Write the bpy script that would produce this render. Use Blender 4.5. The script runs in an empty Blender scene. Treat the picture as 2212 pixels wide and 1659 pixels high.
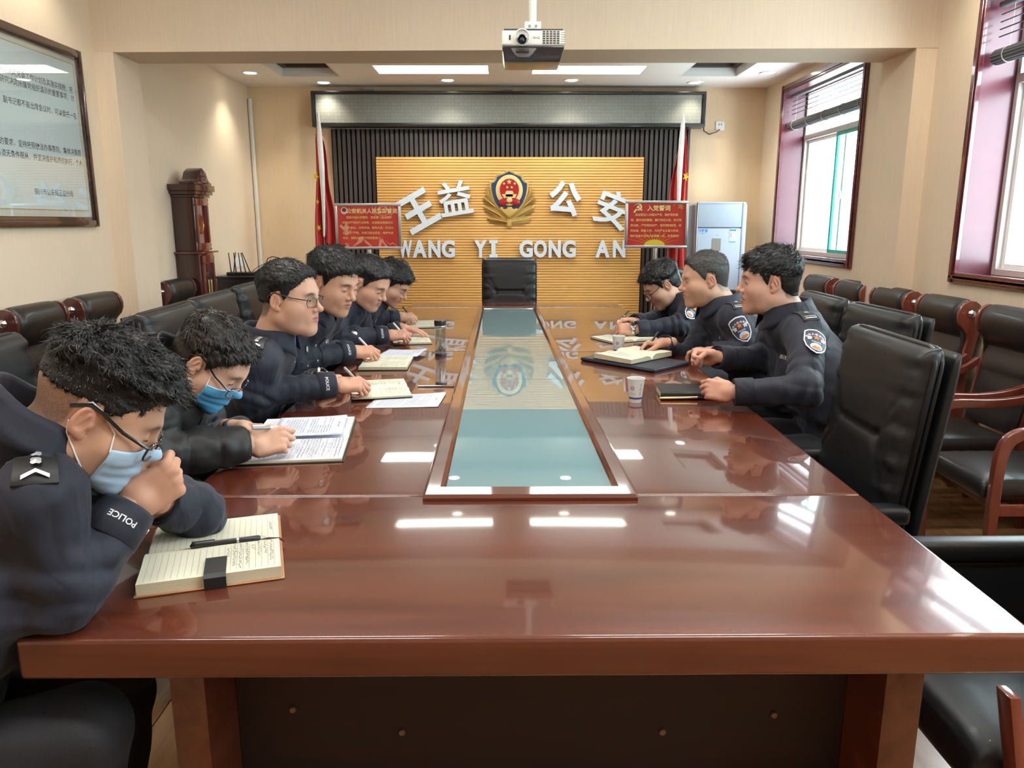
import bpy, bmesh, math, random
import numpy as np
from mathutils import Vector, Matrix, Euler
from mathutils.bvhtree import BVHTree
PI = math.pi
COL = bpy.context.scene.collection
SC = bpy.context.scene
# ------------------------------------------------------------------ camera
cam_d = bpy.data.cameras.new('camera')
cam_d.sensor_fit = 'HORIZONTAL'
cam_d.sensor_width = 36.0
cam_d.lens = 36.0 * 1640.0 / 2212.0
cam_d.clip_start = 0.02
cam = bpy.data.objects.new('camera', cam_d)
COL.objects.link(cam)
cam.location = (0, 0, 1.38)
cam.rotation_euler = (PI / 2 - math.atan(349.5 / 1640.0), 0, -math.atan(16 / 1640.0))
SC.camera = cam
# ------------------------------------------------------------------ world
w = bpy.data.worlds.new('World')
SC.world = w
w.use_nodes = True
nt = w.node_tree
bg = nt.nodes['Background']
bg.inputs['Color'].default_value = (0.86, 0.93, 1.0, 1)
bg.inputs['Strength'].default_value = 9.5
SC.view_settings.view_transform = 'Standard'
SC.view_settings.look = 'None'
SC.view_settings.gamma = 1
SC.view_settings.use_curve_mapping = False
SC.view_settings.exposure = 0.84
SC.cycles.max_bounces = 8
SC.cycles.diffuse_bounces = 5
SC.cycles.glossy_bounces = 4
SC.cycles.transmission_bounces = 6
SC.cycles.transparent_max_bounces = 10
SC.cycles.sample_clamp_indirect = 6
SC.cycles.use_denoising = True
SC.cycles.caustics_reflective = False
SC.cycles.caustics_refractive = False
# sky portals in the three window openings of the right wall
WIN = [(2.62, 4.18), (5.40, 7.02), (-0.35, 1.30)]      # y ranges; z 1.05 .. 2.55
for i, (a, b) in enumerate(WIN):
    l = bpy.data.lights.new('window_portal', 'AREA')
    l.shape = 'RECTANGLE'; l.size = 1.4; l.size_y = b - a - .1
    l.cycles.is_portal = True
    o = bpy.data.objects.new('window_portal', l); COL.objects.link(o)
    o.location = (2.76, (a + b) / 2, 1.80)
    o.rotation_euler = (0, PI / 2, 0)

# ------------------------------------------------------------------ materials
MATS = {}
def mat(name, col=(.5, .5, .5), rough=.5, metal=0., coat=0., spec=.5, emis=None, es=0., bump=0., bscale=60., var=0., vscale=8., sheen=0., sss=0., alpha=1., trans=0., bdist=.002, coords='Object', stretch=None):
    if name in MATS: return MATS[name]
    m = bpy.data.materials.new(name); m.use_nodes = True
    n = m.node_tree.nodes; L = m.node_tree.links
    b = n['Principled BSDF']
    b.inputs['Base Color'].default_value = (*col, 1)
    b.inputs['Roughness'].default_value = rough
    b.inputs['Metallic'].default_value = metal
    b.inputs['Coat Weight'].default_value = coat
    b.inputs['Coat Roughness'].default_value = .06
    b.inputs['Specular IOR Level'].default_value = spec
    b.inputs['Sheen Weight'].default_value = sheen
    b.inputs['Alpha'].default_value = alpha
    b.inputs['Transmission Weight'].default_value = trans
    if sss:
        b.inputs['Subsurface Weight'].default_value = sss
        b.inputs['Subsurface Radius'].default_value = (.012, .005, .003)
        b.inputs['Subsurface Scale'].default_value = .5
    if emis:
        b.inputs['Emission Color'].default_value = (*emis, 1)
        b.inputs['Emission Strength'].default_value = es
    if bump or var:
        tc = n.new('ShaderNodeTexCoord')
        src = tc.outputs[coords]
        if stretch:
            mp = n.new('ShaderNodeMapping'); mp.inputs['Scale'].default_value = stretch
            L.new(src, mp.inputs['Vector']); src = mp.outputs['Vector']
    if bump:
        nz = n.new('ShaderNodeTexNoise'); nz.inputs['Scale'].default_value = bscale; nz.inputs['Detail'].default_value = 4
        L.new(src, nz.inputs['Vector'])
        bp = n.new('ShaderNodeBump'); bp.inputs['Strength'].default_value = bump; bp.inputs['Distance'].default_value = bdist
        L.new(nz.outputs['Fac'], bp.inputs['Height']); L.new(bp.outputs['Normal'], b.inputs['Normal'])
    if var:
        nv = n.new('ShaderNodeTexNoise'); nv.inputs['Scale'].default_value = vscale; nv.inputs['Detail'].default_value = 5
        L.new(src, nv.inputs['Vector'])
        mx = n.new('ShaderNodeMix'); mx.data_type = 'RGBA'
        mx.inputs['A'].default_value = (*[c * (1 - var) for c in col], 1)
        mx.inputs['B'].default_value = (*[min(1, c * (1 + var)) for c in col], 1)
        L.new(nv.outputs['Fac'], mx.inputs['Factor'])
        L.new(mx.outputs['Result'], b.inputs['Base Color'])
    MATS[name] = m
    return m

def wood(name, c1, c2, scale=(3, 40, 40), rough=.2, coat=1., dist=3., bump=0.0, coords='Object', contrast=(.35, .7), rnd=0., coatr=.05):
    """long-grained wood: stretched noise between two colours"""
    if name in MATS: return MATS[name]
    m = bpy.data.materials.new(name); m.use_nodes = True
    n = m.node_tree.nodes; L = m.node_tree.links
    b = n['Principled BSDF']
    b.inputs['Roughness'].default_value = rough
    b.inputs['Coat Weight'].default_value = coat
    b.inputs['Coat Roughness'].default_value = coatr
    tc = n.new('ShaderNodeTexCoord'); mp = n.new('ShaderNodeMapping'); mp.inputs['Scale'].default_value = scale
    L.new(tc.outputs[coords], mp.inputs['Vector'])
    nz = n.new('ShaderNodeTexNoise'); nz.inputs['Scale'].default_value = 1; nz.inputs['Detail'].default_value = 7; nz.inputs['Distortion'].default_value = dist * .2
    L.new(mp.outputs['Vector'], nz.inputs['Vector'])
    mp2 = n.new('ShaderNodeMapping'); mp2.inputs['Scale'].default_value = tuple(s * .17 for s in scale)
    L.new(tc.outputs[coords], mp2.inputs['Vector'])
    nz2 = n.new('ShaderNodeTexNoise'); nz2.inputs['Scale'].default_value = 1; nz2.inputs['Detail'].default_value = 3; nz2.inputs['Distortion'].default_value = .6
    L.new(mp2.outputs['Vector'], nz2.inputs['Vector'])
    add = n.new('ShaderNodeMath'); add.operation = 'ADD'
    m1 = n.new('ShaderNodeMath'); m1.operation = 'MULTIPLY'; m1.inputs[1].default_value = .6
    m2 = n.new('ShaderNodeMath'); m2.operation = 'MULTIPLY'; m2.inputs[1].default_value = .4
    L.new(nz.outputs['Fac'], m1.inputs[0]); L.new(nz2.outputs['Fac'], m2.inputs[0])
    L.new(m1.outputs[0], add.inputs[0]); L.new(m2.outputs[0], add.inputs[1])
    fac = add.outputs[0]
    if rnd:
        oi = n.new('ShaderNodeObjectInfo'); mr = n.new('ShaderNodeMath'); mr.operation = 'MULTIPLY_ADD'
        mr.inputs[1].default_value = rnd; L.new(oi.outputs['Random'], mr.inputs[0]); L.new(fac, mr.inputs[2]); fac = mr.outputs[0]
    cr = n.new('ShaderNodeValToRGB')
    cr.color_ramp.elements[0].position = contrast[0]; cr.color_ramp.elements[0].color = (*c1, 1)
    cr.color_ramp.elements[1].position = contrast[1]; cr.color_ramp.elements[1].color = (*c2, 1)
    L.new(fac, cr.inputs['Fac']); L.new(cr.outputs['Color'], b.inputs['Base Color'])
    if bump:
        bp = n.new('ShaderNodeBump'); bp.inputs['Strength'].default_value = bump; bp.inputs['Distance'].default_value = .001
        L.new(nz.outputs['Fac'], bp.inputs['Height']); L.new(bp.outputs['Normal'], b.inputs['Normal'])
    MATS[name] = m
    return m

# ------------------------------------------------------------------ object helpers
def link(o, parent=None):
    COL.objects.link(o)
    if parent is not None: o.parent = parent
    return o
def tag(o, label=None, cat=None, group=None, kind=None):
    if label: o['label'] = label
    if cat: o['category'] = cat
    if group: o['group'] = group
    if kind: o['kind'] = kind
    return o
def thing(name, label, cat, loc=(0, 0, 0), rz=0., group=None):
    o = bpy.data.objects.new(name, None); link(o)
    o.location = loc; o.rotation_euler = (0, 0, rz)
    o.empty_display_size = .05
    return tag(o, label, cat, group)
def copy_tree(o, parent=None):
    c = o.copy(); COL.objects.link(c)
    if parent is not None: c.parent = parent
    for ch in list(o.children): copy_tree(ch, c)
    return c
def place(root, loc, rz, label=None, group=None):
    c = copy_tree(root)
    c.location = loc; c.rotation_euler = (0, 0, rz)
    if label: c['label'] = label
    if group: c['group'] = group
    return c

class MB:
    """collects simple solids and links them as ONE mesh object"""
    def __init__(s): s.v = []; s.f = []; s.m = None
    def add(s, vs, fs):
        n = len(s.v)
        s.v += [tuple(v) for v in vs]; s.f += [tuple(i + n for i in f) for f in fs]
        return s
    def box(s, x0, x1, y0, y1, z0, z1):
        return s.add([(x0, y0, z0), (x1, y0, z0), (x1, y1, z0), (x0, y1, z0), (x0, y0, z1), (x1, y0, z1), (x1, y1, z1), (x0, y1, z1)],
                     [(0, 3, 2, 1), (4, 5, 6, 7), (0, 1, 5, 4), (1, 2, 6, 5), (2, 3, 7, 6), (3, 0, 4, 7)])
    def cbox(s, c, d, rot=None):
        """centre, full size, optional 3x3 rotation"""
        vs = []
        for z in (-.5, .5):
            for x, y in ((-.5, -.5), (.5, -.5), (.5, .5), (-.5, .5)):
                p = Vector((x * d[0], y * d[1], z * d[2]))
                if rot is not None: p = rot @ p
                vs.append(Vector(c) + p)
        return s.add(vs, [(0, 3, 2, 1), (4, 5, 6, 7), (0, 1, 5, 4), (1, 2, 6, 5), (2, 3, 7, 6), (3, 0, 4, 7)])
    def prism(s, poly, axis, a, b):
        """2D polygon extruded along axis 'x','y','z' from a to b"""
        def P(p, t):
            return {'x': (t, p[0], p[1]), 'y': (p[0], t, p[1]), 'z': (p[0], p[1], t)}[axis]
        n = len(poly)
        vs = [P(p, a) for p in poly] + [P(p, b) for p in poly]
        fs = [tuple(range(n))[::-1], tuple(range(n, 2 * n))] + [(i, (i + 1) % n, n + (i + 1) % n, n + i) for i in range(n)]
        return s.add(vs, fs)
    def tube(s, pts, r, n=8, cap=True):
        pts = [Vector(p) for p in pts]
        rs = r if isinstance(r, (list, tuple)) else [r] * len(pts)
        ref = None; base = len(s.v); rings = []
        for i, p in enumerate(pts):
            t = (pts[min(i + 1, len(pts) - 1)] - pts[max(i - 1, 0)])
            if t.length < 1e-9: t = Vector((0, 0, 1))
            t.normalize()
            if ref is None:
                ref = t.orthogonal().normalized()
            ref = (ref - t * ref.dot(t))
            if ref.length < 1e-6: ref = t.orthogonal()
            ref.normalize(); q = t.cross(ref)
            rings.append([p + (ref * math.cos(2 * PI * k / n) + q * math.sin(2 * PI * k / n)) * rs[i] for k in range(n)])
        vs = [v for rg in rings for v in rg]
        fs = []
        for i in range(len(pts) - 1):
            for k in range(n):
                a = i * n + k; b = i * n + (k + 1) % n
                fs.append((a, b, b + n, a + n))
        if cap:
            fs.append(tuple(range(n))[::-1]); fs.append(tuple((len(pts) - 1) * n + k for k in range(n)))
        return s.add(vs, fs)
    def lathe(s, prof, c=(0, 0, 0), axis='z', n=24):
        """prof: list of (radius, height)"""
        vs = []
        for r, h in prof:
            for k in range(n):
                a = 2 * PI * k / n
                x, y = r * math.cos(a), r * math.sin(a)
                p = {'z': (x, y, h), 'y': (x, h, -y), 'x': (h, x, y)}[axis]
                vs.append((p[0] + c[0], p[1] + c[1], p[2] + c[2]))
        fs = []
        for i in range(len(prof) - 1):
            for k in range(n):
                a = i * n + k; b = i * n + (k + 1) % n
                fs.append((a, b, b + n, a + n))
        if prof[0][0] > 1e-6: fs.append(tuple(range(n))[::-1])
        if prof[-1][0] > 1e-6: fs.append(tuple((len(prof) - 1) * n + k for k in range(n)))
        return s.add(vs, fs)
    def grid(s, fn, nu, nv, closed_u=False):
        vs = [fn(i / (nu if closed_u else nu - 1), j / (nv - 1)) for j in range(nv) for i in range(nu)]
        fs = []
        for j in range(nv - 1):
            for i in range(nu if closed_u else nu - 1):
                a = j * nu + i; b = j * nu + (i + 1) % nu
                fs.append((a, b, b + nu, a + nu))
        return s.add(vs, fs)
    def build(s, name, m, parent=None, smooth=False, bev=0., seg=2, loc=None, auto=None, sub=0):
        me = bpy.data.meshes.new(name)
        me.from_pydata(s.v, [], s.f)
        if bev or True:
            bm = bmesh.new(); bm.from_mesh(me)
            bmesh.ops.recalc_face_normals(bm, faces=bm.faces)
            if bev:
                es = [e for e in bm.edges if len(e.link_faces) == 2 and e.calc_face_angle(0) > .6]
                bmesh.ops.bevel(bm, geom=es, offset=bev, segments=seg, affect='EDGES', profile=.6, clamp_overlap=True)
            bm.to_mesh(me); bm.free()
        if smooth or bev:
            me.polygons.foreach_set('use_smooth', [True] * len(me.polygons))
            if auto is None: auto = .9 if not bev else .7
            bm = bmesh.new(); bm.from_mesh(me)
            for e in bm.edges:
                if len(e.link_faces) == 2 and e.calc_face_angle(0) > auto: e.smooth = False
            bm.to_mesh(me); bm.free()
        if m: me.materials.append(m)
        o = bpy.data.objects.new(name, me); link(o, parent)
        if loc: o.location = loc
        if sub:
            md = o.modifiers.new('s', 'SUBSURF'); md.levels = sub; md.render_levels = sub
        return o
def struct(o):
    o['kind'] = 'structure'; return o
def R(d): return math.radians(d)

_tc = {}
def text_data(s, size=1., extr=0., off=0., res=3, align='CENTER'):
    """returns verts, faces of a text laid in XY, centred"""
    key = (s, extr, off, res, align)
    if key not in _tc:
        c = bpy.data.curves.new('t', 'FONT'); c.body = s; c.size = 1; c.extrude = extr; c.offset = off; c.resolution_u = res
        c.align_x = align
        o = bpy.data.objects.new('t', c); COL.objects.link(o)
        bpy.context.view_layer.update()
        me = bpy.data.meshes.new_from_object(o.evaluated_get(bpy.context.evaluated_depsgraph_get()))
        V = np.array([v.co[:] for v in me.vertices]) if len(me.vertices) else np.zeros((0, 3))
        F = [tuple(p.vertices) for p in me.polygons]
        bpy.data.objects.remove(o); bpy.data.curves.remove(c); bpy.data.meshes.remove(me)
        _tc[key] = (V, F)
    V, F = _tc[key]
    V = V.copy()
    V[:, :2] *= size; V[:, 2] *= size
    return V, F
def text_flat(mb, s, size, org, ux, uy, uz=None, off=0., extr=0., res=3, lift=0., align='CENTER', wscale=1.):
    """adds text to MB; org = baseline point, ux/uy = unit directions"""
    V, F = text_data(s, size, extr, off, res, align)
    ux = Vector(ux); uy = Vector(uy); uz = Vector(uz) if uz else ux.cross(uy)
    org = Vector(org)
    mb.add([org + ux * float(v[0]) * wscale + uy * float(v[1]) + uz * (float(v[2]) + lift) for v in V], F)
    return mb
# ================================================================== ROOM
XL, XR, YB, YN, ZC, ZN = -2.385, 2.455, 7.50, -2.2, 2.61, 2.95
def wallpaper(name, col):
    if name in MATS: return MATS[name]
    m = mat(name, col, rough=.75, spec=.3)
    n = m.node_tree.nodes; L = m.node_tree.links; b = n['Principled BSDF']
    tc = n.new('ShaderNodeTexCoord'); mp = n.new('ShaderNodeMapping'); mp.inputs['Scale'].default_value = (260, 260, 5)
    nz = n.new('ShaderNodeTexNoise'); nz.inputs['Scale'].default_value = 1; nz.inputs['Detail'].default_value = 3
    L.new(tc.outputs['Object'], mp.inputs['Vector']); L.new(mp.outputs['Vector'], nz.inputs['Vector'])
    nb = n.new('ShaderNodeTexNoise'); nb.inputs['Scale'].default_value = 1.3
    L.new(tc.outputs['Object'], nb.inputs['Vector'])
    ad = n.new('ShaderNodeMath'); ad.operation = 'ADD'; L.new(nz.outputs['Fac'], ad.inputs[0]); L.new(nb.outputs['Fac'], ad.inputs[1])
    cr = n.new('ShaderNodeMapRange'); cr.inputs['From Min'].default_value = .6; cr.inputs['From Max'].default_value = 1.4
    L.new(ad.outputs[0], cr.inputs['Value'])
    mx = n.new('ShaderNodeMix'); mx.data_type = 'RGBA'
    mx.inputs['A'].default_value = (*[c * .93 for c in col], 1); mx.inputs['B'].default_value = (*[c * 1.07 for c in col], 1)
    L.new(cr.outputs['Result'], mx.inputs['Factor']); L.new(mx.outputs['Result'], b.inputs['Base Color'])
    bp = n.new('ShaderNodeBump'); bp.inputs['Strength'].default_value = .15; bp.inputs['Distance'].default_value = .001
    L.new(nz.outputs['Fac'], bp.inputs['Height']); L.new(bp.outputs['Normal'], b.inputs['Normal'])
    return m
m_wall = wallpaper('wallpaper_cream', (.80, .655, .495))
m_wallback = wallpaper('wallpaper_tan', (.78, .60, .40))
m_ceil = mat('ceiling_paint', (.88, .84, .81), rough=.85, spec=.2)
m_cove = mat('cove_paint', (.80, .78, .75), rough=.8)
m_gap = mat('dark_subfloor', (.03, .02, .015), rough=.9)
# floor: dark bed plus planks
fl = struct(MB().box(XL - .3, XR + .6, YN - .2, YB + .2, -.06, -.006).build('floor', m_gap))
m_plank = wood('floor_laminate', (.17, .075, .028), (.46, .25, .11), scale=(26, 3.2, 26), rough=.28, coat=.35, rnd=.25, contrast=(.42, .85), coatr=.15)
rnd = random.Random(3)
pw, pl = .1995, 1.215
pm = {}
for kind, ln in (('a', pl), ('b', pl * .5)):
    mb = MB().box(-pw / 2 + .0012, pw / 2 - .0012, -ln / 2 + .0012, ln / 2 - .0012, -.006, 0)
    o = mb.build('plank', m_plank, fl, bev=.0015, seg=1); pm[kind] = o.data; bpy.data.objects.remove(o)
x = XL + pw / 2; col_i = 0
while x - pw / 2 < XR + .05:
    y = YN; first = (col_i % 2 == 1)
    while y < YB - .3:
        k = 'b' if first else 'a'; ln = pl * .5 if first else pl
        o = bpy.data.objects.new('plank', pm[k]); link(o, fl)
        o.location = (x, y + ln / 2, 0)
        y += ln; first = False
    x += pw; col_i += 1
# walls
T = .30
struct(MB().box(XL - .2, XL, YN - .2, YB + .2, 0, ZN + .1).build('wall_left', m_wall))
struct(MB().box(XL, XR, YB, YB + .2, 0, ZN + .1).build('wall_back', m_wallback))
struct(MB().box(XL, XR + T, YN - .2, YN, 0, ZN + .1).build('wall_front', m_wall))
wr = MB()
ys = sorted([(a, b) for a, b in WIN]); y0 = YN
Z0, Z1 = 1.06, 2.54
for a, b in ys:
    wr.box(XR, XR + T, y0, a + .03, 0, ZN + .1)
    wr.box(XR, XR + T, a + .03, b - .03, 0, Z0 + .03)
    wr.box(XR, XR + T, a + .03, b - .03, Z1 - .03, ZN + .1)
    y0 = b - .03
wr.box(XR, XR + T, y0, YB + .2, 0, ZN + .1)
struct(wr.build('wall_right', m_wall))
# ceiling: near field high, far field with recesses
struct(MB().box(XL, XR, YN, 4.9, ZN, ZN + .1).build('ceiling', m_ceil))
def slab_with_holes(x0, x1, y0, y1, z0, z1, holes):
    xs = sorted({x0, x1, *[h[0] for h in holes], *[h[1] for h in holes]})
    yy = sorted({y0, y1, *[h[2] for h in holes], *[h[3] for h in holes]})
    mb = MB()
    for i in range(len(xs) - 1):
        for j in range(len(yy) - 1):
            cx, cy = (xs[i] + xs[i + 1]) / 2, (yy[j] + yy[j + 1]) / 2
            if any(h[0] < cx < h[1] and h[2] < cy < h[3] for h in holes): continue
            mb.box(xs[i], xs[i + 1], yy[j], yy[j + 1], z0, z1)
    return mb
holes = [(-1.07, -.12, 6.50, 6.86), (.225, 1.165, 6.50, 6.86), (-1.93, -1.40, 6.20, 7.00), (1.50, 2.02, 6.20, 6.96)]
struct(slab_with_holes(XL, XR, 5.0, YB, ZC, ZC + .08, holes).build('ceiling', m_ceil))
m_panel = mat('light_panel', (.9, .9, .9), rough=.6, emis=(.93, 1, .97), es=10.)
for h in holes[:2]:
    lp = thing('ceiling_light_panel', 'long rectangular recessed light panel in the white ceiling, ' + ('above the four-character wall left half' if h[0] < 0 else 'nearer the windows'), 'ceiling light', ((h[0] + h[1]) / 2, 6.68, ZC))
    w2, d2 = (h[1] - h[0]) / 2, .18
    MB().box(-w2 + .012, w2 - .012, -d2 + .012, d2 - .012, .058, .066).build('diffuser', m_panel, lp)
    fr = MB()
    for a in ((-w2, w2, -d2, -d2 + .012), (-w2, w2, d2 - .012, d2), (-w2, -w2 + .012, -d2 + .012, d2 - .012), (w2 - .012, w2, -d2 + .012, d2 - .012)):
        fr.box(a[0], a[1], a[2], a[3], .001, .075)
    fr.build('frame', m_cove, lp)
lpn = [o for o in COL.objects if o.name.startswith('ceiling_light_panel') and o.parent is None]
lpn[0]['label'] = 'bright recessed ceiling light panel on the clock side of the projector'
lpn[1]['label'] = 'bright recessed ceiling light panel on the window side of the projector'
m_dk = mat('coffer_dark', (.05, .035, .03), rough=.6)
for k, h in enumerate(holes[2:]):
    cf = thing('ceiling_coffer', 'stepped recessed square in the ceiling with dark inner frame, ' + ('clock side' if k == 0 else 'window side'), 'ceiling coffer', ((h[0] + h[1]) / 2, (h[2] + h[3]) / 2, ZC))
    w2, d2 = (h[1] - h[0]) / 2, (h[3] - h[2]) / 2
    a = MB()
    for q in ((-w2, w2, -d2, -d2 + .02), (-w2, w2, d2 - .02, d2), (-w2, -w2 + .02, -d2 + .02, d2 - .02), (w2 - .02, w2, -d2 + .02, d2 - .02)):
        a.box(*q, .001, .12)
    a.build('outer_step', m_cove, cf)
    a = MB()
    for q in ((-w2 + .02, w2 - .02, -d2 + .02, -d2 + .07), (-w2 + .02, w2 - .02, d2 - .07, d2 - .02), (-w2 + .02, -w2 + .07, -d2 + .07, d2 - .07), (w2 - .07, w2 - .02, -d2 + .07, d2 - .07)):
        a.box(*q, .07, .12)
    a.build('dark_frame', m_dk, cf)
    MB().box(-w2, w2, -d2, d2, .12, .13).build('top_board', m_cove, cf)
# beam and pilasters
m_beam = wallpaper('wallpaper_beam', (.74, .60, .455))
ba = [(XL, 4.735), (XR, 4.57), (XR, 4.98), (XL, 5.06)]
struct(MB().prism(ba, 'z', 2.345, ZN + .05).build('trim_1', m_beam))
struct(MB().box(XL, -2.27, 4.733, 5.06, 0, 2.3445).build('trim_2', m_wall))
struct(MB().box(2.335, XR, 4.575, 4.98, 0, 2.3445).build('trim_3', m_wall))
bbm = wood('baseboard_wood', (.10, .03, .02), (.2, .07, .04))
struct(MB().box(XL, XL + .015, YN, 4.73, 0, .10).build('baseboard_left', bbm))
struct(MB().box(XL, XL + .015, 5.06, YB, 0, .10).build('baseboard_left', bbm))
struct(MB().box(XR - .015, XR, YN, 4.57, 0, .10).build('baseboard_right', bbm))
struct(MB().box(XR - .015, XR, 4.98, YB, 0, .10).build('baseboard_right', bbm))
# downlights; those in the near ceiling are unseen, added to light that half
m_ring = mat('lamp_ring', (.8, .78, .74), rough=.4)
m_lens = mat('downlight_lens', (.9, .9, .85), rough=.6, emis=(1, .97, .86), es=9.)
dl = thing('downlight', 'x', 'ceiling light', (0, 0, 0))
MB().lathe([(.052, -.001), (.072, -.006), (.076, -.001), (.076, .004)], n=28).build('ring', m_ring, dl, smooth=True)
MB().lathe([(0, -.0035), (.045, -.0035), (.052, -.001)], n=28).build('lens', m_lens, dl, smooth=True)
spots = [(-2.137, 6.812, ZC, 'recessed round downlight nearest the wall above the tall clock'), (-1.624, 7.261, ZC, 'recessed round downlight above the red flag beside the clock'),
         (-.50, 7.136, ZC, 'recessed round downlight above the white letters WANG, behind a light panel'), (.598, 7.126, ZC, 'recessed round downlight behind the light panel on the window side'),
         (1.72, 7.229, ZC, 'recessed round downlight above the corner of the LED board by the socket'), (2.223, 6.77, ZC, 'recessed round downlight nearest the window wall'),
         (-2.2, 4.1, ZN, 'added unseen recessed round downlight above the framed notice'), (2.25, 4.0, ZN, 'added unseen recessed round downlight above the near window'),
         (-2.2, 2.2, ZN, 'added unseen recessed round downlight over the row of clock-side armchairs'), (-2.2, .4, ZN, 'added unseen recessed round downlight behind the camera side, clock side'),
         (2.25, 2.0, ZN, 'added unseen recessed round downlight over the row of window-side armchairs'), (2.25, .2, ZN, 'added unseen recessed round downlight at the near end, window side')]
for i, (x, y, z, lb) in enumerate(spots):
    o = dl if i == 0 else copy_tree(dl)
    o.location = (x, y, z - .001); o['label'] = lb; o['group'] = 'recessed downlights'
    l = bpy.data.lights.new('downlight_beam', 'SPOT'); l.energy = 13; l.color = (1, .95, .78); l.spot_size = R(110); l.spot_blend = .8; l.shadow_soft_size = .04
    lo = bpy.data.objects.new('downlight_beam', l); COL.objects.link(lo); lo.location = (x, y, z - .02)
# unseen ceiling panels of the near half, added to brighten room and people
m_panel2 = mat('added_light_panel', (.9, .9, .9), rough=.6, emis=(1, .98, .94), es=13.)
for k, (x, y) in enumerate(((-.95, .6), (.95, .6), (-.95, 3.0), (.95, 3.0))):
    lp = thing('ceiling_light_panel', 'added unseen light panel in the high ceiling over the near table, ' + ('clock side' if x < 0 else 'window side') + (' above the camera' if y < 1 else ' before the beam'), 'ceiling light', (x, y, ZN))
    MB().box(-.60, .60, -.15, .15, -.012, -.003).build('diffuser', m_panel2, lp)
    MB().box(-.62, .62, -.17, .17, -.008, -.001).build('frame', m_cove, lp)
# ------------------------------------------------------------------ windows
m_maroon = wood('maroon_lacquer', (.085, .013, .018), (.16, .028, .033), scale=(4, 4, 30), rough=.22, coat=.9)
m_reveal = wood('maroon_reveal', (.085, .014, .026), (.125, .022, .038), scale=(4, 3, 6), rough=.32, coat=.35, coatr=.2)
m_alu = mat('window_aluminium', (.62, .58, .54), rough=.4, metal=.1)
m_green = mat('green_edge_sash', (.05, .42, .33), rough=.3)
m_white = mat('white_plastic', (.82, .82, .82), rough=.35)
def glass_mat(name, tint, refl=.08):
    if name in MATS: return MATS[name]
    m = bpy.data.materials.new(name); m.use_nodes = True; n = m.node_tree.nodes; L = m.node_tree.links
    n.remove(n['Principled BSDF'])
    t = n.new('ShaderNodeBsdfTransparent'); t.inputs['Color'].default_value = (*tint, 1)
    g = n.new('ShaderNodeBsdfGlossy'); g.inputs['Roughness'].default_value = .02
    lw = n.new('ShaderNodeLayerWeight'); lw.inputs['Blend'].default_value = .5
    pw_ = n.new('ShaderNodeMath'); pw_.operation = 'POWER'; pw_.inputs[1].default_value = 5
    fr = n.new('ShaderNodeMath'); fr.operation = 'MULTIPLY_ADD'; fr.inputs[1].default_value = .9; fr.inputs[2].default_value = refl * .5
    L.new(lw.outputs['Facing'], pw_.inputs[0]); L.new(pw_.outputs[0], fr.inputs[0])
    mx = n.new('ShaderNodeMixShader')
    L.new(fr.outputs[0], mx.inputs[0]); L.new(t.outputs[0], mx.inputs[1]); L.new(g.outputs[0], mx.inputs[2])
    L.new(mx.outputs[0], n['Material Output'].inputs['Surface'])
    MATS[name] = m; return m
m_glass = glass_mat('window_glass', (.97, .99, 1))
m_glassg = glass_mat('green_window_glass', (.82, .97, .93))
m_glassf = glass_mat('clear_glass', (.97, .98, .98))
m_blind = wood('bamboo_blind', (.035, .045, .055), (.12, .14, .15), scale=(90, 3, 90), rough=.5, coat=.1)
m_cord = mat('blind_cord', (.55, .5, .42), rough=.8)
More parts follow.
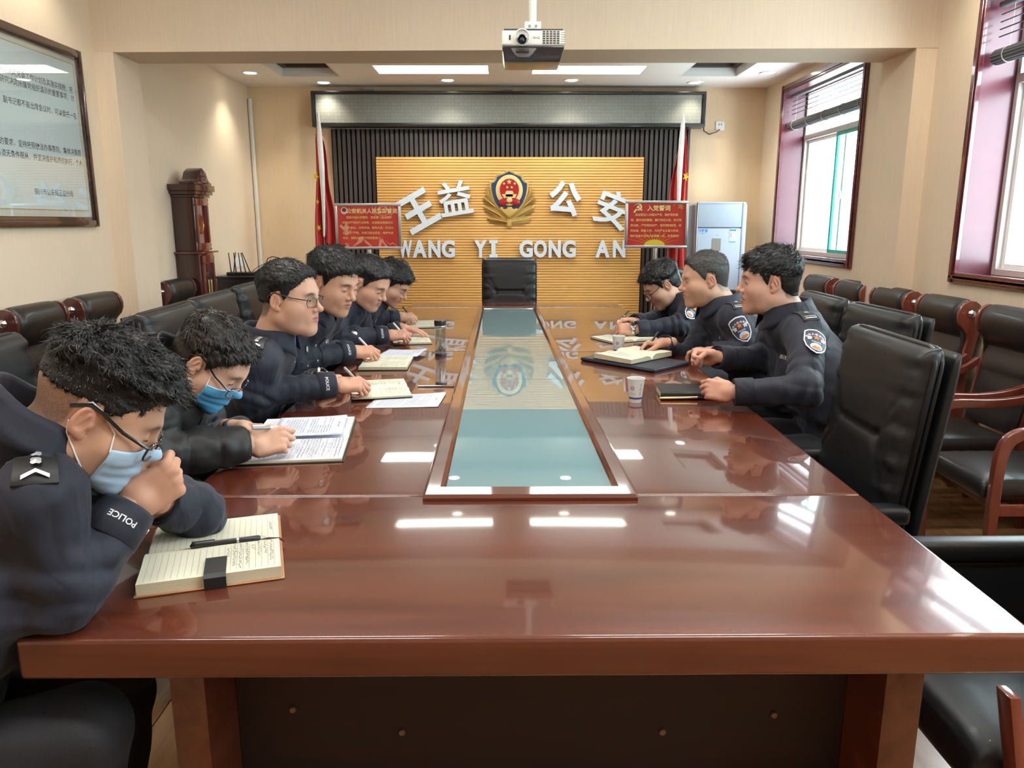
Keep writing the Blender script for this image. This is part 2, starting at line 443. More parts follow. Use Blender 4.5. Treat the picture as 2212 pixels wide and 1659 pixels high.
def window(idx, a, b):
    g = bpy.data.objects.new('window_%d' % idx, None); link(g); g['kind'] = 'structure'
    g.location = (XR, (a + b) / 2, Z0)
    h = (b - a) / 2; H = Z1 - Z0; fw = .055
    # stepped architrave
    for nm, q in (('architrave', (-h, -h + fw, 0, H)), ('architrave', (h - fw, h, 0, H)), ('architrave', (-h + fw, h - fw, H - fw, H)), ('architrave', (-h + fw, h - fw, 0, fw))):
        mb = MB().box(-.022, .004, q[0], q[1], q[2], q[3])
        y0_, y1_, z0_, z1_ = q
        if z1_ - z0_ > .5: mb.box(-.030, -.022, y0_ + .012, y1_ - .016, z0_, z1_)
        else: mb.box(-.030, -.022, y0_, y1_, z0_ + .014, z1_ - .014)
        mb.build(nm, m_maroon, g, bev=.003, seg=1)
    i0, i1, k0, k1 = -h + fw - .015, h - fw + .015, fw - .015, H - fw + .015
    D = .25
    MB().box(.0, D, i0 - .02, i0, k0, k1).build('reveal', m_reveal, g)
    MB().box(.0, D, i1, i1 + .02, k0, k1).build('reveal', m_reveal, g)
    MB().box(.0, D, i0 - .02, i1 + .02, k1, k1 + .02).build('reveal', m_reveal, g)
    MB().box(-.03, D, i0 - .02, i1 + .02, k0 - .02, k0).build('sill', m_reveal, g, bev=.004)
    # aluminium frame with transom
    f = MB(); X0, X1 = D - .06, D
    f.box(X0, X1, i0, i0 + .03, k0, k1); f.box(X0, X1, i1 - .03, i1, k0, k1)
    f.box(X0, X1, i0 + .03, i1 - .03, k0, k0 + .035); f.box(X0, X1, i0 + .03, i1 - .03, k1 - .03, k1)
    zt = k0 + (k1 - k0) * .70
    f.box(X0 - .005, X1, i0 + .03, i1 - .03, zt, zt + .045)
    f.build('window_frame', m_alu, g, bev=.002, seg=1)
    MB().box(D - .03, D - .026, i0 + .03, i1 - .03, zt + .045, k1 - .03).build('pane', m_glass, g)
    ym = (i0 + i1) / 2
    # far sash (further from camera) pushed behind, near sash with green edge
    def sash(y0, y1, xo, fm, gm, nm):
        s = MB(); e = .028
        s.box(xo, xo + .02, y0, y0 + e, k0 + .035, zt); s.box(xo, xo + .02, y1 - e, y1, k0 + .035, zt)
        s.box(xo, xo + .02, y0 + e, y1 - e, k0 + .035, k0 + .035 + e); s.box(xo, xo + .02, y0 + e, y1 - e, zt - e, zt)
        so = s.build(nm, fm, g, bev=.002, seg=1)
        MB().box(xo + .008, xo + .011, y0 + e, y1 - e, k0 + .035 + e, zt - e).build('pane', gm, so)
        MB().box(xo - .012, xo, y0 + .006, y0 + .02, (k0 + zt) / 2 - .03, (k0 + zt) / 2 + .03).build('latch', m_white, so)
    sash(ym - .03, i1 - .03, D - .030, m_white, m_glass, 'sash')
    sash(i0 + .03, ym + .10, D - .056, m_green, m_glassg, 'sash')
    return g
for i, (a, b) in enumerate(WIN): window(i + 1, a, b)
def blind(a, b, lb):
    h = (b - a) / 2 - .075
    t = thing('rolled_bamboo_blind', lb, 'blind', (XR + .055, (a + b) / 2, Z1 - .05), 0, 'rolled bamboo blinds')
    MB().box(-.02, .02, -h, h, -.055, -.03).build('head_rail', m_blind, t, bev=.003)
    mb = MB()
    prof = []
    for k in range(34):
        a_ = 2 * PI * k / 34; r = .036 + (.0022 if k % 2 else -.0010)
        prof.append((r * math.cos(a_), r * math.sin(a_) - .29))
    mb.prism(prof, 'y', -h, h)
    mb.v = [(v[0], v[1], v[2]) for v in mb.v]
    mb.build('roll', m_blind, t)
    for k in range(4):
        s = MB(); s.box(-.003, .003, -h, h, -.09 - .035 * k, -.085 - .035 * k)
        s.build('slat', m_blind, t)
    for k in range(5):
        y = -h * .86 + 2 * h * .86 * k / 4
        MB().tube([(math.cos(q) * .0395, y, math.sin(q) * .0395 - .29) for q in np.linspace(0, 2 * PI, 20)], .003, n=5).build('cord', m_cord, t)
        MB().tube([(0, y, -.055), (0, y + .01, -.27)], .0015, n=4).build('cord', m_cord, t)
blind(*WIN[1], 'dark bamboo blind rolled up at the top of the far window')
blind(*WIN[0], 'dark bamboo blind rolled up at the top of the near window')
# outside: rendered pier beside each window, pale tiled building across the yard
m_stucco = mat('rough_stucco', (.07, .095, .12), rough=.9, bump=1., bscale=40, bdist=.02)
m_tile = mat('pale_building_tile', (.20, .215, .22), rough=.7)
for a, b, nm in ((WIN[0][0], WIN[0][1], 'near'), (WIN[1][0], WIN[1][1], 'far')):
    o = MB().box(2.98, 3.12, b + (.62 if nm == 'near' else .90), b + (.98 if nm == 'near' else 1.25), 0, 4).build('stucco_pier', m_stucco)
    tag(o, 'rough blue-grey stucco pier outside the %s window' % nm, 'pier')
bld = thing('building', 'overexposed white building seen through the windows across the yard', 'building', (11, 12, -3))
MB().box(0, 3, -14, 16, 0, 5.6).build('wall', m_tile, bld)
MB().box(-.25, 3.2, -14.2, 16.2, 5.6, 5.8).build('parapet', m_tile, bld)
for k in range(9):
    f = MB().box(-.05, .02, -12.5 + 3 * k, -11 + 3 * k, 3.0, 4.6).build('window', m_alu, bld)
    MB().box(-.055, -.05, -12.4 + 3 * k, -11.1 + 3 * k, 3.1, 4.5).build('pane', mat('far_pane', (.25, .34, .38), rough=.1), f)
# ================================================================== CONFERENCE TABLE
m_tw = wood('table_mahogany', (.068, .013, .0065), (.165, .040, .019), scale=(1.6, 26, 26), rough=.24, coat=1., contrast=(.3, .72), coatr=.055)
m_tw2 = wood('table_mahogany_lengthwise', (.068, .013, .0065), (.165, .040, .019), scale=(22, 1.6, 22), rough=.24, coat=1., contrast=(.3, .72), coatr=.03)
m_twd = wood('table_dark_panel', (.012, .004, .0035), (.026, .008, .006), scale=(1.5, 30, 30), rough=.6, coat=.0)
TZ = .76
def txl(y): return -.745 + (y - 1.05) * .004
def txr(y): return .822 + (y - 1.05) * .012
tab = thing('conference_table', 'long glossy reddish-brown conference table with glass inlay down the middle', 'table', (0, 0, 0))
def seg(name, y0, y1, x0f, x1f, m, y1b=None, g=.0012):
    pts = [(x0f(y0), y0 + g), (x1f(y0), y0 + g), (x1f(y1), y1 - g), (x0f(y1), y1 - g)]
    return MB().prism(pts, 'z', TZ - .068, TZ).build(name, m, tab, bev=.009, seg=4)
seg('end_section', 1.05, 1.668, txl, txr, m_tw)
il = lambda y: -.187; ir = lambda y: .303 - (y - 1.635) * .0158
# side leaves beside the inlay
for y0, y1 in ((1.668, 3.678), (3.678, 5.64)):
    seg('side_leaf', y0, y1, txl, lambda y: il(y) + .001, m_tw2)
    seg('side_leaf', y0, y1, lambda y: ir(y) - .001, txr, m_tw2)
seg('end_section', 5.64, 6.03, txl, txr, m_tw)
# inlay frame (mitred, raised) and glass
o0, o1, f0, f1 = (-.187, 1.634), (.303, 1.634), (-.189, 5.66), (.240, 5.66)
i0, i1, g0, g1 = (-.140, 1.715), (.256, 1.715), (-.149, 5.60), (.205, 5.60)
def rail(a, b, c, d):
    # a,b outer pts; c,d inner pts (c next to b)
    z0 = TZ + .0005; mb = MB()
    def mid(p, q, t): return (p[0] + (q[0] - p[0]) * t, p[1] + (q[1] - p[1]) * t)
    prof = [(0, 0), (0, .006), (.12, .012), (.75, .012), (.92, .005), (1, .001), (1, 0)]
    ring = lambda p, q: [(*mid(p, q, t), z0 + h) for t, h in prof]
    A, B = ring(a, d), ring(b, c); n = len(prof)
    mb.add(A + B, [(i, i + 1, n + i + 1, n + i) for i in range(n - 1)] + [tuple(range(n)), tuple(range(2 * n - 1, n - 1, -1)), (0, n, 2 * n - 1, n - 1)])
    return mb.build('inlay_rail', m_tw, tab)
rail(o0, o1, i1, i0); rail(o1, f1, g1, i1); rail(f1, f0, g0, g1); rail(f0, o0, i0, g0)
m_tglass = mat('table_glass', (.155, .29, .32), rough=.5, coat=1., spec=.4)
m_tglass.node_tree.nodes['Principled BSDF'].inputs['Coat Roughness'].default_value = .012
for (ya, yb) in ((1.712, 3.00), (3.003, 5.603)):
    mb = MB(); L_ = lambda y: -.142 - (y - 1.71) * .002; R_ = lambda y: .258 - (y - 1.71) * .0135
    mb.prism([(L_(ya), ya), (R_(ya), ya), (R_(yb), yb), (L_(yb), yb)], 'z', TZ - .02, TZ + .0012)
    mb.build('glass_panel', m_tglass, tab)
MB().box(-.17, .24, 1.68, 5.62, TZ - .066, TZ - .022).build('inlay_bed', m_twd, tab)
# pedestal
for x0, x1 in ((-.556, -.498), (.636, .70)):
    MB().box(x0, x1, 1.13, 5.80, 0, TZ - .069).build('side_board', m_tw2, tab, bev=.003)
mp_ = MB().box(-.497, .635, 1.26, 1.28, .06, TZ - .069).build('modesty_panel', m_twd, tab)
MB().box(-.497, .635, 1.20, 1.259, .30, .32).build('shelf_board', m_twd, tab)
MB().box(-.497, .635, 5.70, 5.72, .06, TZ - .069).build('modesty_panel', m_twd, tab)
m_bolt = mat('cam_bolt', (.25, .15, .1), rough=.4, metal=.5)
for x, z in ((-.395, .494), (-.194, .445), (.295, .442), (.503, .477)):
    MB().lathe([(.0, -.004), (.0055, -.004), (.0065, 0)], n=12, axis='y', c=(x, 1.2585, z)).build('cam_bolt', m_bolt, mp_, smooth=True)
# ================================================================== BACK WALL
m_dslat = wood('dark_wall_slat', (.045, .036, .034), (.085, .07, .066), scale=(60, 60, 3), rough=.55, coat=.1)
m_dback = mat('slat_backing', (.012, .010, .010), rough=.8)
m_oslat = wood('pale_orange_slat', (.80, .43, .13), (.86, .49, .165), scale=(2.5, 20, 20), rough=.4, coat=.2, contrast=(.3, .75), coatr=.3)
m_oback = mat('orange_backing', (.45, .20, .05), rough=.7)
sw = thing('slatted_wall_panel', 'dark grey vertical-slat feature panel around the orange ribbed board', 'wall panel', (0, YB - .002, 0))
MB().box(-1.625, 1.735, -.022, 0, 0, 2.235).build('backing_board', m_dback, sw)
n = 74; pitch = 3.34 / n
base = MB().box(-.0145, .0145, -.055, -.022, 0, 2.23).build('slat', m_dslat, sw, bev=.0015, seg=1)
for k in range(n):
    o = base if k == 0 else base.copy()
    if k: COL.objects.link(o)
    o.location = (-1.615 + pitch * (k + .5), 0, 0)
MB().box(1.722, 1.745, -.07, -.0, 0, 2.235).build('edge_strip', m_dslat, sw, bev=.002)
ob = thing('ribbed_wall_board', 'orange wood-effect ribbed board with white lettering and gold emblem', 'wall panel', (.055, YB - .06, 0))
MB().box(-1.255, 1.255, -.022, 0, .0, 1.978).build('backing_board', m_oback, ob)
n = 78; pt = 1.978 / n
base = MB().prism([(-.023, .0008), (-.046, .0010), (-.0505, .0034), (-.0505, .0205), (-.046, .0228), (-.023, .0230)], 'x', -1.255, 1.255).build('slat', m_oslat, ob)
for k in range(n):
    o = base if k == 0 else base.copy()
    if k: COL.objects.link(o)
    o.location = (0, 0, pt * k)
WY = YB - .06 - .0505          # front face of ribs
# ---- letters
m_letter = mat('white_letter', (.72, .77, .84), rough=.35, coat=.3)
m_lside = mat('letter_side_grey', (.36, .38, .42), rough=.5)
def wall_letter(ch, x, z, rot, width, height, off, lbl, serif=False):
    V, F = text_data(ch, 1., .5, off, 3)
    mn, mx = V.min(0), V.max(0); c = (mn + mx) / 2
    sx, sz = width / (mx[0] - mn[0]), height / (mx[1] - mn[1])
    th = .028
    ca, sa = math.cos(rot), math.sin(rot)
    mb = MB(); vs = []
    for v in V:
        a, b = (v[0] - c[0]) * sx, (v[1] - c[1]) * sz
        vs.append((a * ca - b * sa, -(v[2] / (mx[2] - mn[2]) + .5) * th, a * sa + b * ca))
    mb.add(vs, F)
    if serif:
        h = height / 2; t = height * .17
        for s in (-1, 1): mb.box(-width / 2, width / 2, -th, 0, s * h - (t if s > 0 else 0), s * h + (0 if s > 0 else t))
    o = mb.build('wall_character' if ord(ch) > 255 else 'wall_letter', m_letter)
    o.data.materials.append(m_lside)
    for p in o.data.polygons:
        if abs(p.normal.y) < .5: p.material_index = 1
    o.location = (x, WY - .001, z)
    tag(o, lbl, 'letter', 'white letters on the ribbed board')
    return o
for ch, x, z, rot, sz_, lb in (('王', -.812, 1.486, R(29), .335, 'large white character of three bars and a stem, tilted, partly behind the red sign'), ('益', -.467, 1.602, R(9), .315, 'large white many-stroke character over a basin shape, beside the gold emblem'),
                            ('公', .571, 1.60, R(-9), .31, 'large white character of two splayed strokes over a hook, beside the gold emblem'), ('安', 1.035, 1.50, R(-21), .335, 'large white tilted roof-topped character, its edge behind the red sign')):
    wall_letter(ch, x, z, rot, sz_, sz_, .035 if ch in '王公' else .018, lb)
words_ = {'WANG': [('W', -.945, .132), ('A', -.810, .136), ('N', -.669, .116), ('G', -.537, .128)], 'YI': [('Y', -.229, .125), ('I', -.105, .082)],
          'GONG': [('G', .206, .130), ('O', .343, .126), ('N', .480, .118), ('G', .617, .130)], 'AN': [('A', .938, .138), ('N', 1.097, .122)]}
for wd, ls in words_.items():
    for i, (ch, x, wdt) in enumerate(ls):
        wl = 'white block letter %s, %s of the word %s' % (ch, ['first', 'second', 'third', 'fourth'][i], wd)
        if wd == 'YI' and ch == 'I':
            mb = MB(); h = .0835; a = .02; b = .04; c = h - .03
            mb.prism([(-b, -h), (b, -h), (b, -c), (a, -c), (a, c), (b, c), (b, h), (-b, h), (-b, c), (-a, c), (-a, -c), (-b, -c)], 'y', -.028, 0)
            o = mb.build('wall_letter', m_letter); o.location = (x, WY - .001, 1.131); tag(o, wl, 'letter', 'white letters on the ribbed board')
        else:
            wall_letter(ch, x, 1.131, 0, wdt, .167, .045, wl)
# ---- emblem
m_gold = mat('emblem_gold', (.70, .45, .13), rough=.40, metal=.45)
m_gold2 = mat('emblem_pale_gold', (.85, .66, .30), rough=.35, metal=.4)
m_eblue = mat('emblem_blue', (.012, .045, .13), rough=.2, coat=1)
m_ered = mat('emblem_red', (.42, .010, .014), rough=.25, coat=.6)
em = thing('wall_emblem', 'gold and blue shield emblem with red disc and leaf wreath on the ribbed board', 'emblem', (.045, WY - .001, 1.592))
K = .00038
def E(x, y): return ((x - 838) * K, (830 - y) * K)
def sym(pts): return pts + [(1676 - x, y) for x, y in pts[::-1] if abs(x - 838) > 1]
sh = sym([(838, 125), (690, 205), (500, 262), (488, 330), (440, 395), (350, 425), (362, 600), (395, 760), (470, 950), (600, 1120), (700, 1215), (838, 1325)][::1])
def eprism(pts, y0, y1, m, name, parent, bev=.0):
    return MB().prism([E(*p) for p in pts], 'y', y0, y1).build(name, m, parent, bev=bev, seg=2)
eprism(sh, -.022, -.002, m_gold, 'shield_rim', em, .003)
sh2 = sym([(838, 168), (700, 235), (545, 290), (528, 350), (480, 415), (395, 455), (402, 600), (432, 750), (500, 920), (625, 1080), (715, 1160), (838, 1262)])
eprism(sh2, -.026, -.0215, m_eblue, 'blue_field', em)
def ell(cx, cy, rx, ry, n=40): return [(cx + rx * math.cos(2 * PI * k / n), cy + ry * math.sin(2 * PI * k / n)) for k in range(n)]
eprism(ell(840, 615, 335, 372), -.038, -.0255, m_gold2, 'wheat_ring', em, .004)
eprism(ell(843, 605, 238, 268), -.041, -.037, m_ered, 'red_disc', em)
def star(cx, cy, r): return [(cx + (r if k % 2 == 0 else r * .39) * math.sin(PI * k / 5), cy - (r if k % 2 == 0 else r * .39) * math.cos(PI * k / 5)) for k in range(10)]
for s in ((838, 415, 68), (712, 455, 40), (975, 455, 40), (792, 545, 38), (902, 545, 38)):
    eprism(star(*s), -.046, -.0405, m_gold2, 'star', em)
g = MB()
for poly in ([(770, 630), (920, 630), (955, 700), (735, 700)], [(750, 700), (935, 700), (925, 770), (760, 770)], [(650, 712), (1025, 712), (1000, 768), (690, 768)], [(690, 768), (1000, 768), (985, 800), (705, 800)]):
    g.prism([E(*p) for p in poly], 'y', -.046, -.0405)
tag(g.build('gate_relief', m_gold2, em), kind='stuff')
eprism([(590, 850), (700, 800), (838, 880), (990, 800), (1095, 850), (1102, 950), (1010, 975), (838, 930), (680, 985), (585, 940)], -.043, -.030, m_ered, 'red_ribbon', em, .002)
eprism(ell(845, 852, 72, 60, 24), -.046, -.042, m_gold2, 'gear', em, .002)
eprism([(600, 1060), (620, 1020), (680, 1020), (700, 1075), (780, 1060), (800, 1015), (900, 1015), (930, 1070), (990, 1060), (1010, 1050), (1080, 1070), (840, 1290)], -.034, -.025, m_gold, 'wall_relief', em, .004)
beads = MB()
pts = sym([(838, 125), (690, 205), (500, 262), (488, 330), (440, 395), (350, 425)])
pts = pts[:6][::-1] + [(1676 - x, y) for x, y in pts[1:6]]
for a, b in zip(pts[:-1], pts[1:]):
    L_ = math.hypot(b[0] - a[0], b[1] - a[1]); nn = max(1, int(L_ / 30))
    for k in range(nn):
        t = (k + .5) / nn; c = E(a[0] + (b[0] - a[0]) * t, a[1] + (b[1] - a[1]) * t)
        beads.cbox((c[0], -.024, c[1]), (.0085, .008, .010), Matrix.Rotation(.6, 3, 'Y'))
tag(beads.build('beaded_edge', m_gold2, em, bev=.002, seg=1), kind='stuff')
def leaf(x0, y0, x1, y1, wd, mir):
    """pine sprig: spine with many needles"""
    mb = MB()
    if mir: x0, x1 = 1676 - x0, 1676 - x1
    dx, dy = x1 - x0, y1 - y0; L_ = math.hypot(dx, dy); ux, uy = dx / L_, dy / L_; nx, ny = -uy, ux
    n = 26
    for k in range(n):
        t = (k + .4) / n; w_ = wd * math.sin(PI * min(1, t * .9 + .12)) ** .6
        for s in (-1, 1):
            bx, by = x0 + dx * t, y0 + dy * t
            tx, ty = bx + ux * w_ * .55 + nx * s * w_, by + uy * w_ * .55 + ny * s * w_
            a = E(bx, by); c = E(bx + ux * L_ / n * 1.0, by + uy * L_ / n * 1.0); b = E(tx, ty)
            mb.add([(a[0], -.018, a[1]), (c[0], -.012, c[1]), (b[0], -.006, b[1]), (b[0], -.001, b[1]), (a[0], -.001, a[1]), (c[0], -.001, c[1])],
                   [(0, 1, 2), (0, 2, 3, 4), (1, 5, 3, 2), (3, 5, 4), (0, 4, 5, 1)])
    a, b = E(x0, y0), E(x1, y1)
    mb.tube([(a[0], -.018, a[1]), ((a[0] + b[0]) / 2, -.02, (a[1] + b[1]) / 2), (b[0], -.006, b[1])], [.004, .003, .0015], n=6)
    o = mb.build('leaf_sprig', m_gold, em)
for mir in (0, 1):
    leaf(430, 910, 270, 560, 90, mir); leaf(480, 1010, 195, 780, 105, mir); leaf(640, 1240, 200, 1000, 120, mir); leaf(800, 1385, 285, 1290, 110, mir)
eprism([(838 - 50, 1300), (838 + 50, 1300), (838 + 62, 1490), (838 - 62, 1490)], -.02, -.001, m_gold, 'stem', em, .003)
eprism([(300, 700), (420, 900), (838, 1300), (1256, 900), (1376, 700), (1330, 1000), (1200, 1250), (1000, 1400), (838, 1440), (676, 1400), (476, 1250), (346, 1000)], -.006, -.0005, m_gold, 'back_plate', em)
# ---- LED board
m_blk = mat('black_aluminium', (.012, .012, .013), rough=.3, coat=.3)
m_led = bpy.data.materials.new('led_face'); m_led.use_nodes = True
n_ = m_led.node_tree.nodes; L_ = m_led.node_tree.links; b_ = n_['Principled BSDF']
tc = n_.new('ShaderNodeTexCoord'); br = n_.new('ShaderNodeTexBrick')
mp = n_.new('ShaderNodeMapping'); mp.inputs['Rotation'].default_value = (PI / 2, 0, 0)
L_.new(tc.outputs['Object'], mp.inputs['Vector']); L_.new(mp.outputs['Vector'], br.inputs['Vector'])
br.inputs['Scale'].default_value = 26; br.inputs['Brick Width'].default_value = 1.; br.inputs['Row Height'].default_value = .8; br.inputs['Mortar Size'].default_value = .045
br.offset = .35; br.squash = .8
br.inputs['Color1'].default_value = (.185, .185, .165, 1); br.inputs['Color2'].default_value = (.205, .205, .18, 1); br.inputs['Mortar'].default_value = (.14, .14, .12, 1)
L_.new(br.outputs['Color'], b_.inputs['Base Color']); b_.inputs['Roughness'].default_value = .5
led = thing('led_display_board', 'long switched-off LED sign board with black frame above the slatted wall', 'display', (.045, YB, 2.242))
MB().box(-1.815, 1.815, -.13, -.001, 0, .31).build('casing', m_blk, led, bev=.004)
MB().box(-1.775, 1.775, -.136, -.1305, .035, .283).build('screen', m_led, led)
for q in ((-1.815, 1.815, .0, .03), (-1.815, 1.815, .287, .312)):
    MB().box(q[0], q[1], -.145, -.1305, q[2], q[3]).build('frame_rail', m_blk, led, bev=.003)
for x0 in (-1.815, 1.783):
    MB().box(x0, x0 + .032, -.145, -.1305, .03, .287).build('frame_rail', m_blk, led, bev=.003)
m_grey = mat('bracket_grey', (.25, .25, .25), rough=.5)
for x in (-1.30, -.01, 1.19):
    MB().box(x - .045, x + .045, -.10, -.02, .311, .334).build('bracket', m_grey, led, bev=.002)
# ---- socket and cable
so = thing('wall_socket', 'small white wall socket beside the LED board', 'socket', (2.036, YB, 2.27))
MB().box(-.042, .042, -.012, -.0005, -.042, .042).build('plate', m_white, so, bev=.004)
for x in (-.012, .012): MB().box(x - .0035, x + .0035, -.0128, -.0121, .004, .018).build('slot', m_blk, so)
cb = MB().tube([(1.862, YB - .06, 2.30), (1.88, YB - .03, 2.22), (1.93, YB - .03, 2.19), (2.0, YB - .03, 2.21), (2.03, YB - .02, 2.235)], .005, n=6).build('power_cable', m_blk, smooth=True)
tag(cb, 'thin black cable from the LED board to the wall socket', 'cable')
# ---- pipe in the corner
m_pipe = mat('white_pipe', (.72, .68, .62), rough=.4)
pp = MB().tube([(XL + .022, YB - .035, .0), (XL + .022, YB - .035, 2.50)], .020, n=12).build('conduit_pipe', m_pipe, smooth=True)
tag(pp, 'white vertical conduit pipe in the corner behind the clock', 'pipe')
# ---- wall plates
for k, y in enumerate((6.86, 6.97)):
    o = thing('wall_switch', 'white wall switch plate on the clock wall, ' + ('nearer the clock' if k == 0 else 'nearer the corner'), 'switch', (XL, y, 1.03))
    MB().box(.0005, .010, -.042, .042, -.042, .042).build('plate', m_white, o, bev=.003)
    MB().box(.0102, .013, -.02, .02, -.03, .03).build('rocker', m_white, o, bev=.001)
# ---- flags
m_flag = mat('red_flag_cloth', (.58, .012, .012), rough=.55, sheen=.4, bump=.3, bscale=15, bdist=.01)
m_sleeve = mat('white_flag_sleeve', (.74, .72, .70), rough=.6)
m_star = mat('flag_star_yellow', (.75, .5, .03), rough=.5)
m_chr = mat('chrome', (.75, .75, .76), rough=.16, metal=1)
def flag(x, y, side, lb):
    t = thing('flag', lb, 'flag', (x, y, 0), 0, 'red flags on poles')
    MB().lathe([(0, 0), (.15, 0), (.15, .012), (.03, .03), (.02, .05), (.0, .05)], n=28).build('base', m_chr, t, smooth=True)
    MB().tube([(0, 0, .04), (0, 0, 2.28)], .010, n=10).build('pole', m_chr, t, smooth=True)
    MB().tube([(0, 0, 2.33), (.004 * side, -.02, 2.26), (.014 * side, -.045, 2.10), (.022 * side, -.055, 1.85), (.020 * side, -.058, 1.5), (.012 * side, -.060, 1.25)], [.006, .016, .024, .024, .015, .008], n=12).build('sleeve', m_sleeve, t, smooth=True)
    rr = random.Random(5 + side)
    def cloth(x0t, x1t, x0b, x1b, zt0, zt1, zb0, zb1, ph, depth, yo):
        def fn(u, v):
            xt = x0t + (x1t - x0t) * u; xb = x0b + (x1b - x0b) * u
            zt = zt0 + (zt1 - zt0) * u; zb = zb0 + (zb1 - zb0) * u
            xx = xt + (xb - xt) * v ** .8; zz = zt + (zb - zt) * v
            d = depth * (.25 + .75 * v)
            return (xx + .01 * math.sin(9 * v + ph), yo + d * math.sin(u * 3 * PI + ph + 1.2 * v) + .006 * math.sin(u * 23 + 3 * v), zz)
        return MB().grid(fn, 36, 40)
    def add(mb, nm, m):
        o = mb.build(nm, m, t, smooth=True, auto=3)
        md = o.modifiers.new('t', 'SOLIDIFY'); md.thickness = .0025
        return o
    s = side
    add(cloth(-.03 * s, .0, -.10 * s, .03 * s, 2.12, 2.28, .55, .60, 0, .035, -.02), 'cloth', m_flag)
    add(cloth(.0, .025 * s, .0, .145 * s, 2.28, 2.12, 1.18, 1.16, .8, .04, -.015), 'cloth_fold', m_flag)
    add(cloth(.01 * s, .04 * s, .02 * s, .12 * s, 1.9, 1.8, .62, .66, 2., .03, .035), 'inner_fold', m_flag)
    for (sx, sz, r, a) in ((-.035 * s, 1.78, .045, .4), (-.03 * s, 1.56, .026, .2), (-.03 * s, 1.33, .032, .7)):
        pts = [(sx + (r if k % 2 == 0 else r * .39) * .75 * math.sin(PI * k / 5 + a), sz + (r if k % 2 == 0 else r * .39) * math.cos(PI * k / 5 + a)) for k in range(10)]
        MB().prism(pts, 'y', -.062, -.060).build('star', m_star, t)
    return t
flag(-1.655, 7.12, 1, 'red flag with yellow stars hanging on a pole behind the police-oath sign')
flag(1.60, 7.12, -1, 'red flag with yellow stars on a pole behind the party-oath sign')
# ---- sign stands
m_signf = mat('brushed_steel', (.55, .55, .56), rough=.28, metal=.9, bump=.1, bscale=200)
def red_face(name, c0, c1, glow=None):
    m = bpy.data.materials.new(name); m.use_nodes = True; n = m.node_tree.nodes; L = m.node_tree.links; b = n['Principled BSDF']
    tc = n.new('ShaderNodeTexCoord')
    wv = n.new('ShaderNodeTexWave'); wv.inputs['Scale'].default_value = 1.6; wv.inputs['Distortion'].default_value = 6; wv.inputs['Detail'].default_value = 1
    L.new(tc.outputs['Object'], wv.inputs['Vector'])
    mx = n.new('ShaderNodeMix'); mx.data_type = 'RGBA'; mx.inputs['A'].default_value = (*c0, 1); mx.inputs['B'].default_value = (*c1, 1)
    L.new(wv.outputs['Fac'], mx.inputs['Factor'])
    out = mx.outputs['Result']
    if glow:
        # printed golden sunburst at the foot of the poster (flat print)
        mp = n.new('ShaderNodeMapping'); mp.vector_type = 'POINT'; mp.inputs['Location'].default_value = (0, 0, .18)
        mp.inputs['Scale'].default_value = (3.6, 1, 6.5)
        L.new(tc.outputs['Object'], mp.inputs['Vector'])
        gr = n.new('ShaderNodeVectorMath'); gr.operation = 'LENGTH'; L.new(mp.outputs['Vector'], gr.inputs[0])
        mr = n.new('ShaderNodeMapRange'); mr.inputs['From Min'].default_value = 1.3; mr.inputs['From Max'].default_value = 1.85; mr.inputs['To Min'].default_value = 1; mr.inputs['To Max'].default_value = 0
        L.new(gr.outputs['Value'], mr.inputs['Value'])
        m2 = n.new('ShaderNodeMix'); m2.data_type = 'RGBA'; L.new(out, m2.inputs['A']); m2.inputs['B'].default_value = (.72, .42, .02, 1)
        L.new(mr.outputs['Result'], m2.inputs['Factor']); out = m2.outputs['Result']
    L.new(out, b.inputs['Base Color']); b.inputs['Roughness'].default_value = .35; b.inputs['Coat Weight'].default_value = .4
    return m
m_red1 = red_face('poster_red', (.60, .030, .022), (.70, .055, .035))
m_red2 = red_face('poster_deep_red', (.52, .018, .012), (.58, .022, .014))
m_gtxt = mat('poster_gold_print', (.80, .62, .20), rough=.5)
m_gtxt2 = mat('poster_title_print', (.88, .80, .34), rough=.5)
m_ink = mat('poster_cream_print', (.80, .66, .52), rough=.5)
def sign(x, y, zc, w, h, rz, face, lines, title, tx, tsize, lb, emblem, lx):
    t = thing('sign_stand', lb, 'sign', (x, y, 0), rz)
    MB().lathe([(0, 0), (.17, 0), (.17, .015), (.03, .035), (.018, .06), (0, .06)], n=28).build('base', m_chr, t, smooth=True)
    MB().tube([(0, 0, .05), (0, 0, zc - h / 2)], .016, n=14).build('pole', m_chr, t, smooth=True)
    W, H = w / 2, h / 2; e = .022
    MB().box(-W + e, W - e, -.012, .012, zc - H + e, zc + H - e).build('board', m_signf, t)
    for q in ((-W, W, zc - H, zc - H + e), (-W, W, zc + H - e, zc + H), (-W, -W + e, zc - H + e, zc + H - e), (W - e, W, zc - H + e, zc + H - e)):
        MB().box(q[0], q[1], -.020, .014, q[2], q[3]).build('frame_rail', m_signf, t, bev=.003)
    f = MB().box(-W + e, W - e, -.0125, -.0122, -H + e, H - e).build('poster', face, t); f.location = (0, 0, zc)
    k = MB(); text_flat(k, title, tsize, (tx, -.0135, H - .075), (1, 0, 0), (0, 0, 1), (0, -1, 0), off=.02, res=2)
    k.build('title_print', m_gtxt2, f)
    k = MB()
    for i, s in enumerate(lines):
        text_flat(k, s, .0212, (lx + (.034 if i == 0 else 0), -.0135, H - .118 - .040 * i * h / .36), (1, 0, 0), (0, 0, 1), (0, -1, 0), off=.012, res=1, align='LEFT')
    tag(k.build('text_print', m_gtxt, f), kind='stuff')
    return t, f, H, W
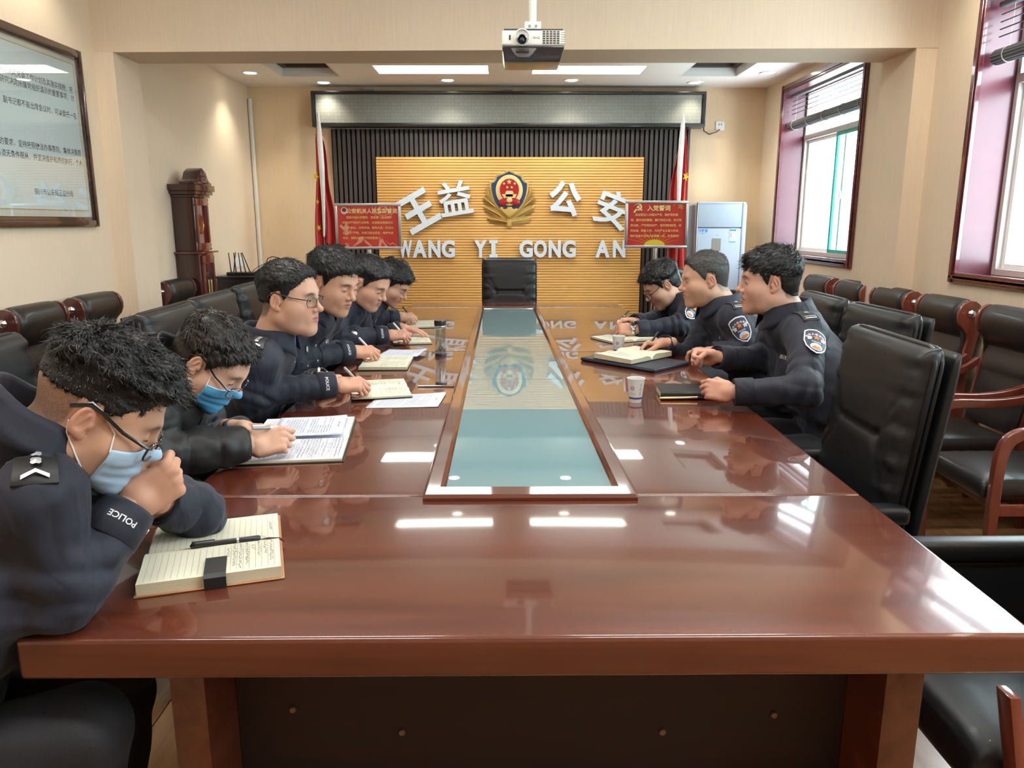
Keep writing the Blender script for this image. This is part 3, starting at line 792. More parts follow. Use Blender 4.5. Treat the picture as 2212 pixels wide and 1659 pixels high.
t, f, H, W = sign(-1.085, 6.2, 1.347, .520, .360, R(3), m_red1,
     ['我是中国人民警察，我宣誓：坚决拥护', '中国共产党的绝对领导，矢志献身崇高的人', '民公安事业，对党忠诚，服务人民、执法公', '正，纪律严明，为捍卫政治安全、维护社会', '安定，保障人民安宁而英勇奋斗！'],
     '公安机关人民警察誓词', .032, .040, 'red police-oath sign on a steel stand in front of the flag beside the clock', True, -.205)
k = MB(); c = (-.185, H - .058)
k.prism([(c[0] + .026 * math.cos(a), c[1] + .028 * math.sin(a)) for a in np.linspace(0, 2 * PI, 24)[:-1]], 'y', -.0136, -.0128); k.build('badge_print', m_ink, f)
k = MB(); k.prism([(c[0] + .017 * math.cos(a), c[1] + .006 + .016 * math.sin(a)) for a in np.linspace(0, 2 * PI, 20)[:-1]], 'y', -.0142, -.0137); k.build('badge_field', m_eblue, f)
k = MB(); k.prism([(c[0] + .010 * math.cos(a), c[1] + .008 + .010 * math.sin(a)) for a in np.linspace(0, 2 * PI, 20)[:-1]], 'y', -.0147, -.0143); k.build('badge_disc', m_ered, f)
# pale printed pictures: arches top right, column and wall outline along the foot
k = MB()
for r0, r1 in ((.030, .018), (.052, .047), (.070, .066)):
    n = 28; cc = (.120, H - .045)
    for i in range(n):
        a0, a1 = 2 * PI * i / n, 2 * PI * (i + 1) / n
        q = [(r1, a0), (r0, a0), (r0, a1), (r1, a1)]
        P = [(cc[0] + r * math.cos(a) * 1.25, min(H - .0225, cc[1] + r * math.sin(a))) for r, a in q]
        if max(p[0] for p in P) < W - .023: k.add([(p[0], -.0128, p[1]) for p in P], [(0, 1, 2, 3)])
zb = -H + .0225
for poly in ([(-.185, zb), (-.155, zb), (-.162, zb + .02), (-.185, zb + .03)], [(-.188, zb + .09), (-.160, zb + .09), (-.158, zb + .165), (-.172, zb + .185), (-.188, zb + .165)], [(-.228, zb + .16), (-.21, zb + .175), (-.188, zb + .14), (-.19, zb + .12)],
             [(-.155, zb + .12), (-.13, zb + .135), (-.155, zb + .10)], [(-.08, zb + .075), (-.045, zb + .080), (-.04, zb + .06), (-.055, zb + .035), (-.12, zb), (-.13, zb), (-.09, zb + .04)], [(-.04, zb + .06), (.0, zb + .03), (.03, zb), (.01, zb), (-.03, zb + .03)],
             [(.085, zb + .055), (.11, zb + .062), (.125, zb + .03), (.15, zb), (.13, zb), (.105, zb + .035), (.095, zb), (.075, zb), (.08, zb + .03)], [(.13, zb + .05), (.165, zb + .02), (.19, zb + .032), (.225, zb + .005), (.225, zb), (.19, zb + .024), (.165, zb + .012)]):
    k.prism(poly, 'y', -.0129, -.0127)
tag(k.build('picture_print', mat('poster_pink_print', (.82, .32, .22), rough=.5), f), kind='stuff')
t, f, H, W = sign(1.215, 6.2, 1.362, .500, .372, R(-4), m_red2,
     ['我志愿加入中国共产党，拥护党的纲', '领，遵守党的章程，履行党员义务，执行党', '的决定，严守党的纪律，保守党的秘密，对', '党忠诚，积极工作，为共产主义奋斗终身，', '随时准备为党和人民牺牲一切，永不叛党！'],
     '入党誓词', .015, .046, 'red party-oath sign with hammer and sickle on a steel stand near the air conditioner', False, -.205)
k = MB(); text_flat(k, '☭', .095, (-.150, -.0136, H - .092), (1, 0, 0), (0, 0, 1), (0, -1, 0), off=.02); k.build('hammer_and_sickle', m_gtxt2, f)
k = MB()
for i in range(13):
    a = PI * (i + .5) / 13; r0, r1 = .04, .11 + .03 * (i % 3)
    cx_, cz_ = -.01, -H + .023
    k.add([(cx_ + r0 * math.cos(a - .03) * 1.4, -.0128, cz_ + r0 * math.sin(a - .03)), (cx_ + r0 * math.cos(a + .03) * 1.4, -.0128, cz_ + r0 * math.sin(a + .03)), (cx_ + r1 * math.cos(a) * 1.6, -.0128, cz_ + r1 * math.sin(a))], [(0, 1, 2)])
k.prism([(-.01 + .055 * math.cos(a) * 1.5, -H + .0225 + .045 * math.sin(a)) for a in np.linspace(0, PI, 16)], 'y', -.0129, -.0127)
tag(k.build('sunburst_print', mat('poster_yellow_print', (.80, .60, .03), rough=.5), f), kind='stuff')
k = MB()
for cx_, cz_, r, a0 in ((.185, H - .045, .030, .3), (.135, H - .034, .010, .1), (.20, H - .060, .010, .5)):
    k.prism([(cx_ + (r if i % 2 == 0 else r * .39) * math.sin(PI * i / 5 + a0), cz_ + (r if i % 2 == 0 else r * .39) * math.cos(PI * i / 5 + a0)) for i in range(10)], 'y', -.0132, -.0128)
tag(k.build('star_print', mat('poster_star_print', (.55, .25, .04), rough=.5), f), kind='stuff')
# ---- air conditioner
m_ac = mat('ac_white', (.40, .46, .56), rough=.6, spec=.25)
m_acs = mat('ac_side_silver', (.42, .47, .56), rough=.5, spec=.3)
m_blue = mat('print_blue', (.05, .22, .62), rough=.5)
ac = thing('air_conditioner', 'tall white floor-standing air conditioner in the corner by the far window', 'air conditioner', (1.985, 7.05, 0))
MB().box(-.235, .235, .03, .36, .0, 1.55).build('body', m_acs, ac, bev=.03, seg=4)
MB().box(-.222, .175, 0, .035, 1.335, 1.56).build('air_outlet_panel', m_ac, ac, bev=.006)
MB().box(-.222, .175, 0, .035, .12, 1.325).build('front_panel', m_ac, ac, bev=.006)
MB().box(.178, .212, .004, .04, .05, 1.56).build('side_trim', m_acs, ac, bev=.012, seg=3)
MB().box(-.232, -.224, .004, .04, .05, 1.555).build('side_trim', m_signf, ac, bev=.002)
MB().box(-.222, .175, -.002, .0, 1.545, 1.552).build('top_strip', m_acs, ac)
MB().box(-.085, -.005, -.003, -.0002, 1.125, 1.235).build('display', mat('ac_display', (.27, .25, .22), rough=.3), ac)
MB().box(.072, .132, -.002, -.0002, 1.20, 1.325).build('energy_label', mat('label_paper', (.55, .68, .85), rough=.5), ac)
k = MB(); k.prism([(.074, 1.302), (.13, 1.302), (.13, 1.316), (.074, 1.316)], 'y', -.0026, -.0021); k.prism([(.074, 1.202), (.13, 1.202), (.13, 1.208), (.074, 1.208)], 'y', -.0026, -.0021)
tag(k.build('label_bars', m_blue, ac), kind='stuff')
MB().box(.083, .087, -.0026, -.0021, 1.245, 1.285).build('label_mark', mat('print_red', (.6, .05, .04), rough=.5), ac)
k = MB(); text_flat(k, '冷静星', .030, (-.172, -.0006, 1.293), (1, 0, 0), (0, 0, 1), (0, -1, 0), off=.02, res=2)
k.prism([(-.20, 1.284), (-.172, 1.274), (-.140, 1.286), (-.172, 1.279)], 'y', -.001, -.0004); k.build('name_print', m_blue, ac)
k = MB(); 
for i in range(2): k.box(-.058 + i * .028, -.050 + i * .028, -.001, -.0002, 1.098, 1.104)
k.box(-.06, -.025, -.001, -.0002, 1.262, 1.265); tag(k.build('button_marks', m_grey, ac), kind='stuff')
# ---- framed notice on the clock wall
m_frame = wood('picture_frame_wood', (.03, .014, .010), (.075, .035, .024), scale=(30, 3, 30), rough=.25, coat=.8)
m_mount = mat('mount_board', (.74, .70, .60), rough=.7)
m_paper = mat('notice_paper', (.76, .83, .84), rough=.6, var=.06, vscale=3)
m_txt = mat('notice_ink', (.035, .035, .05), rough=.7)
fn_ = thing('framed_notice', 'large framed notice of Chinese text under glass on the clock wall', 'picture', (XL, 4.552, 1.354))
FW, FH, ft = 2.30, .957, .055
MB().box(.001, .012, -FW + .02, -.02, .02, FH - .02).build('mount', m_mount, fn_)
for (y0, y1, z0, z1) in ((-ft, 0, 0, FH), (-FW, -FW + ft, 0, FH), (-FW + ft, -ft, 0, ft), (-FW + ft, -ft, FH - ft, FH)):
    a = MB().box(.001, .026, y0, y1, z0, z1)
    if z1 - z0 > .5: a.box(.026, .036, y0 + .01, y1 - .02, z0 + .01, z1 - .01)
    else: a.box(.026, .036, y0, y1, z0 + .01, z1 - .018)
    a.build('frame_rail', m_frame, fn_, bev=.004)
pap = MB().box(.0122, .0135, -FW + .085, -.085, .092, FH - .085).build('notice_sheet', m_paper, fn_)
MB().box(.0135, .0142, -FW + .080, -.080, .088, .092).build('gilt_fillet', m_gold, fn_)
MB().box(.0135, .0142, -.085, -.081, .092, FH - .085).build('gilt_fillet', m_gold, fn_)
MB().box(.0135, .0142, -FW + .080, -.080, FH - .085, FH - .081).build('gilt_fillet', m_gold, fn_)
k = MB()
rows = [(.722, -.110, '研究决定党委工作的重大问题；研究决定党委工作计划及其落实措施；按', 0), (.678, -.105, '加强党的思想组织作风建设工作；研究决定所属党组织请示的重要事项；讨', 0), (.632, -1.06, '协调各方面的工作关系。', 1),
        (.585, -.100, '会议由书记主持，书记、副书记都不能出席会议时，可以委托一名', 0), (.390, -.098, '按照党委会议决定的要求，坚持按照依法办事原则、集体决策原', 0), (.335, -.094, '集体决定后党委成员必须无条件服从，并坚决维护和贯彻执行，个人', 0), (.165, -.225, '铜川市公安局王益分局', 0)]
for z, y1, s, al in rows:
    text_flat(k, s, .036, (.0137, y1 if not al else y1, z), (0, 1, 0), (0, 0, 1), (1, 0, 0), off=.006, res=1, align='RIGHT', wscale=.98)
tag(k.build('text_print', m_txt, pap), kind='stuff')
MB().box(.020, .0225, -FW + ft, -ft, ft, FH - ft).build('glass', glass_mat('picture_glass', (.96, .98, .98), .14), fn_)
# ---- tall clock
m_ck = wood('clock_mahogany', (.022, .006, .006), (.062, .014, .013), scale=(20, 20, 2), rough=.25, coat=.9)
m_ckr = wood('clock_red_mahogany', (.10, .012, .012), (.19, .03, .025), scale=(20, 20, 2), rough=.22, coat=1)
m_dial = mat('clock_dial', (.60, .58, .52), rough=.3, metal=.5)
m_brass = mat('brass', (.70, .50, .22), rough=.25, metal=1)
ck = thing('longcase_clock', 'tall dark mahogany longcase clock with arched top against the wall', 'clock', (XL + .10, 5.74, 0))
# local: front faces +X, width along Y
MB().box(-.098, .085, -.17, .17, 0, .20).build('plinth', m_ck, ck, bev=.006)
tr = MB().box(-.098, .070, -.145, .145, .20, 1.155)
tr.build('trunk', m_ck, ck, bev=.004)
MB().box(-.098, .10, -.172, .172, 1.155, 1.170).build('ledge', m_ckr, ck, bev=.005)
MB().box(-.098, .045, -.135, .135, 1.17, 1.555).build('hood', m_ck, ck, bev=.003)
for (y0, y1, z0, z1) in ((-.115, .115, 1.18, 1.23), (-.115, .115, 1.50, 1.55), (-.115, -.085, 1.23, 1.50), (.085, .115, 1.23, 1.50)):
    MB().box(.0455, .068, y0, y1, z0, z1).build('hood_door_rail', m_ckr, ck, bev=.003)
MB().box(.0455, .050, -.085, .035, 1.23, 1.50).build('dial_plate', m_dial, ck)
MB().lathe([(0, 0), (.072, 0), (.072, .004), (.060, .005), (.058, .002), (0, .002)], n=36, axis='x', c=(.0505, -.02, 1.365)).build('chapter_ring', m_brass, ck, smooth=True)
for a, l in ((.5, .05), (2.6, .038)):
    MB().cbox((.058, -.02 + math.sin(a) * l / 2, 1.365 + math.cos(a) * l / 2), (.002, .005, l), Matrix.Rotation(-a, 3, 'X')).build('clock_hand', m_blk, ck)
MB().box(.060, .062, -.085, .085, 1.23, 1.50).build('hood_glass', m_glassf, ck)
for y in (-.128, .128):
    MB().lathe([(.009, 1.175), (.013, 1.185), (.007, 1.20), (.012, 1.215), (.007, 1.225), (.009, 1.24), (.008, 1.36), (.009, 1.49), (.007, 1.50), (.012, 1.512), (.007, 1.525), (.012, 1.54), (.009, 1.553)], n=12, c=(.055, y, 0)).build('column', m_ck, ck, smooth=True)
for k_, (z0, z1, e) in enumerate(((1.555, 1.575, .01), (1.575, 1.60, .03), (1.60, 1.645, .045))):
    MB().box(-.098, .068 + e * .8, -.135 - e, .135 + e, z0, z1).build('cornice', m_ck, ck, bev=.005)
cr = [(-.165, 1.645), (-.165, 1.665), (-.13, 1.668), (-.10, 1.69), (-.075, 1.73), (-.045, 1.748), (0, 1.765), (.045, 1.748), (.075, 1.73), (.10, 1.69), (.13, 1.668), (.165, 1.665), (.165, 1.645)]
MB().prism(cr, 'x', -.02, .088).build('pediment', m_ck, ck, bev=.005)
k = MB()
rr = random.Random(2)
for i in range(26):
    y_, z_ = rr.uniform(-.09, .09), rr.uniform(1.655, 1.72)
    if z_ > 1.74 - abs(y_) * .8: continue
    k.lathe([(0, .010), (.008, .006), (.012, 0)], n=7, axis='x', c=(.088, y_, z_))
tag(k.build('carving', m_ckr, ck, smooth=True), kind='stuff')
for (y0, y1, z0, z1) in ((-.11, .11, .25, .30), (-.11, .11, 1.08, 1.14), (-.11, -.075, .30, 1.08), (.075, .11, .30, 1.08)):
    MB().box(.0705, .086, y0, y1, z0, z1).build('trunk_door_rail', m_ckr, ck, bev=.003)
MB().box(.0705, .0725, -.075, .075, .30, 1.08).build('trunk_interior', mat('clock_interior', (.05, .012, .012), rough=.5), ck)
for y in (-.03, .02):
    MB().lathe([(0, .80), (.013, .805), (.013, .96), (0, .965)], n=12, c=(.078, y, 0)).build('weight', m_brass, ck, smooth=True)
MB().box(.0845, .0855, -.075, .075, .30, 1.08).build('trunk_glass', m_glassf, ck)
# ---- black cabinet with router, microphone, box
m_cab = mat('black_cabinet', (.010, .010, .011), rough=.35, coat=.2)
cbn = thing('low_cabinet', 'low black cabinet beside the tall clock', 'cabinet', (-1.93, 6.40, 0))
MB().box(-.40, .40, -.19, .20, .03, .935).build('carcass', m_cab, cbn, bev=.004)
MB().box(-.41, .41, -.205, .21, .935, .952).build('top', m_cab, cbn, bev=.004)
for s in (-1, 1):
    d = MB().box(min(.003 * s, .392 * s), max(.003 * s, .392 * s), -.204, -.191, .06, .90).build('door', m_cab, cbn, bev=.003)
    MB().lathe([(0, -.018), (.010, -.016), (.012, -.006), (.006, 0)], n=16, axis='y', c=(.05 * s, -.204, .84)).build('knob', m_blk, d, smooth=True)
MB().box(-.38, .38, -.17, .18, 0, .03).build('plinth', m_blk, cbn)
ro = thing('wifi_router', 'black wireless router with upright antennas on the low cabinet', 'router', (-2.16, 6.35, .952))
MB().box(-.115, .115, -.07, .07, .0, .028).build('body', m_blk, ro, bev=.006)
for x, lean, y in ((-.10, .028, .06), (-.075, -.012, -.06), (-.035, -.010, -.06), (.005, -.012, -.06), (.045, -.03, -.06), (.085, -.062, -.06)):
    MB().tube([(x, y, .01), (x + lean * .3, y, .06), (x + lean, y, .185)], [.006, .0055, .004], n=6).build('antenna', m_blk, ro, smooth=True)
mic = thing('desk_microphone', 'gooseneck desk microphone on the low cabinet behind the router', 'microphone', (-1.99, 6.48, .952))
MB().box(-.07, .06, -.06, .06, 0, .035).build('base', mat('grey_plastic', (.13, .13, .12), rough=.5), mic, bev=.01)
MB().tube([(-.02, 0, .035), (-.015, 0, .09), (.0, 0, .13), (.04, 0, .145), (.09, 0, .135), (.12, 0, .125)], .004, n=8).build('gooseneck', m_blk, mic, smooth=True)
MB().tube([(.115, 0, .127), (.14, 0, .122), (.175, 0, .112), (.19, 0, .107)], [.006, .013, .013, .006], n=12).build('capsule', m_blk, mic, smooth=True)
bx = MB().box(-.075, .075, -.05, .05, 0, .024).build('white_adapter_box', m_white, bev=.004); bx.location = (-1.90, 6.27, .952)
tag(bx, 'small flat white box on the front edge of the low cabinet', 'box')
w_ = MB().tube([(-2.10, 6.40, .982), (-2.05, 6.42, 1.02), (-1.96, 6.42, 1.06), (-1.88, 6.40, 1.03), (-1.80, 6.38, .99), (-1.75, 6.36, .956)], .0028, n=5)
w_.tube([(-1.93, 6.33, .955), (-1.96, 6.36, 1.00), (-1.94, 6.38, 1.035), (-1.88, 6.36, 1.01), (-1.86, 6.34, .955)], .0022, n=5)
tag(w_.build('cable_tangle', m_blk, smooth=True), 'loose thin black cables looped over the low cabinet', 'cable', kind='stuff')
# ---- projector
m_prw = mat('projector_white', (.70, .69, .64), rough=.4)
m_prd = mat('projector_dark', (.045, .040, .040), rough=.28, coat=.4)
pj = thing('ceiling_projector', 'white and black projector hanging from a ceiling pole over the table', 'projector', (.123, 3.4, 2.05))
W_ = .132
def rprism(x0, x1, z0, z1, y0, y1, r, name, m):
    return MB().box(x0, x1, y0, y1, z0, z1).build(name, m, pj, bev=r, seg=4)
rprism(-W_, W_, .052, .113, 0, .24, .010, 'upper_case', m_prw)
MB().box(-W_ + .008, W_ - .008, .01, .235, .112, .121).build('mount_side_cover', m_prd, pj, bev=.003)
lo = MB(); lo.add([(-W_, .0, .051), (W_, .0, .051), (W_, .24, .051), (-W_, .24, .051), (-W_ + .012, .03, -.005), (W_ - .018, .03, -.005), (W_ - .018, .22, -.005), (-W_ + .012, .22, -.005)],
       [(0, 1, 2, 3), (7, 6, 5, 4), (0, 4, 5, 1), (1, 5, 6, 2), (2, 6, 7, 3), (3, 7, 4, 0)])
lo.build('lower_case', m_prd, pj, bev=.008, seg=3)
MB().lathe([(.034, 0), (.034, -.004), (.030, -.006), (.021, .010), (0, .010)], n=36, axis='y', c=(-.048, -.0005, .085)).build('lens_bezel', m_prw, pj, smooth=True)
MB().lathe([(.020, .012), (.020, -.010), (.017, -.012), (.0155, -.006), (.0155, .0)], n=32, axis='y', c=(-.048, 0, .076)).build('lens_ring', m_prd, pj, smooth=True)
MB().lathe([(0, -.009), (.006, -.0085), (.0115, -.006), (.0155, -.001), (.0155, .008)], n=32, axis='y', c=(-.048, 0, .076)).build('lens', mat('lens_glass', (.01, .012, .02), rough=.04, coat=1), pj, smooth=True)
MB().box(-.102, -.0955, -.002, .001, .074, .094).build('sensor_window', m_blk, pj, bev=.002)
k = MB()
for r_ in range(6):
    for c_ in range(5): k.box(.038 + c_ * .0148, .049 + c_ * .0148, -.0012, .0005, .060 + r_ * .0088, .0655 + r_ * .0088)
tag(k.build('vent_grille', m_prd, pj), kind='stuff')
k = MB()
for r_ in range(6): k.box(.114, W_ + .001, -.001, .05, .060 + r_ * .0088, .0625 + r_ * .0088)
tag(k.build('vent_rib', mat('vent_rib_grey', (.35, .35, .34), rough=.5), pj), kind='stuff')  # ribs in a darker grey than the white case
k = MB().box(-.074, -.018, -.004, .004, .0245, .040).build('focus_slot', m_blk, pj, bev=.003)
k = MB(); k.prism([(-.10, .0505), (.02, .0505), (-.005, .020), (-.02, .008), (-.065, .008), (-.08, .020)], 'y', .004, .03)
k.build('control_panel', mat('projector_grey', (.16, .14, .13), rough=.4), pj, bev=.002)
k = MB(); text_flat(k, 'BenQ', .012, (.012, -.0008, .080), (1, 0, 0), (0, 0, 1), (0, -1, 0)); k.build('maker_print', m_prd, pj)
MB().box(-.055, .055, .06, .17, .121, .129).build('mount_plate', m_acs, pj, bev=.002)
MB().box(-.052, .058, .07, .16, .131, .134).build('mount_plate', mat('mount_white', (.62, .64, .60), rough=.4), pj, bev=.001)
MB().box(-.035, .035, .09, .14, .134, .168).build('mount_bracket', MATS['mount_white'], pj, bev=.002)
for x in (-.014, .014): MB().lathe([(0, -.006), (.005, -.006), (.006, 0)], n=10, axis='y', c=(x, .09, .15)).build('bolt', m_grey, pj, smooth=True)
MB().tube([(0, .115, .168), (0, .115, ZN - 2.05 - .03)], .0165, n=20).build('pole', MATS['mount_white'], pj, smooth=True)
MB().lathe([(0, 0), (.05, 0), (.05, -.02), (.0165, -.03)], n=24, c=(0, .115, ZN - 2.05 - .001)).build('ceiling_flange', MATS['mount_white'], pj, smooth=True)
# ================================================================== CHAIRS
m_lth = mat('black_leather', (.0085, .009, .0105), rough=.43, bump=.35, bscale=260, bdist=.0006, coat=.03)
m_lthb = mat('dark_brown_leather', (.018, .015, .014), rough=.38, bump=.35, bscale=260, bdist=.0006, coat=.08)
m_cwood = wood('chair_red_wood', (.13, .025, .015), (.27, .065, .04), scale=(14, 14, 3), rough=.25, coat=.9)
m_cwood2 = wood('chair_dark_wood', (.055, .014, .012), (.12, .03, .022), scale=(14, 14, 3), rough=.3, coat=.7)
def pad(w, h, t, tb, groove=(), puck=.006, seed=0, nu=44, nv=56, arch=.0):
    """pillow in the YZ plane, front towards +X"""
    rr = random.Random(seed); ph = [rr.uniform(0, 6) for _ in range(8)]
    def f(a, b): return max(0., (1 - abs(a) ** 7)) ** .34 * max(0., (1 - abs(b) ** 9)) ** .34
    mb = MB()
    def front(u, v):
        a, b = 2 * u - 1, 2 * v - 1
        a = math.copysign(abs(a) ** .85, a); b = math.copysign(abs(b) ** .9, b)
        x = t * f(a, b)
        ed = math.exp(-(1 - abs(a)) / .16)
        x += puck * ed * (1 - abs(a) ** 12) * (math.sin(26 * b + ph[0] + (a > 0) * 2) + .6 * math.sin(47 * b + ph[1] + (a > 0)))
        for g, gw, wid in groove:
            s = max(0, 1 - (abs(a) / wid) ** 6)
            x -= .022 * s * math.exp(-((b - g) / gw) ** 2)
            # folds running from the seam ends to the corners
            for sg in (-1, 1):
                for kk in (.9, .45):
                    yy = g + sg * (abs(a) - wid * .72) * kk * 1.3
                    if abs(a) > wid * .72: x -= .006 * math.exp(-((b - yy) / .028) ** 2) * (1 - abs(a) ** 6)
        return (x, a * w / 2 * (1 - .0 * b), b * h / 2 + arch * (1 - a * a) * (b > 0) * b)
    def back(u, v):
        a, b = 2 * u - 1, 2 * v - 1
        a = math.copysign(abs(a) ** .85, a); b = math.copysign(abs(b) ** .9, b)
        return (-tb * f(a, b), a * w / 2, b * h / 2 + arch * (1 - a * a) * (b > 0) * b)
    mb.grid(front, nu, nv); mb.grid(back, nu, nv)
    return mb
def xform(mb, loc, ry=0., sc=1.):
    c, s = math.cos(ry), math.sin(ry)
    mb.v = [((v[0] * c + v[2] * s) * sc + loc[0], v[1] * sc + loc[1], (-v[0] * s + v[2] * c) * sc + loc[2]) for v in mb.v]
    return mb
def weld(o, d=.0008):
    bm = bmesh.new(); bm.from_mesh(o.data); bmesh.ops.remove_doubles(bm, verts=bm.verts, dist=d); bmesh.ops.recalc_face_normals(bm, faces=bm.faces)
    for e in bm.edges: e.smooth = True
    bm.to_mesh(o.data); bm.free(); o.data.polygons.foreach_set('use_smooth', [True] * len(o.data.polygons)); return o
def edge_tube(w, h, r, x, rad=.05, top_only=False):
    pts = []
    for (cx, cz, a0) in ((w / 2 - rad, h / 2 - rad, 0), (-w / 2 + rad, h / 2 - rad, PI / 2), (-w / 2 + rad, -h / 2 + rad, PI), (w / 2 - rad, -h / 2 + rad, 1.5 * PI)):
        for k in range(6):
            a = a0 + PI / 2 * k / 5; pts.append((x, cx + rad * math.cos(a), cz + rad * math.sin(a)))
    if top_only: pts = [(x, w / 2, -h * .45)] + pts[:12] + [(x, -w / 2, -h * .45)]
    else: pts.append(pts[0])
    return pts
def make_exec(height=.60, width=.50, lm=None, arms=True):
    lm = lm or m_lth
    t = thing('executive_chair', 'x', 'chair')
    zb = .47 + height / 2
    tilt = R(-7)
    b = xform(pad(width, height, .055, .025, groove=((.10, .022, .62), (-.80, .02, .8)), puck=.0085, seed=3), (-.225, 0, zb), tilt)
    weld(b.build('backrest', lm, t, smooth=True, auto=3))
    sh = xform(pad(width + .005, height + .0, .015, .022, puck=.0, nu=30, nv=30), (-.275, 0, zb - .012), tilt)
    weld(sh.build('back_shell', lm, t, smooth=True, auto=3))
    for xx, rr_ in ((.006, .0065), (-.012, .0055)):
        e = MB().tube(edge_tube(width - .004, height - .004, 0, xx, top_only=True), rr_, n=8); xform(e, (-.225, 0, zb), tilt)
        e.build('piping', lm, t, smooth=True, auto=3)
    s = pad(width - .03, .50, .075, .03, groove=(), puck=.004, seed=8)
    s.v = [(v[2] + .02, v[1], v[0] + .395) for v in s.v]
    weld(s.build('seat', lm, t, smooth=True, auto=3))
    if arms:
        for sgn in (-1, 1):
            y = sgn * (width / 2 + .005)
            a = MB().box(-.22, .20, y - .030, y + .030, .605, .655).build('armrest', lm, t, bev=.022, seg=4)
            MB().box(-.20, .17, y - .016, y + .016, .40, .6045).build('arm_panel', lm, t, bev=.012, seg=3)
            MB().prism([(.18, .34), (.20, .34), (.255, .60), (.235, .60)], 'y', y - .02, y + .02).build('arm_post', m_cwood, t, bev=.004)
    MB().tube([(0, 0, .10), (0, 0, .36)], .028, n=16).build('gas_column', m_chr, t, smooth=True)
    MB().box(-.14, .14, -.12, .12, .35, .368).build('seat_plate', m_blk, t, bev=.004)
    for k in range(5):
        a = 2 * PI * k / 5 + .3; c, s_ = math.cos(a), math.sin(a)
        MB().tube([(c * .02, s_ * .02, .115), (c * .16, s_ * .16, .095), (c * .27, s_ * .27, .070)], [.026, .020, .014], n=8).build('base_arm', m_chr, t, smooth=True)
        MB().lathe([(.0, -.022), (.026, -.022), (.030, -.014), (.030, .014), (.026, .022), (0, .022)], n=18, axis='y', c=(c * .285, s_ * .285, .031)).build('caster', m_blk, t, smooth=True)
    return t
def place_first(root, loc, rz, label, group=None):
    root.location = loc; root.rotation_euler = (0, 0, rz); root['label'] = label
    if group: root['group'] = group
    return root
ex = make_exec()
G = 'black high-back chairs round the table'
place_first(ex, (.845, 2.13, 0), PI - R(2), 'empty black leather high-back chair at the window side, its whole back in view', G)
place(ex, (1.10, 1.40, 0), PI, 'black leather chair at the near window-side table corner, only seat and arm showing', G)
exn = make_exec(.59, .49, arms=False)
place_first(exn, (1.20, 2.89, 0), PI + R(2), 'black high-back chair behind the officer who is speaking', G)
for (x, y, rz, lb) in ((1.20, 3.45, PI - R(2), 'black high-back chair behind the grey-haired officer'),
                       (-1.20, 2.06, R(4), 'black high-back chair behind the man in the black padded jacket'),
                       (-1.06, 2.95, R(2), 'black high-back chair behind the upright officer with glasses'),
                       (-1.09, 3.49, R(0), 'black high-back chair just behind the writing officer with a red badge'),
                       (-1.12, 4.12, R(0), 'black high-back chair behind the third writing officer, mostly hidden'),
                       (-1.12, 4.78, R(-2), 'black high-back chair behind the farthest writing officer on the clock side'),
                       (-1.30, 1.22, R(3), 'black high-back chair under the curly-haired officer in a mask')):
    place(exn, (x, y, 0), rz, lb, G)
ex2 = make_exec(.62, .45, m_lth, arms=False)
place_first(ex2, (.04, 6.14, 0), -PI / 2, 'black leather head chair at the far table end before the ribbed board')
ex3 = make_exec(.60, .50, m_lthb, arms=False)
place_first(ex3, (1.02, 5.05, 0), PI + R(28), 'brown-tinted leather high-back chair behind the farthest officer by the window wall')
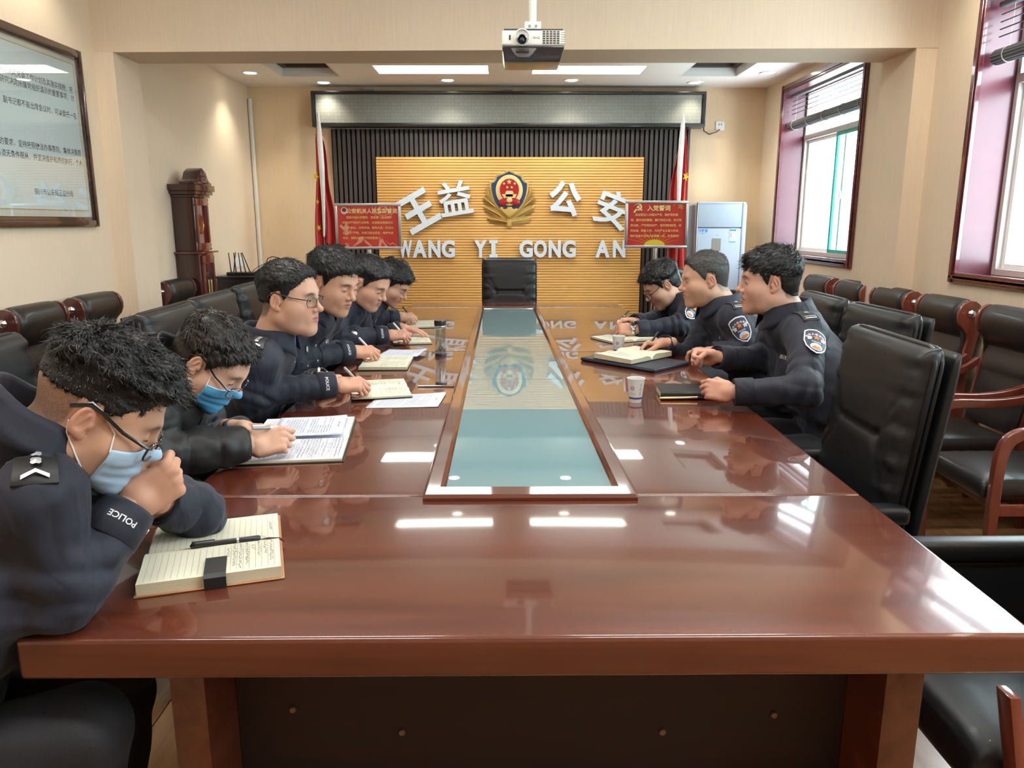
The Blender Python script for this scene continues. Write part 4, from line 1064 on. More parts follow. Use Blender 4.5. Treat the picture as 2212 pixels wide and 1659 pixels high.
# ---- wall armchairs
def make_wallchair(lm, wm, wm2):
    t = thing('armchair', 'x', 'chair')
    W = .190
    # profile of the back (x,z), front side
    fr = [(-.165, .43), (-.185, .50), (-.205, .575), (-.200, .582), (-.225, .66), (-.232, .69), (-.226, .698), (-.250, .765), (-.262, .80), (-.250, .808), (-.222, .835), (-.200, .87), (-.190, .91), (-.197, .95), (-.222, .985), (-.262, 1.0)]
    bk = [(-.305, .99), (-.325, .95), (-.320, .88), (-.305, .80), (-.275, .65), (-.245, .50), (-.235, .42)]
    # smooth bulged channels
    mb = MB(); prof = fr + bk; n = len(prof)
    us = [-1, -.985, -.94, -.85, -.6, -.3, 0, .3, .6, .85, .94, .985, 1]
    cx, cz = -.25, .75
    vs = []
    for j, u in enumerate(us):
        k = (1 - abs(u) ** 14) ** .5 if abs(u) < 1 else 0
        for i, (x, z) in enumerate(prof):
            ins = (1 - k) * .045
            zz = z; xx = x
            ax = -.262 + (z - .42) * -.0; 
            tx = -.255 - (.0 if z > .8 else 0) + ( -.0)
            xx = x + (tx - x) * (1 - k) * .7
            if z > .85: zz = z - (1 - k) * .02
            wr = .004 * math.sin(i * 2.4 + j * 3) * (abs(u) > .8) * (z > .8)
            vs.append((xx + wr, u * W * .97, zz))
    fs = []
    for j in range(len(us) - 1):
        for i in range(n):
            a = j * n + i; b = j * n + (i + 1) % n
            fs.append((a, b, b + n, a + n))
    fs.append(tuple(range(n))); fs.append(tuple((len(us) - 1) * n + k for k in range(n))[::-1])
    mb.add(vs, fs)
    o = mb.build('backrest', lm, t, smooth=True, auto=1.2, sub=1)
    s = pad(.40, .50, .065, .035, puck=.003, seed=2, nu=30, nv=30)
    s.v = [(v[2] + .055, v[1], v[0] + .375) for v in s.v]
    weld(s.build('seat', lm, t, smooth=True, auto=3))
    for sg in (-1, 1):
        y0, y1 = (W, W + .026) if sg > 0 else (-W - .026, -W)
        side = [(-.20, .42), (-.235, .60), (-.256, .74), (-.266, .79), (-.262, .815), (-.240, .84), (-.218, .865), (-.206, .895), (-.204, .925), (-.212, .955), (-.230, .978), (-.256, .990), (-.284, .988), (-.308, .972), (-.322, .945), (-.326, .91), (-.322, .86), (-.31, .78), (-.285, .62), (-.275, .42), (-.30, 0), (-.255, 0)]
        sf = MB().prism(side, 'y', y0, y1).build('side_frame', wm2, t, bev=.004, seg=2)
        MB().lathe([(0, .018), (.012, .015), (.020, .006), (.021, 0)], n=16, axis='y', c=(-.268, y1 if sg > 0 else y1 - .026, .925)).build('chrome_button', m_chr, sf, smooth=True)
        b_ = sf.children[0]
        if sg < 0:
            for v in b_.data.vertices: v.co.y = 2 * (y0) - v.co.y
        # bent-wood arm and front leg
        c = [(-.262, .715), (-.20, .665), (-.10, .635), (.02, .622), (.14, .625), (.20, .622), (.245, .600), (.268, .555), (.275, .45), (.272, .25), (.262, 0)]
        hw = [.016, .017, .018, .019, .020, .021, .023, .022, .020, .019, .016]
        for _ in range(2):
            c2, h2 = [c[0]], [hw[0]]
            for (p, q_), (a_, b_) in zip(zip(c[:-1], c[1:]), zip(hw[:-1], hw[1:])):
                for t_ in (.25, .75): c2.append((p[0] + (q_[0] - p[0]) * t_, p[1] + (q_[1] - p[1]) * t_)); h2.append(a_ + (b_ - a_) * t_)
            c, hw = c2 + [c[-1]], h2 + [hw[-1]]
        up, dn = [], []
        for i, p in enumerate(c):
            q0, q1 = c[max(0, i - 1)], c[min(len(c) - 1, i + 1)]
            dx, dz = q1[0] - q0[0], q1[1] - q0[1]; L_ = math.hypot(dx, dz); nx, nz = -dz / L_, dx / L_
            up.append((p[0] + nx * hw[i], p[1] + nz * hw[i])); dn.append((p[0] - nx * hw[i], p[1] - nz * hw[i]))
        ya, yb = (W + .026, W + .056) if sg > 0 else (-W - .056, -W - .026)
        MB().prism(up + dn[::-1], 'y', ya, yb).build('armrest', wm, t, bev=.007, seg=3)
        MB().box(-.27, .262, ya + .006, yb - .008, .30, .345).build('side_rail', wm, t, bev=.003)
    MB().box(.19, .225, -W - .02, W + .02, .295, .335).build('front_rail', wm, t, bev=.003)
    return t
wc = make_wallchair(m_lthb, m_cwood, m_cwood)
G2 = 'leather armchairs along the window wall'
place_first(wc, (2.10, 2.90, 0), PI, 'wooden-armed leather armchair of the window row whose back is out of sight', G2)
for y, lb in ((3.47, 'armchair under the near window, second from the camera along the window wall'), (4.03, 'armchair along the window wall, third from the camera, before the pillar'),
              (4.58, 'armchair along the window wall standing by the pillar'), (5.12, 'armchair along the window wall just past the pillar'), (5.66, 'farthest armchair along the window wall, under the far window')):
    place(wc, (2.10, y, 0), PI, lb, G2)
wc2 = make_wallchair(m_lthb, m_cwood2, m_cwood2)
G3 = 'leather armchairs along the clock wall'
place_first(wc2, (-2.02, 3.68, 0), 0, 'dark leather armchair under the framed notice, second from the pillar', G3)
for y, lb in ((4.24, 'dark leather armchair next to the pillar on the notice wall'), (3.12, 'dark leather armchair cut by the picture edge, third from the pillar on the notice wall'), (5.32, 'dark leather armchair just before the tall clock, past the pillar')):
    place(wc2, (-2.02, y, 0), 0, lb, G3)
# ================================================================== IMPLICIT SURFACES (used for people)
f32 = np.float32
def V3(*a): return np.array(a, dtype=np.float64)
def unit(v): v = np.asarray(v, float); return v / max(1e-9, np.linalg.norm(v))
def s_cap(a, b, ra, rb):
    a = np.asarray(a, float); b = np.asarray(b, float); ba = b - a; L2 = max(1e-12, ba @ ba)
    def f(p):
        pa = p - a
        t = np.clip(pa @ ba / L2, 0, 1)
        return np.sqrt(((pa - t[:, None] * ba) ** 2).sum(1)) - (ra + (rb - ra) * t)
    return f
def s_ell(c, r, M=None):
    c = np.asarray(c, float); r = np.asarray(r, float)
    def f(p):
        q = p - c
        if M is not None: q = q @ M          # columns of M = local axes
        k0 = np.sqrt(((q / r) ** 2).sum(1)); k1 = np.sqrt(((q / r ** 2) ** 2).sum(1)) + 1e-9
        return k0 * (k0 - 1) / k1
    return f
def s_box(c, hf, rad, M=None):
    c = np.asarray(c, float); hf = np.asarray(hf, float) - rad
    def f(p):
        q = p - c
        if M is not None: q = q @ M
        q = np.abs(q) - hf
        return np.sqrt((np.maximum(q, 0) ** 2).sum(1)) + np.minimum(q.max(1), 0) - rad
    return f
def smin(a, b, k):
    if k <= 0: return np.minimum(a, b)
    h = np.maximum(k - np.abs(a - b), 0) / k
    return np.minimum(a, b) - h * h * k * .25
def smax(a, b, k): return -smin(-a, -b, k)
def s_union(items):
    """items: (func, k, mode) ; mode +1 union, -1 subtract"""
    def f(p):
        d = None
        for it in items:
            g = it[0](p); k = it[1]; m = it[2] if len(it) > 2 else 1
            if d is None: d = g
            elif m > 0: d = smin(d, g, k)
            else: d = smax(d, -g, k)
        return d
    return f
def snoise(p, k=1., s=0.):
    x, y, z = p[:, 0] * k, p[:, 1] * k, p[:, 2] * k
    return (np.sin(x * 1.7 + 1.3 * np.sin(y * 1.1 + s) + s) + np.sin(y * 1.9 + 1.2 * np.sin(z * 1.3 + s * 2) + 2.1) + np.sin(z * 1.6 + 1.4 * np.sin(x * 1.2 + s * 3) + 4.2)) / 3
def polygonize(f, lo, hi, h, newton=1):
    lo = np.asarray(lo, float); hi = np.asarray(hi, float)
    B = 4
    nb = np.maximum(2, np.ceil((hi - lo) / (h * B)).astype(int) + 1)
    ax = [lo[i] + np.arange(nb[i]) * h * B + h * (B - 1) / 2 for i in range(3)]
    G = np.stack(np.meshgrid(*ax, indexing='ij'), -1).reshape(-1, 3)
    dc = f(G).reshape(nb)
    act = np.abs(dc) < h * B * 1.25
    D = np.repeat(np.repeat(np.repeat(dc, B, 0), B, 1), B, 2).astype(f32)
    A = np.repeat(np.repeat(np.repeat(act, B, 0), B, 1), B, 2)
    idx = np.argwhere(A)
    P = lo + idx * h
    out = np.empty(len(P), f32); CH = 400000
    for i in range(0, len(P), CH): out[i:i + CH] = f(P[i:i + CH])
    D[idx[:, 0], idx[:, 1], idx[:, 2]] = out
    s = D < 0
    c = s[:-1, :-1, :-1].astype(np.int8)
    for dx in (0, 1):
        for dy in (0, 1):
            for dz in (0, 1):
                if dx + dy + dz: c = c + s[dx:s.shape[0] - 1 + dx, dy:s.shape[1] - 1 + dy, dz:s.shape[2] - 1 + dz]
    cells = np.argwhere((c > 0) & (c < 8))
    if len(cells) == 0: return np.zeros((0, 3)), []
    cid = -np.ones(c.shape, np.int64); cid[cells[:, 0], cells[:, 1], cells[:, 2]] = np.arange(len(cells))
    acc = np.zeros((len(cells), 3)); cnt = np.zeros(len(cells))
    I, J, K_ = cells.T
    for axis in range(3):
        o = [a for a in range(3) if a != axis]
        for u in (0, 1):
            for v in (0, 1):
                off = [0, 0, 0]; off[o[0]] = u; off[o[1]] = v
                a = D[I + off[0], J + off[1], K_ + off[2]]
                off2 = list(off); off2[axis] = 1
                b = D[I + off2[0], J + off2[1], K_ + off2[2]]
                m = (a < 0) != (b < 0)
                t = np.where(m, a / np.where(m, a - b, 1), 0)
                q = np.zeros((len(cells), 3)); q[:, o[0]] = u; q[:, o[1]] = v; q[:, axis] = t
                acc += q * m[:, None]; cnt += m
    V = lo + (cells + acc / np.maximum(cnt, 1)[:, None]) * h
    F = []
    for axis in range(3):
        sl0 = [slice(1, -1)] * 3; sl0[axis] = slice(0, -1)
        sl1 = list(sl0); sl1[axis] = slice(1, None)
        a = s[tuple(sl0)]; b = s[tuple(sl1)]
        E_ = np.argwhere(a != b)
        sg = a[E_[:, 0], E_[:, 1], E_[:, 2]]
        st = np.array([1, 1, 1]); st[axis] = 0
        E_ = E_ + st
        o = [(axis + 1) % 3, (axis + 2) % 3]
        d1 = np.zeros(3, int); d1[o[0]] = 1; d2 = np.zeros(3, int); d2[o[1]] = 1
        q = [E_ - d1 - d2, E_ - d2, E_, E_ - d1]
        ids = np.stack([cid[x[:, 0], x[:, 1], x[:, 2]] for x in q], 1)
        ids = np.where(sg[:, None], ids, ids[:, ::-1])
        F.append(ids[(ids >= 0).all(1)])
    F = np.concatenate(F)
    for _ in range(newton):
        e = h * .5; d = f(V)
        g = np.stack([f(V + np.eye(3)[i] * e) - f(V - np.eye(3)[i] * e) for i in range(3)], 1) / (2 * e)
        st = d[:, None] * g / np.maximum((g ** 2).sum(1), .2)[:, None]
        n_ = np.linalg.norm(st, axis=1); V = V - st * np.minimum(1, h * .7 / np.maximum(n_, 1e-9))[:, None]
    return V, F
def np_mesh(name, parts, mats, parent=None, cols=None, smooth=True):
    """parts: list of (V,F); one mesh object"""
    Vs, Fs, n = [], [], 0
    for V, F in parts:
        if len(V) == 0: continue
        Vs.append(V); Fs.append(np.asarray(F) + n); n += len(V)
    V = np.concatenate(Vs); F = np.concatenate(Fs)
    me = bpy.data.meshes.new(name)
    me.vertices.add(len(V)); me.vertices.foreach_set('co', V.astype(f32).ravel())
    me.loops.add(F.size); me.loops.foreach_set('vertex_index', F.astype(np.int32).ravel())
    me.polygons.add(len(F)); me.polygons.foreach_set('loop_start', (np.arange(len(F)) * F.shape[1]).astype(np.int32))
    me.polygons.foreach_set('loop_total', np.full(len(F), F.shape[1], np.int32))
    if smooth: me.polygons.foreach_set('use_smooth', np.ones(len(F), bool))
    me.update(calc_edges=True); me.validate()
    for m in (mats if isinstance(mats, list) else [mats]): me.materials.append(m)
    if cols is not None:
        at = me.color_attributes.new('pigment', 'FLOAT_COLOR', 'POINT')
        c4 = np.ones((len(V), 4), f32); c4[:, :3] = cols; at.data.foreach_set('color', c4.ravel())
    o = bpy.data.objects.new(name, me); link(o, parent)
    return o
def bvh_of(V, F): return BVHTree.FromPolygons([tuple(v) for v in V.tolist()], [tuple(q) for q in np.asarray(F).tolist()])
# ================================================================== PEOPLE
def pig_mat(name, rough, sss=.0, spec=.4, bump=0, bscale=300, bdist=.0004):
    m = mat(name, (.6, .35, .24), rough=rough, spec=spec, sss=sss, bump=bump, bscale=bscale, bdist=bdist)
    n = m.node_tree.nodes; L = m.node_tree.links
    a = n.new('ShaderNodeAttribute'); a.attribute_name = 'pigment'
    L.new(a.outputs['Color'], n['Principled BSDF'].inputs['Base Color']); return m
m_skin = pig_mat('skin', .48, sss=.12, bump=.25)
m_uni = mat('navy_uniform_cloth', (.017, .020, .034), rough=.66, sheen=.08, bump=.35, bscale=420, bdist=.0005, spec=.35)
def add_folds(m, scale, dist, strength=.6):
    """soft large creases on top of the weave"""
    n = m.node_tree.nodes; L = m.node_tree.links; bp0 = [x for x in n if x.type == 'BUMP'][0]
    tc = n.new('ShaderNodeTexCoord'); nz = n.new('ShaderNodeTexNoise'); nz.inputs['Scale'].default_value = scale; nz.inputs['Detail'].default_value = 2; nz.inputs['Distortion'].default_value = 1.4
    mp = n.new('ShaderNodeMapping'); mp.inputs['Scale'].default_value = (1, 1, .45); mp.inputs['Rotation'].default_value = (.4, .5, .2)
    L.new(tc.outputs['Object'], mp.inputs['Vector']); L.new(mp.outputs['Vector'], nz.inputs['Vector'])
    cr = n.new('ShaderNodeMath'); cr.operation = 'MULTIPLY'; cr.inputs[1].default_value = 1.; L.new(nz.outputs['Fac'], cr.inputs[0])
    bp = n.new('ShaderNodeBump'); bp.inputs['Strength'].default_value = strength; bp.inputs['Distance'].default_value = dist
    L.new(cr.outputs[0], bp.inputs['Height']); L.new(bp.outputs['Normal'], bp0.inputs['Normal'])
add_folds(m_uni, 9, .03, .45)
m_puf = mat('black_padded_cloth', (.009, .009, .010), rough=.5, sheen=.03, bump=.3, bscale=200, bdist=.0006)
m_trou = mat('dark_trouser_cloth', (.012, .012, .017), rough=.75, sheen=.05, bump=.3, bscale=300)
m_shirt = mat('light_blue_shirt', (.16, .26, .62), rough=.6)
m_shoe = mat('black_shoe', (.01, .01, .01), rough=.25, coat=.5)
m_silver = mat('silver_badge', (.75, .75, .77), rough=.3, metal=.6)
m_white = MATS['white_plastic']
m_wthread = mat('white_embroidery', (.80, .80, .82), rough=.7)
m_btn = mat('silver_button', (.70, .70, .70), rough=.25, metal=.9)
m_spec = mat('black_spectacle_frame', (.008, .008, .008), rough=.25, coat=.5)
m_lens_ = glass_mat('spectacle_lens', (.93, .95, .95), .16)
m_maskb = mat('blue_mask', (.10, .42, .74), rough=.75, bump=.2, bscale=500, bdist=.0003)
m_maskp = mat('pale_blue_mask', (.42, .61, .80), rough=.75, bump=.2, bscale=500, bdist=.0003)
m_loop = mat('mask_loop_white', (.82, .82, .84), rough=.7)
def hair_mat(name, col, rough=.42):
    return mat(name, col, rough=rough, spec=.45, bump=.8, bscale=90, bdist=.002, stretch=(1, 1, 1), var=.35, vscale=120)
m_hblack = hair_mat('black_hair', (.008, .0075, .008))
m_hgrey = hair_mat('greying_hair', (.055, .05, .047), .5)
m_hbrown = hair_mat('dark_brown_hair', (.014, .010, .008))
m_eyew = mat('eye_white', (.62, .58, .55), rough=.15)
m_iris = mat('dark_iris', (.018, .009, .006), rough=.1)
m_dlip = mat('lash_dark', (.012, .009, .008), rough=.6)

def frame_from(fwd, up):
    f = unit(fwd); r = unit(np.cross(f, up)); u = np.cross(r, f)
    return np.stack([r, f, u], 1)            # columns: local x(right) y(forward) z(up) in world
def head_frame(yaw, pitch, roll):
    """pitch > 0 looks down, roll > 0 tips towards own right"""
    y = R(yaw); p = R(pitch); r = R(roll)
    f = np.array([math.cos(y) * math.cos(p), math.sin(y) * math.cos(p), -math.sin(p)])
    rt = np.array([math.sin(y), -math.cos(y), 0.])
    u = np.cross(rt, f)
    rt2 = rt * math.cos(r) - u * math.sin(r); u2 = u * math.cos(r) + rt * math.sin(r)
    return np.stack([rt2, f, u2], 1)
def head_sdf(q, nb):
    """q: shape parameters; nb: neck base in head-local metres"""
    w = q.get('wide', 1.); jw = q.get('jaw', 1.); ch = q.get('cheek', 1.); nose = q.get('nose', 1.)
    mo = q.get('open', 0)
    I = [(s_ell((0, -.014, .038), (.0765 * w, .098, .086)), 0),
         (s_ell((0, .022, .020), (.069 * w, .066, .072)), .03),
         (s_ell((0, .026, -.040), (.060 * w * ch, .060, .078)), .03),
         (s_cap((-.050 * w * jw, .000, -.060), (-.016, .064, -.098), .022 * ch, .019), .03),
         (s_cap((.050 * w * jw, .000, -.060), (.016, .064, -.098), .022 * ch, .019), .03),
         (s_ell((0, .076, -.100), (.023, .018, .018)), .02),
         (s_ell((-.040 * w, .056, -.028), (.026 * ch, .026, .026)), .03), (s_ell((.040 * w, .056, -.028), (.026 * ch, .026, .026)), .03),
         (s_cap((-.044 * w, .036, -.034), (-.038 * w, .036, -.076), .025 * ch, .023), .03), (s_cap((.044 * w, .036, -.034), (.038 * w, .036, -.076), .025 * ch, .023), .03),
         (s_cap((-.034, .078, .026), (-.010, .086, .022), .010, .010), .018), (s_cap((.034, .078, .026), (.010, .086, .022), .010, .010), .018),
         # eye sockets
         (s_ell((-.031, .097, .004), (.019, .014, .012)), .014, -1), (s_ell((.031, .097, .004), (.019, .014, .012)), .014, -1),
         # eyeballs under the lids
         (s_ell((-.031, .0745, .003), (.0165, .0145, .0130)), .006), (s_ell((.031, .0745, .003), (.0165, .0145, .0130)), .006),
         # nose
         (s_cap((0, .082, .018), (0, .103 + .004 * nose, -.024), .0078, .0105), .014),
         (s_ell((0, .106 + .004 * nose, -.027), (.0115, .011, .0095)), .008),
         (s_ell((-.0135, .096, -.031), (.0085, .0100, .0075)), .006), (s_ell((.0135, .096, -.031), (.0085, .0100, .0075)), .006),
         (s_ell((-.0065, .103, -.0395), (.0036, .006, .003)), .003, -1), (s_ell((.0065, .103, -.0395), (.0036, .006, .003)), .003, -1),
         # muzzle and lips
         (s_ell((0, .076, -.060), (.030, .018, .026)), .022),
         (s_cap((-.020, .0875, -.0585), (0, .0960, -.0545), .0038, .0055), .008), (s_cap((.020, .0875, -.0585), (0, .0960, -.0545), .0038, .0055), .008),
         (s_cap((-.017, .0870, -.0645 - mo * .5), (0, .0940, -.0670 - mo), .0045, .0068), .008), (s_cap((.017, .0870, -.0645 - mo * .5), (0, .0940, -.0670 - mo), .0045, .0068), .008),
         (s_cap((-.023, .0900, -.0610 - mo * .4), (0, .1010, -.0605 - mo * .5), .0012 + mo * .25, .0016 + mo * .5), .003, -1), (s_cap((.023, .0900, -.0610 - mo * .4), (0, .1010, -.0605 - mo * .5), .0012 + mo * .25, .0016 + mo * .5), .003, -1),
         # neck
         (s_cap((0, -.028, -.045), nb, .056 * q.get('neck', 1.), .064 * q.get('neck', 1.)), .035)]
    for s in (-1, 1):
        x = s * .0775 * w
        M = np.stack([unit((1, s * .30, 0)), unit((-s * .30, 1, -.12)), unit((0, .12, 1))], 1)
        I.append((s_ell((x + s * .005, -.011, -.002), (.0065, .0165, .0285), M), .005))
        I.append((s_ell((x + s * .0125, -.0095, .0015), (.0075, .0118, .0215), M), .002, -1))
        I.append((s_cap((x + s * .006, -.006, .012), (x + s * .006, -.015, -.008), .0026, .0030), .003))
        I.append((s_ell((x + s * .003, -.005, -.026), (.0050, .0085, .0090)), .005))
        I.append((s_ell((x + s * .002, .003, -.005), (.0045, .0045, .0070)), .003))
    return s_union(I)
def hairline(q, x, y):
    """lowest z where hair grows, as a function of position"""
    ys = [-.14, -.085, -.055, -.036, -.030, .006, .016, .026, .040, .058, .076, .12]
    st = q.get('sideburn', -.012); fh = q.get('fringe', .070)
    zs = [-.075, -.070, -.062, -.030, .026, .034, st, st + .014, .034, .052, fh, fh]
    z = np.interp(y, ys, zs)
    return z + (np.abs(x) < .05) * 0
def pigment(q, V):
    """skin pigment: lips, brows, stubble of clipped hair"""
    base = np.array(q.get('skin', (.60, .345, .235)))
    C = np.tile(base, (len(V), 1))
    x, y, z = V.T
    C *= (1 + .05 * snoise(V, 60, 1.))[:, None]
    red = np.exp(-(((np.abs(x) - .045) / .02) ** 2 + ((z + .028) / .022) ** 2)) * (y > .03) * .5
    red += np.exp(-((x / .018) ** 2 + ((z + .028) / .012) ** 2)) * (y > .09) * .5
    red += np.clip((np.abs(x) - .076) / .005, 0, 1) * .6 * (np.abs(z) < .04) * np.clip((.014 - y) / .006, 0, 1)
    C = C * (1 - red[:, None] * np.array([.02, .22, .22]))
    mo = q.get('open', 0)
    lz = np.where(np.abs(x) < .03, -.0605 - mo * .5, 0)
    lip = np.clip(1.2 - (x / .023) ** 4 - ((z - lz) / (.0095 + mo * .6)) ** 2 * 1.0, 0, 1) * (y > .080)
    lip = np.clip(lip * 2, 0, 1) * .75
    C = C * (1 - lip[:, None]) + np.array([.40, .13, .12]) * lip[:, None]
    bx = np.abs(x) - .031
    bz = .0265 - .10 * np.abs(bx) - 9 * np.maximum(0, bx) ** 2
    bro = np.exp(-((bx / .018) ** 4)) * np.exp(-((z - bz) / .0050) ** 2) * (y > .06) * q.get('brow', .95)
    hc = np.array(q.get('hcol', (.02, .016, .014)))
    C = C * (1 - bro[:, None]) + hc * bro[:, None]
    # clipped hair: stubble where the hairline is
    hl = hairline(q, x, y)
    st = np.clip((z - hl) / .014, 0, 1) * (np.abs(x) < .085)
    st *= q.get('stubble', .8) * (.85 + .15 * np.sign(snoise(V, 900, 2.)))
    C = C * (1 - st[:, None]) + (hc * 1.6 + .01) * st[:, None]
    bd = np.clip(1 - ((z + .075) / .03) ** 2, 0, 1) * (y > .03) * q.get('beard', .12)
    C = C * (1 - bd[:, None] * (1 - lip[:, None]) * .6)
    return C
def hair_sdf(q):
    th = q.get('top', .018); sd = q.get('side', .005); w = q.get('wide', 1.)
    fr = q.get('quiff', 0.)
    def f(p):
        x, y, z = p.T
        d0 = s_ell((0, -.014, .038), (.0765 * w, .098, .086))(p)
        d1 = s_ell((0, .022, .020), (.069 * w, .066, .072))(p)
        d = smin(d0, d1, .03)
        # back of the neck
        dn = s_cap((0, -.045, -.02), (0, -.050, -.075), .052, .050)(p)
        d = smin(d, dn, .03)
        up = np.clip((z - q.get('fade', .045)) / .045, 0, 1); up = up * up * (3 - 2 * up)
        fwd = np.clip((y - .02) / .06, 0, 1) * up
        t = (sd + (th - sd) * up + fr * fwd) * np.clip((z - hairline(q, x, y)) / .022 + .12, .12, 1)
        cl = q.get('clump', .004)
        nz = snoise(p * np.array([1, .55, 1]), 70, q.get('seed', 1.)) * cl + np.abs(snoise(p * np.array([1, .4, 1]), 160, q.get('seed', 1.) + 3)) * cl * .8 + snoise(p, 380, 5.) * .0009
        d = d - t - nz * (.2 + .8 * up)
        hl = np.maximum(hairline(q, x, y), q.get('raise_', -1)) + .004 * snoise(p, 260, 7.)
        cut = (hl - z) * .7
        # the fringe may hang over the forehead
        hang = q.get('hang', 0.)
        if hang: cut = np.where((y > .055), (hl - hang * (1 + .5 * snoise(p * np.array([1, .2, .1]), 120, 2.)) - z) * .7, cut)
        return smax(d, cut, .006)
    return f
def strands(q, V, F, n, seed):
    """thin tapered locks lying on the hair surface"""
    rr = np.random.RandomState(seed)
    F = np.asarray(F); fi = rr.randint(0, len(F), n)
    a, b, c = V[F[fi, 0]], V[F[fi, 1]], V[F[fi, 2]]
    nrm = np.cross(b - a, c - a); nrm /= np.maximum(np.linalg.norm(nrm, axis=1), 1e-12)[:, None]
    P = (a + b + c) / 3
    up = np.clip((P[:, 2] - q.get('fade', .045)) / .045, 0, 1)
    crown = np.array([0.01, -.06, .12])
    d = P - crown; sw = np.array(q.get('sweep', (0., .5, 0.)))
    d = d / np.maximum(np.linalg.norm(d, axis=1), .02)[:, None] + sw * up[:, None]
    d = d - (d * nrm).sum(1)[:, None] * nrm
    d /= np.maximum(np.linalg.norm(d, axis=1), 1e-6)[:, None]
    d += rr.normal(0, q.get('mess', .25), d.shape); lift = q.get('lift', .35)
    Ln = (.006 + (q.get('slen', .022) - .006) * up) * rr.uniform(.6, 1.3, n)
    side = np.cross(d, nrm); side /= np.maximum(np.linalg.norm(side, axis=1), 1e-6)[:, None]
    wd = q.get('sw', .0011)
    curl = q.get('curl', 0.)
    K_ = 4; pts = []
    ph = rr.uniform(0, 6.3, n)
    for k in range(K_ + 1):
        t = k / K_
        o = P + d * (Ln * t)[:, None] + nrm * ((lift * t - .55 * t * t) * Ln + .0005)[:, None]
        if curl: o = o + side * (np.sin(ph + t * 5) * curl * t)[:, None] + nrm * (np.cos(ph + t * 5) * curl * t * .6)[:, None]
        ww = wd * (1 - t) ** .7 + .00008
        pts.append(o - side * ww); pts.append(o + side * ww)
    Vs = np.stack(pts, 1).reshape(-1, 3)
    base = (np.arange(n) * (2 * K_ + 2))[:, None]
    Fs = np.concatenate([base + np.array([2 * k, 2 * k + 1, 2 * k + 3, 2 * k + 2]) for k in range(K_)])
    return Vs, Fs
def hand_geo(pose, h, left):
    P = {'relaxed': ([(22, 32, 18), (25, 36, 20), (28, 40, 22), (32, 42, 24)], [(-.030, .020, -.004), (-.052, .050, -.016), (-.058, .080, -.024), (-.054, .102, -.030)]),
         'flat': ([(6, 10, 6), (8, 12, 8), (10, 14, 8), (14, 16, 8)], [(-.030, .020, -.004), (-.056, .048, -.010), (-.070, .078, -.012), (-.074, .102, -.014)]),
         'write': ([(38, 52, 18), (50, 66, 32), (62, 80, 42), (68, 84, 46)], [(-.030, .022, -.010), (-.046, .056, -.030), (-.036, .088, -.044), (-.022, .110, -.050)]),
         'fist': ([(70, 92, 62), (76, 96, 64), (80, 98, 64), (84, 98, 62)], [(-.028, .020, -.012), (-.045, .052, -.030), (-.034, .080, -.052), (-.008, .090, -.060)]),
         'pinch': ([(52, 78, 34), (66, 90, 55), (74, 96, 60), (80, 96, 60)], [(-.030, .022, -.010), (-.048, .054, -.024), (-.042, .086, -.036), (-.028, .108, -.042)]),
         'clasp': ([(48, 62, 30), (52, 66, 32), (56, 70, 34), (60, 72, 34)], [(-.030, .022, -.008), (-.050, .052, -.018), (-.050, .082, -.026), (-.040, .104, -.034)])}[pose]
    I = [(s_box((.001, .046, -.001), (.040, .046, .0145), .0135), 0), (s_ell((-.022, .026, -.012), (.019, .030, .014)), .012), (s_ell((.026, .026, -.009), (.014, .030, .013)), .012),
         (s_cap((0, -.055, 0), (0, .010, 0), .027, .026), .02)]
    xs = (-.0285, -.0095, .0095, .0275); ys = (.088, .092, .088, .079)
    ln = ((.042, .026, .020), (.046, .029, .021), (.042, .027, .020), (.034, .021, .018)); rd = (.0092, .0095, .0090, .0080)
    for i in range(4):
        p = np.array([xs[i], ys[i], 0.]); th = 0.; sp = (i - 1.4) * R(-3.5 if pose != 'flat' else -7)
        I.append((s_ell(p + V3(0, -.004, .0035), (rd[i] * 1.08, .011, rd[i])), .006))
        tips = []
        for j in range(3):
            th += R(P[0][i][j])
            q = p + ln[i][j] * np.array([-math.sin(sp) * math.cos(th), math.cos(th) * math.cos(sp), -math.sin(th)])
            r0 = rd[i] * (1 - .07 * j); r1 = rd[i] * (1 - .07 * (j + 1))
            I.append((s_cap(p, q, r0, r1), .0035 if j else .006)); p = q
    T = P[1]
    for j in range(3): I.append((s_cap(T[j], T[j + 1], (.0155, .0118, .0105)[j], (.0118, .0105, .0085)[j]), .008 if j == 0 else .003))
    f = s_union(I)
    V, F = polygonize(f, (-.10, -.075, -.11), (.06, .23, .04), h)
    if left: V = V * np.array([-1, 1, 1]); F = F[:, ::-1]
    return V, F
def ik(a, c, l1, l2, pole):
    d = c - a; L = np.linalg.norm(d); 
    if L > (l1 + l2) * .995: L2 = (l1 + l2) * .995
    else: L2 = L
    u = d / L
    x = (l1 * l1 - l2 * l2 + L2 * L2) / (2 * L2); hgt = math.sqrt(max(0, l1 * l1 - x * x))
    pl = np.asarray(pole, float); pl = pl - (pl @ u) * u; pl = unit(pl)
    return a + u * x + pl * hgt
_seed = [10]
SHIELD = [(0, .5), (.28, .46), (.40, .40), (.42, .0), (.34, -.25), (.18, -.43), (0, -.52), (-.18, -.43), (-.34, -.25), (-.42, .0), (-.40, .40), (-.28, .46)]
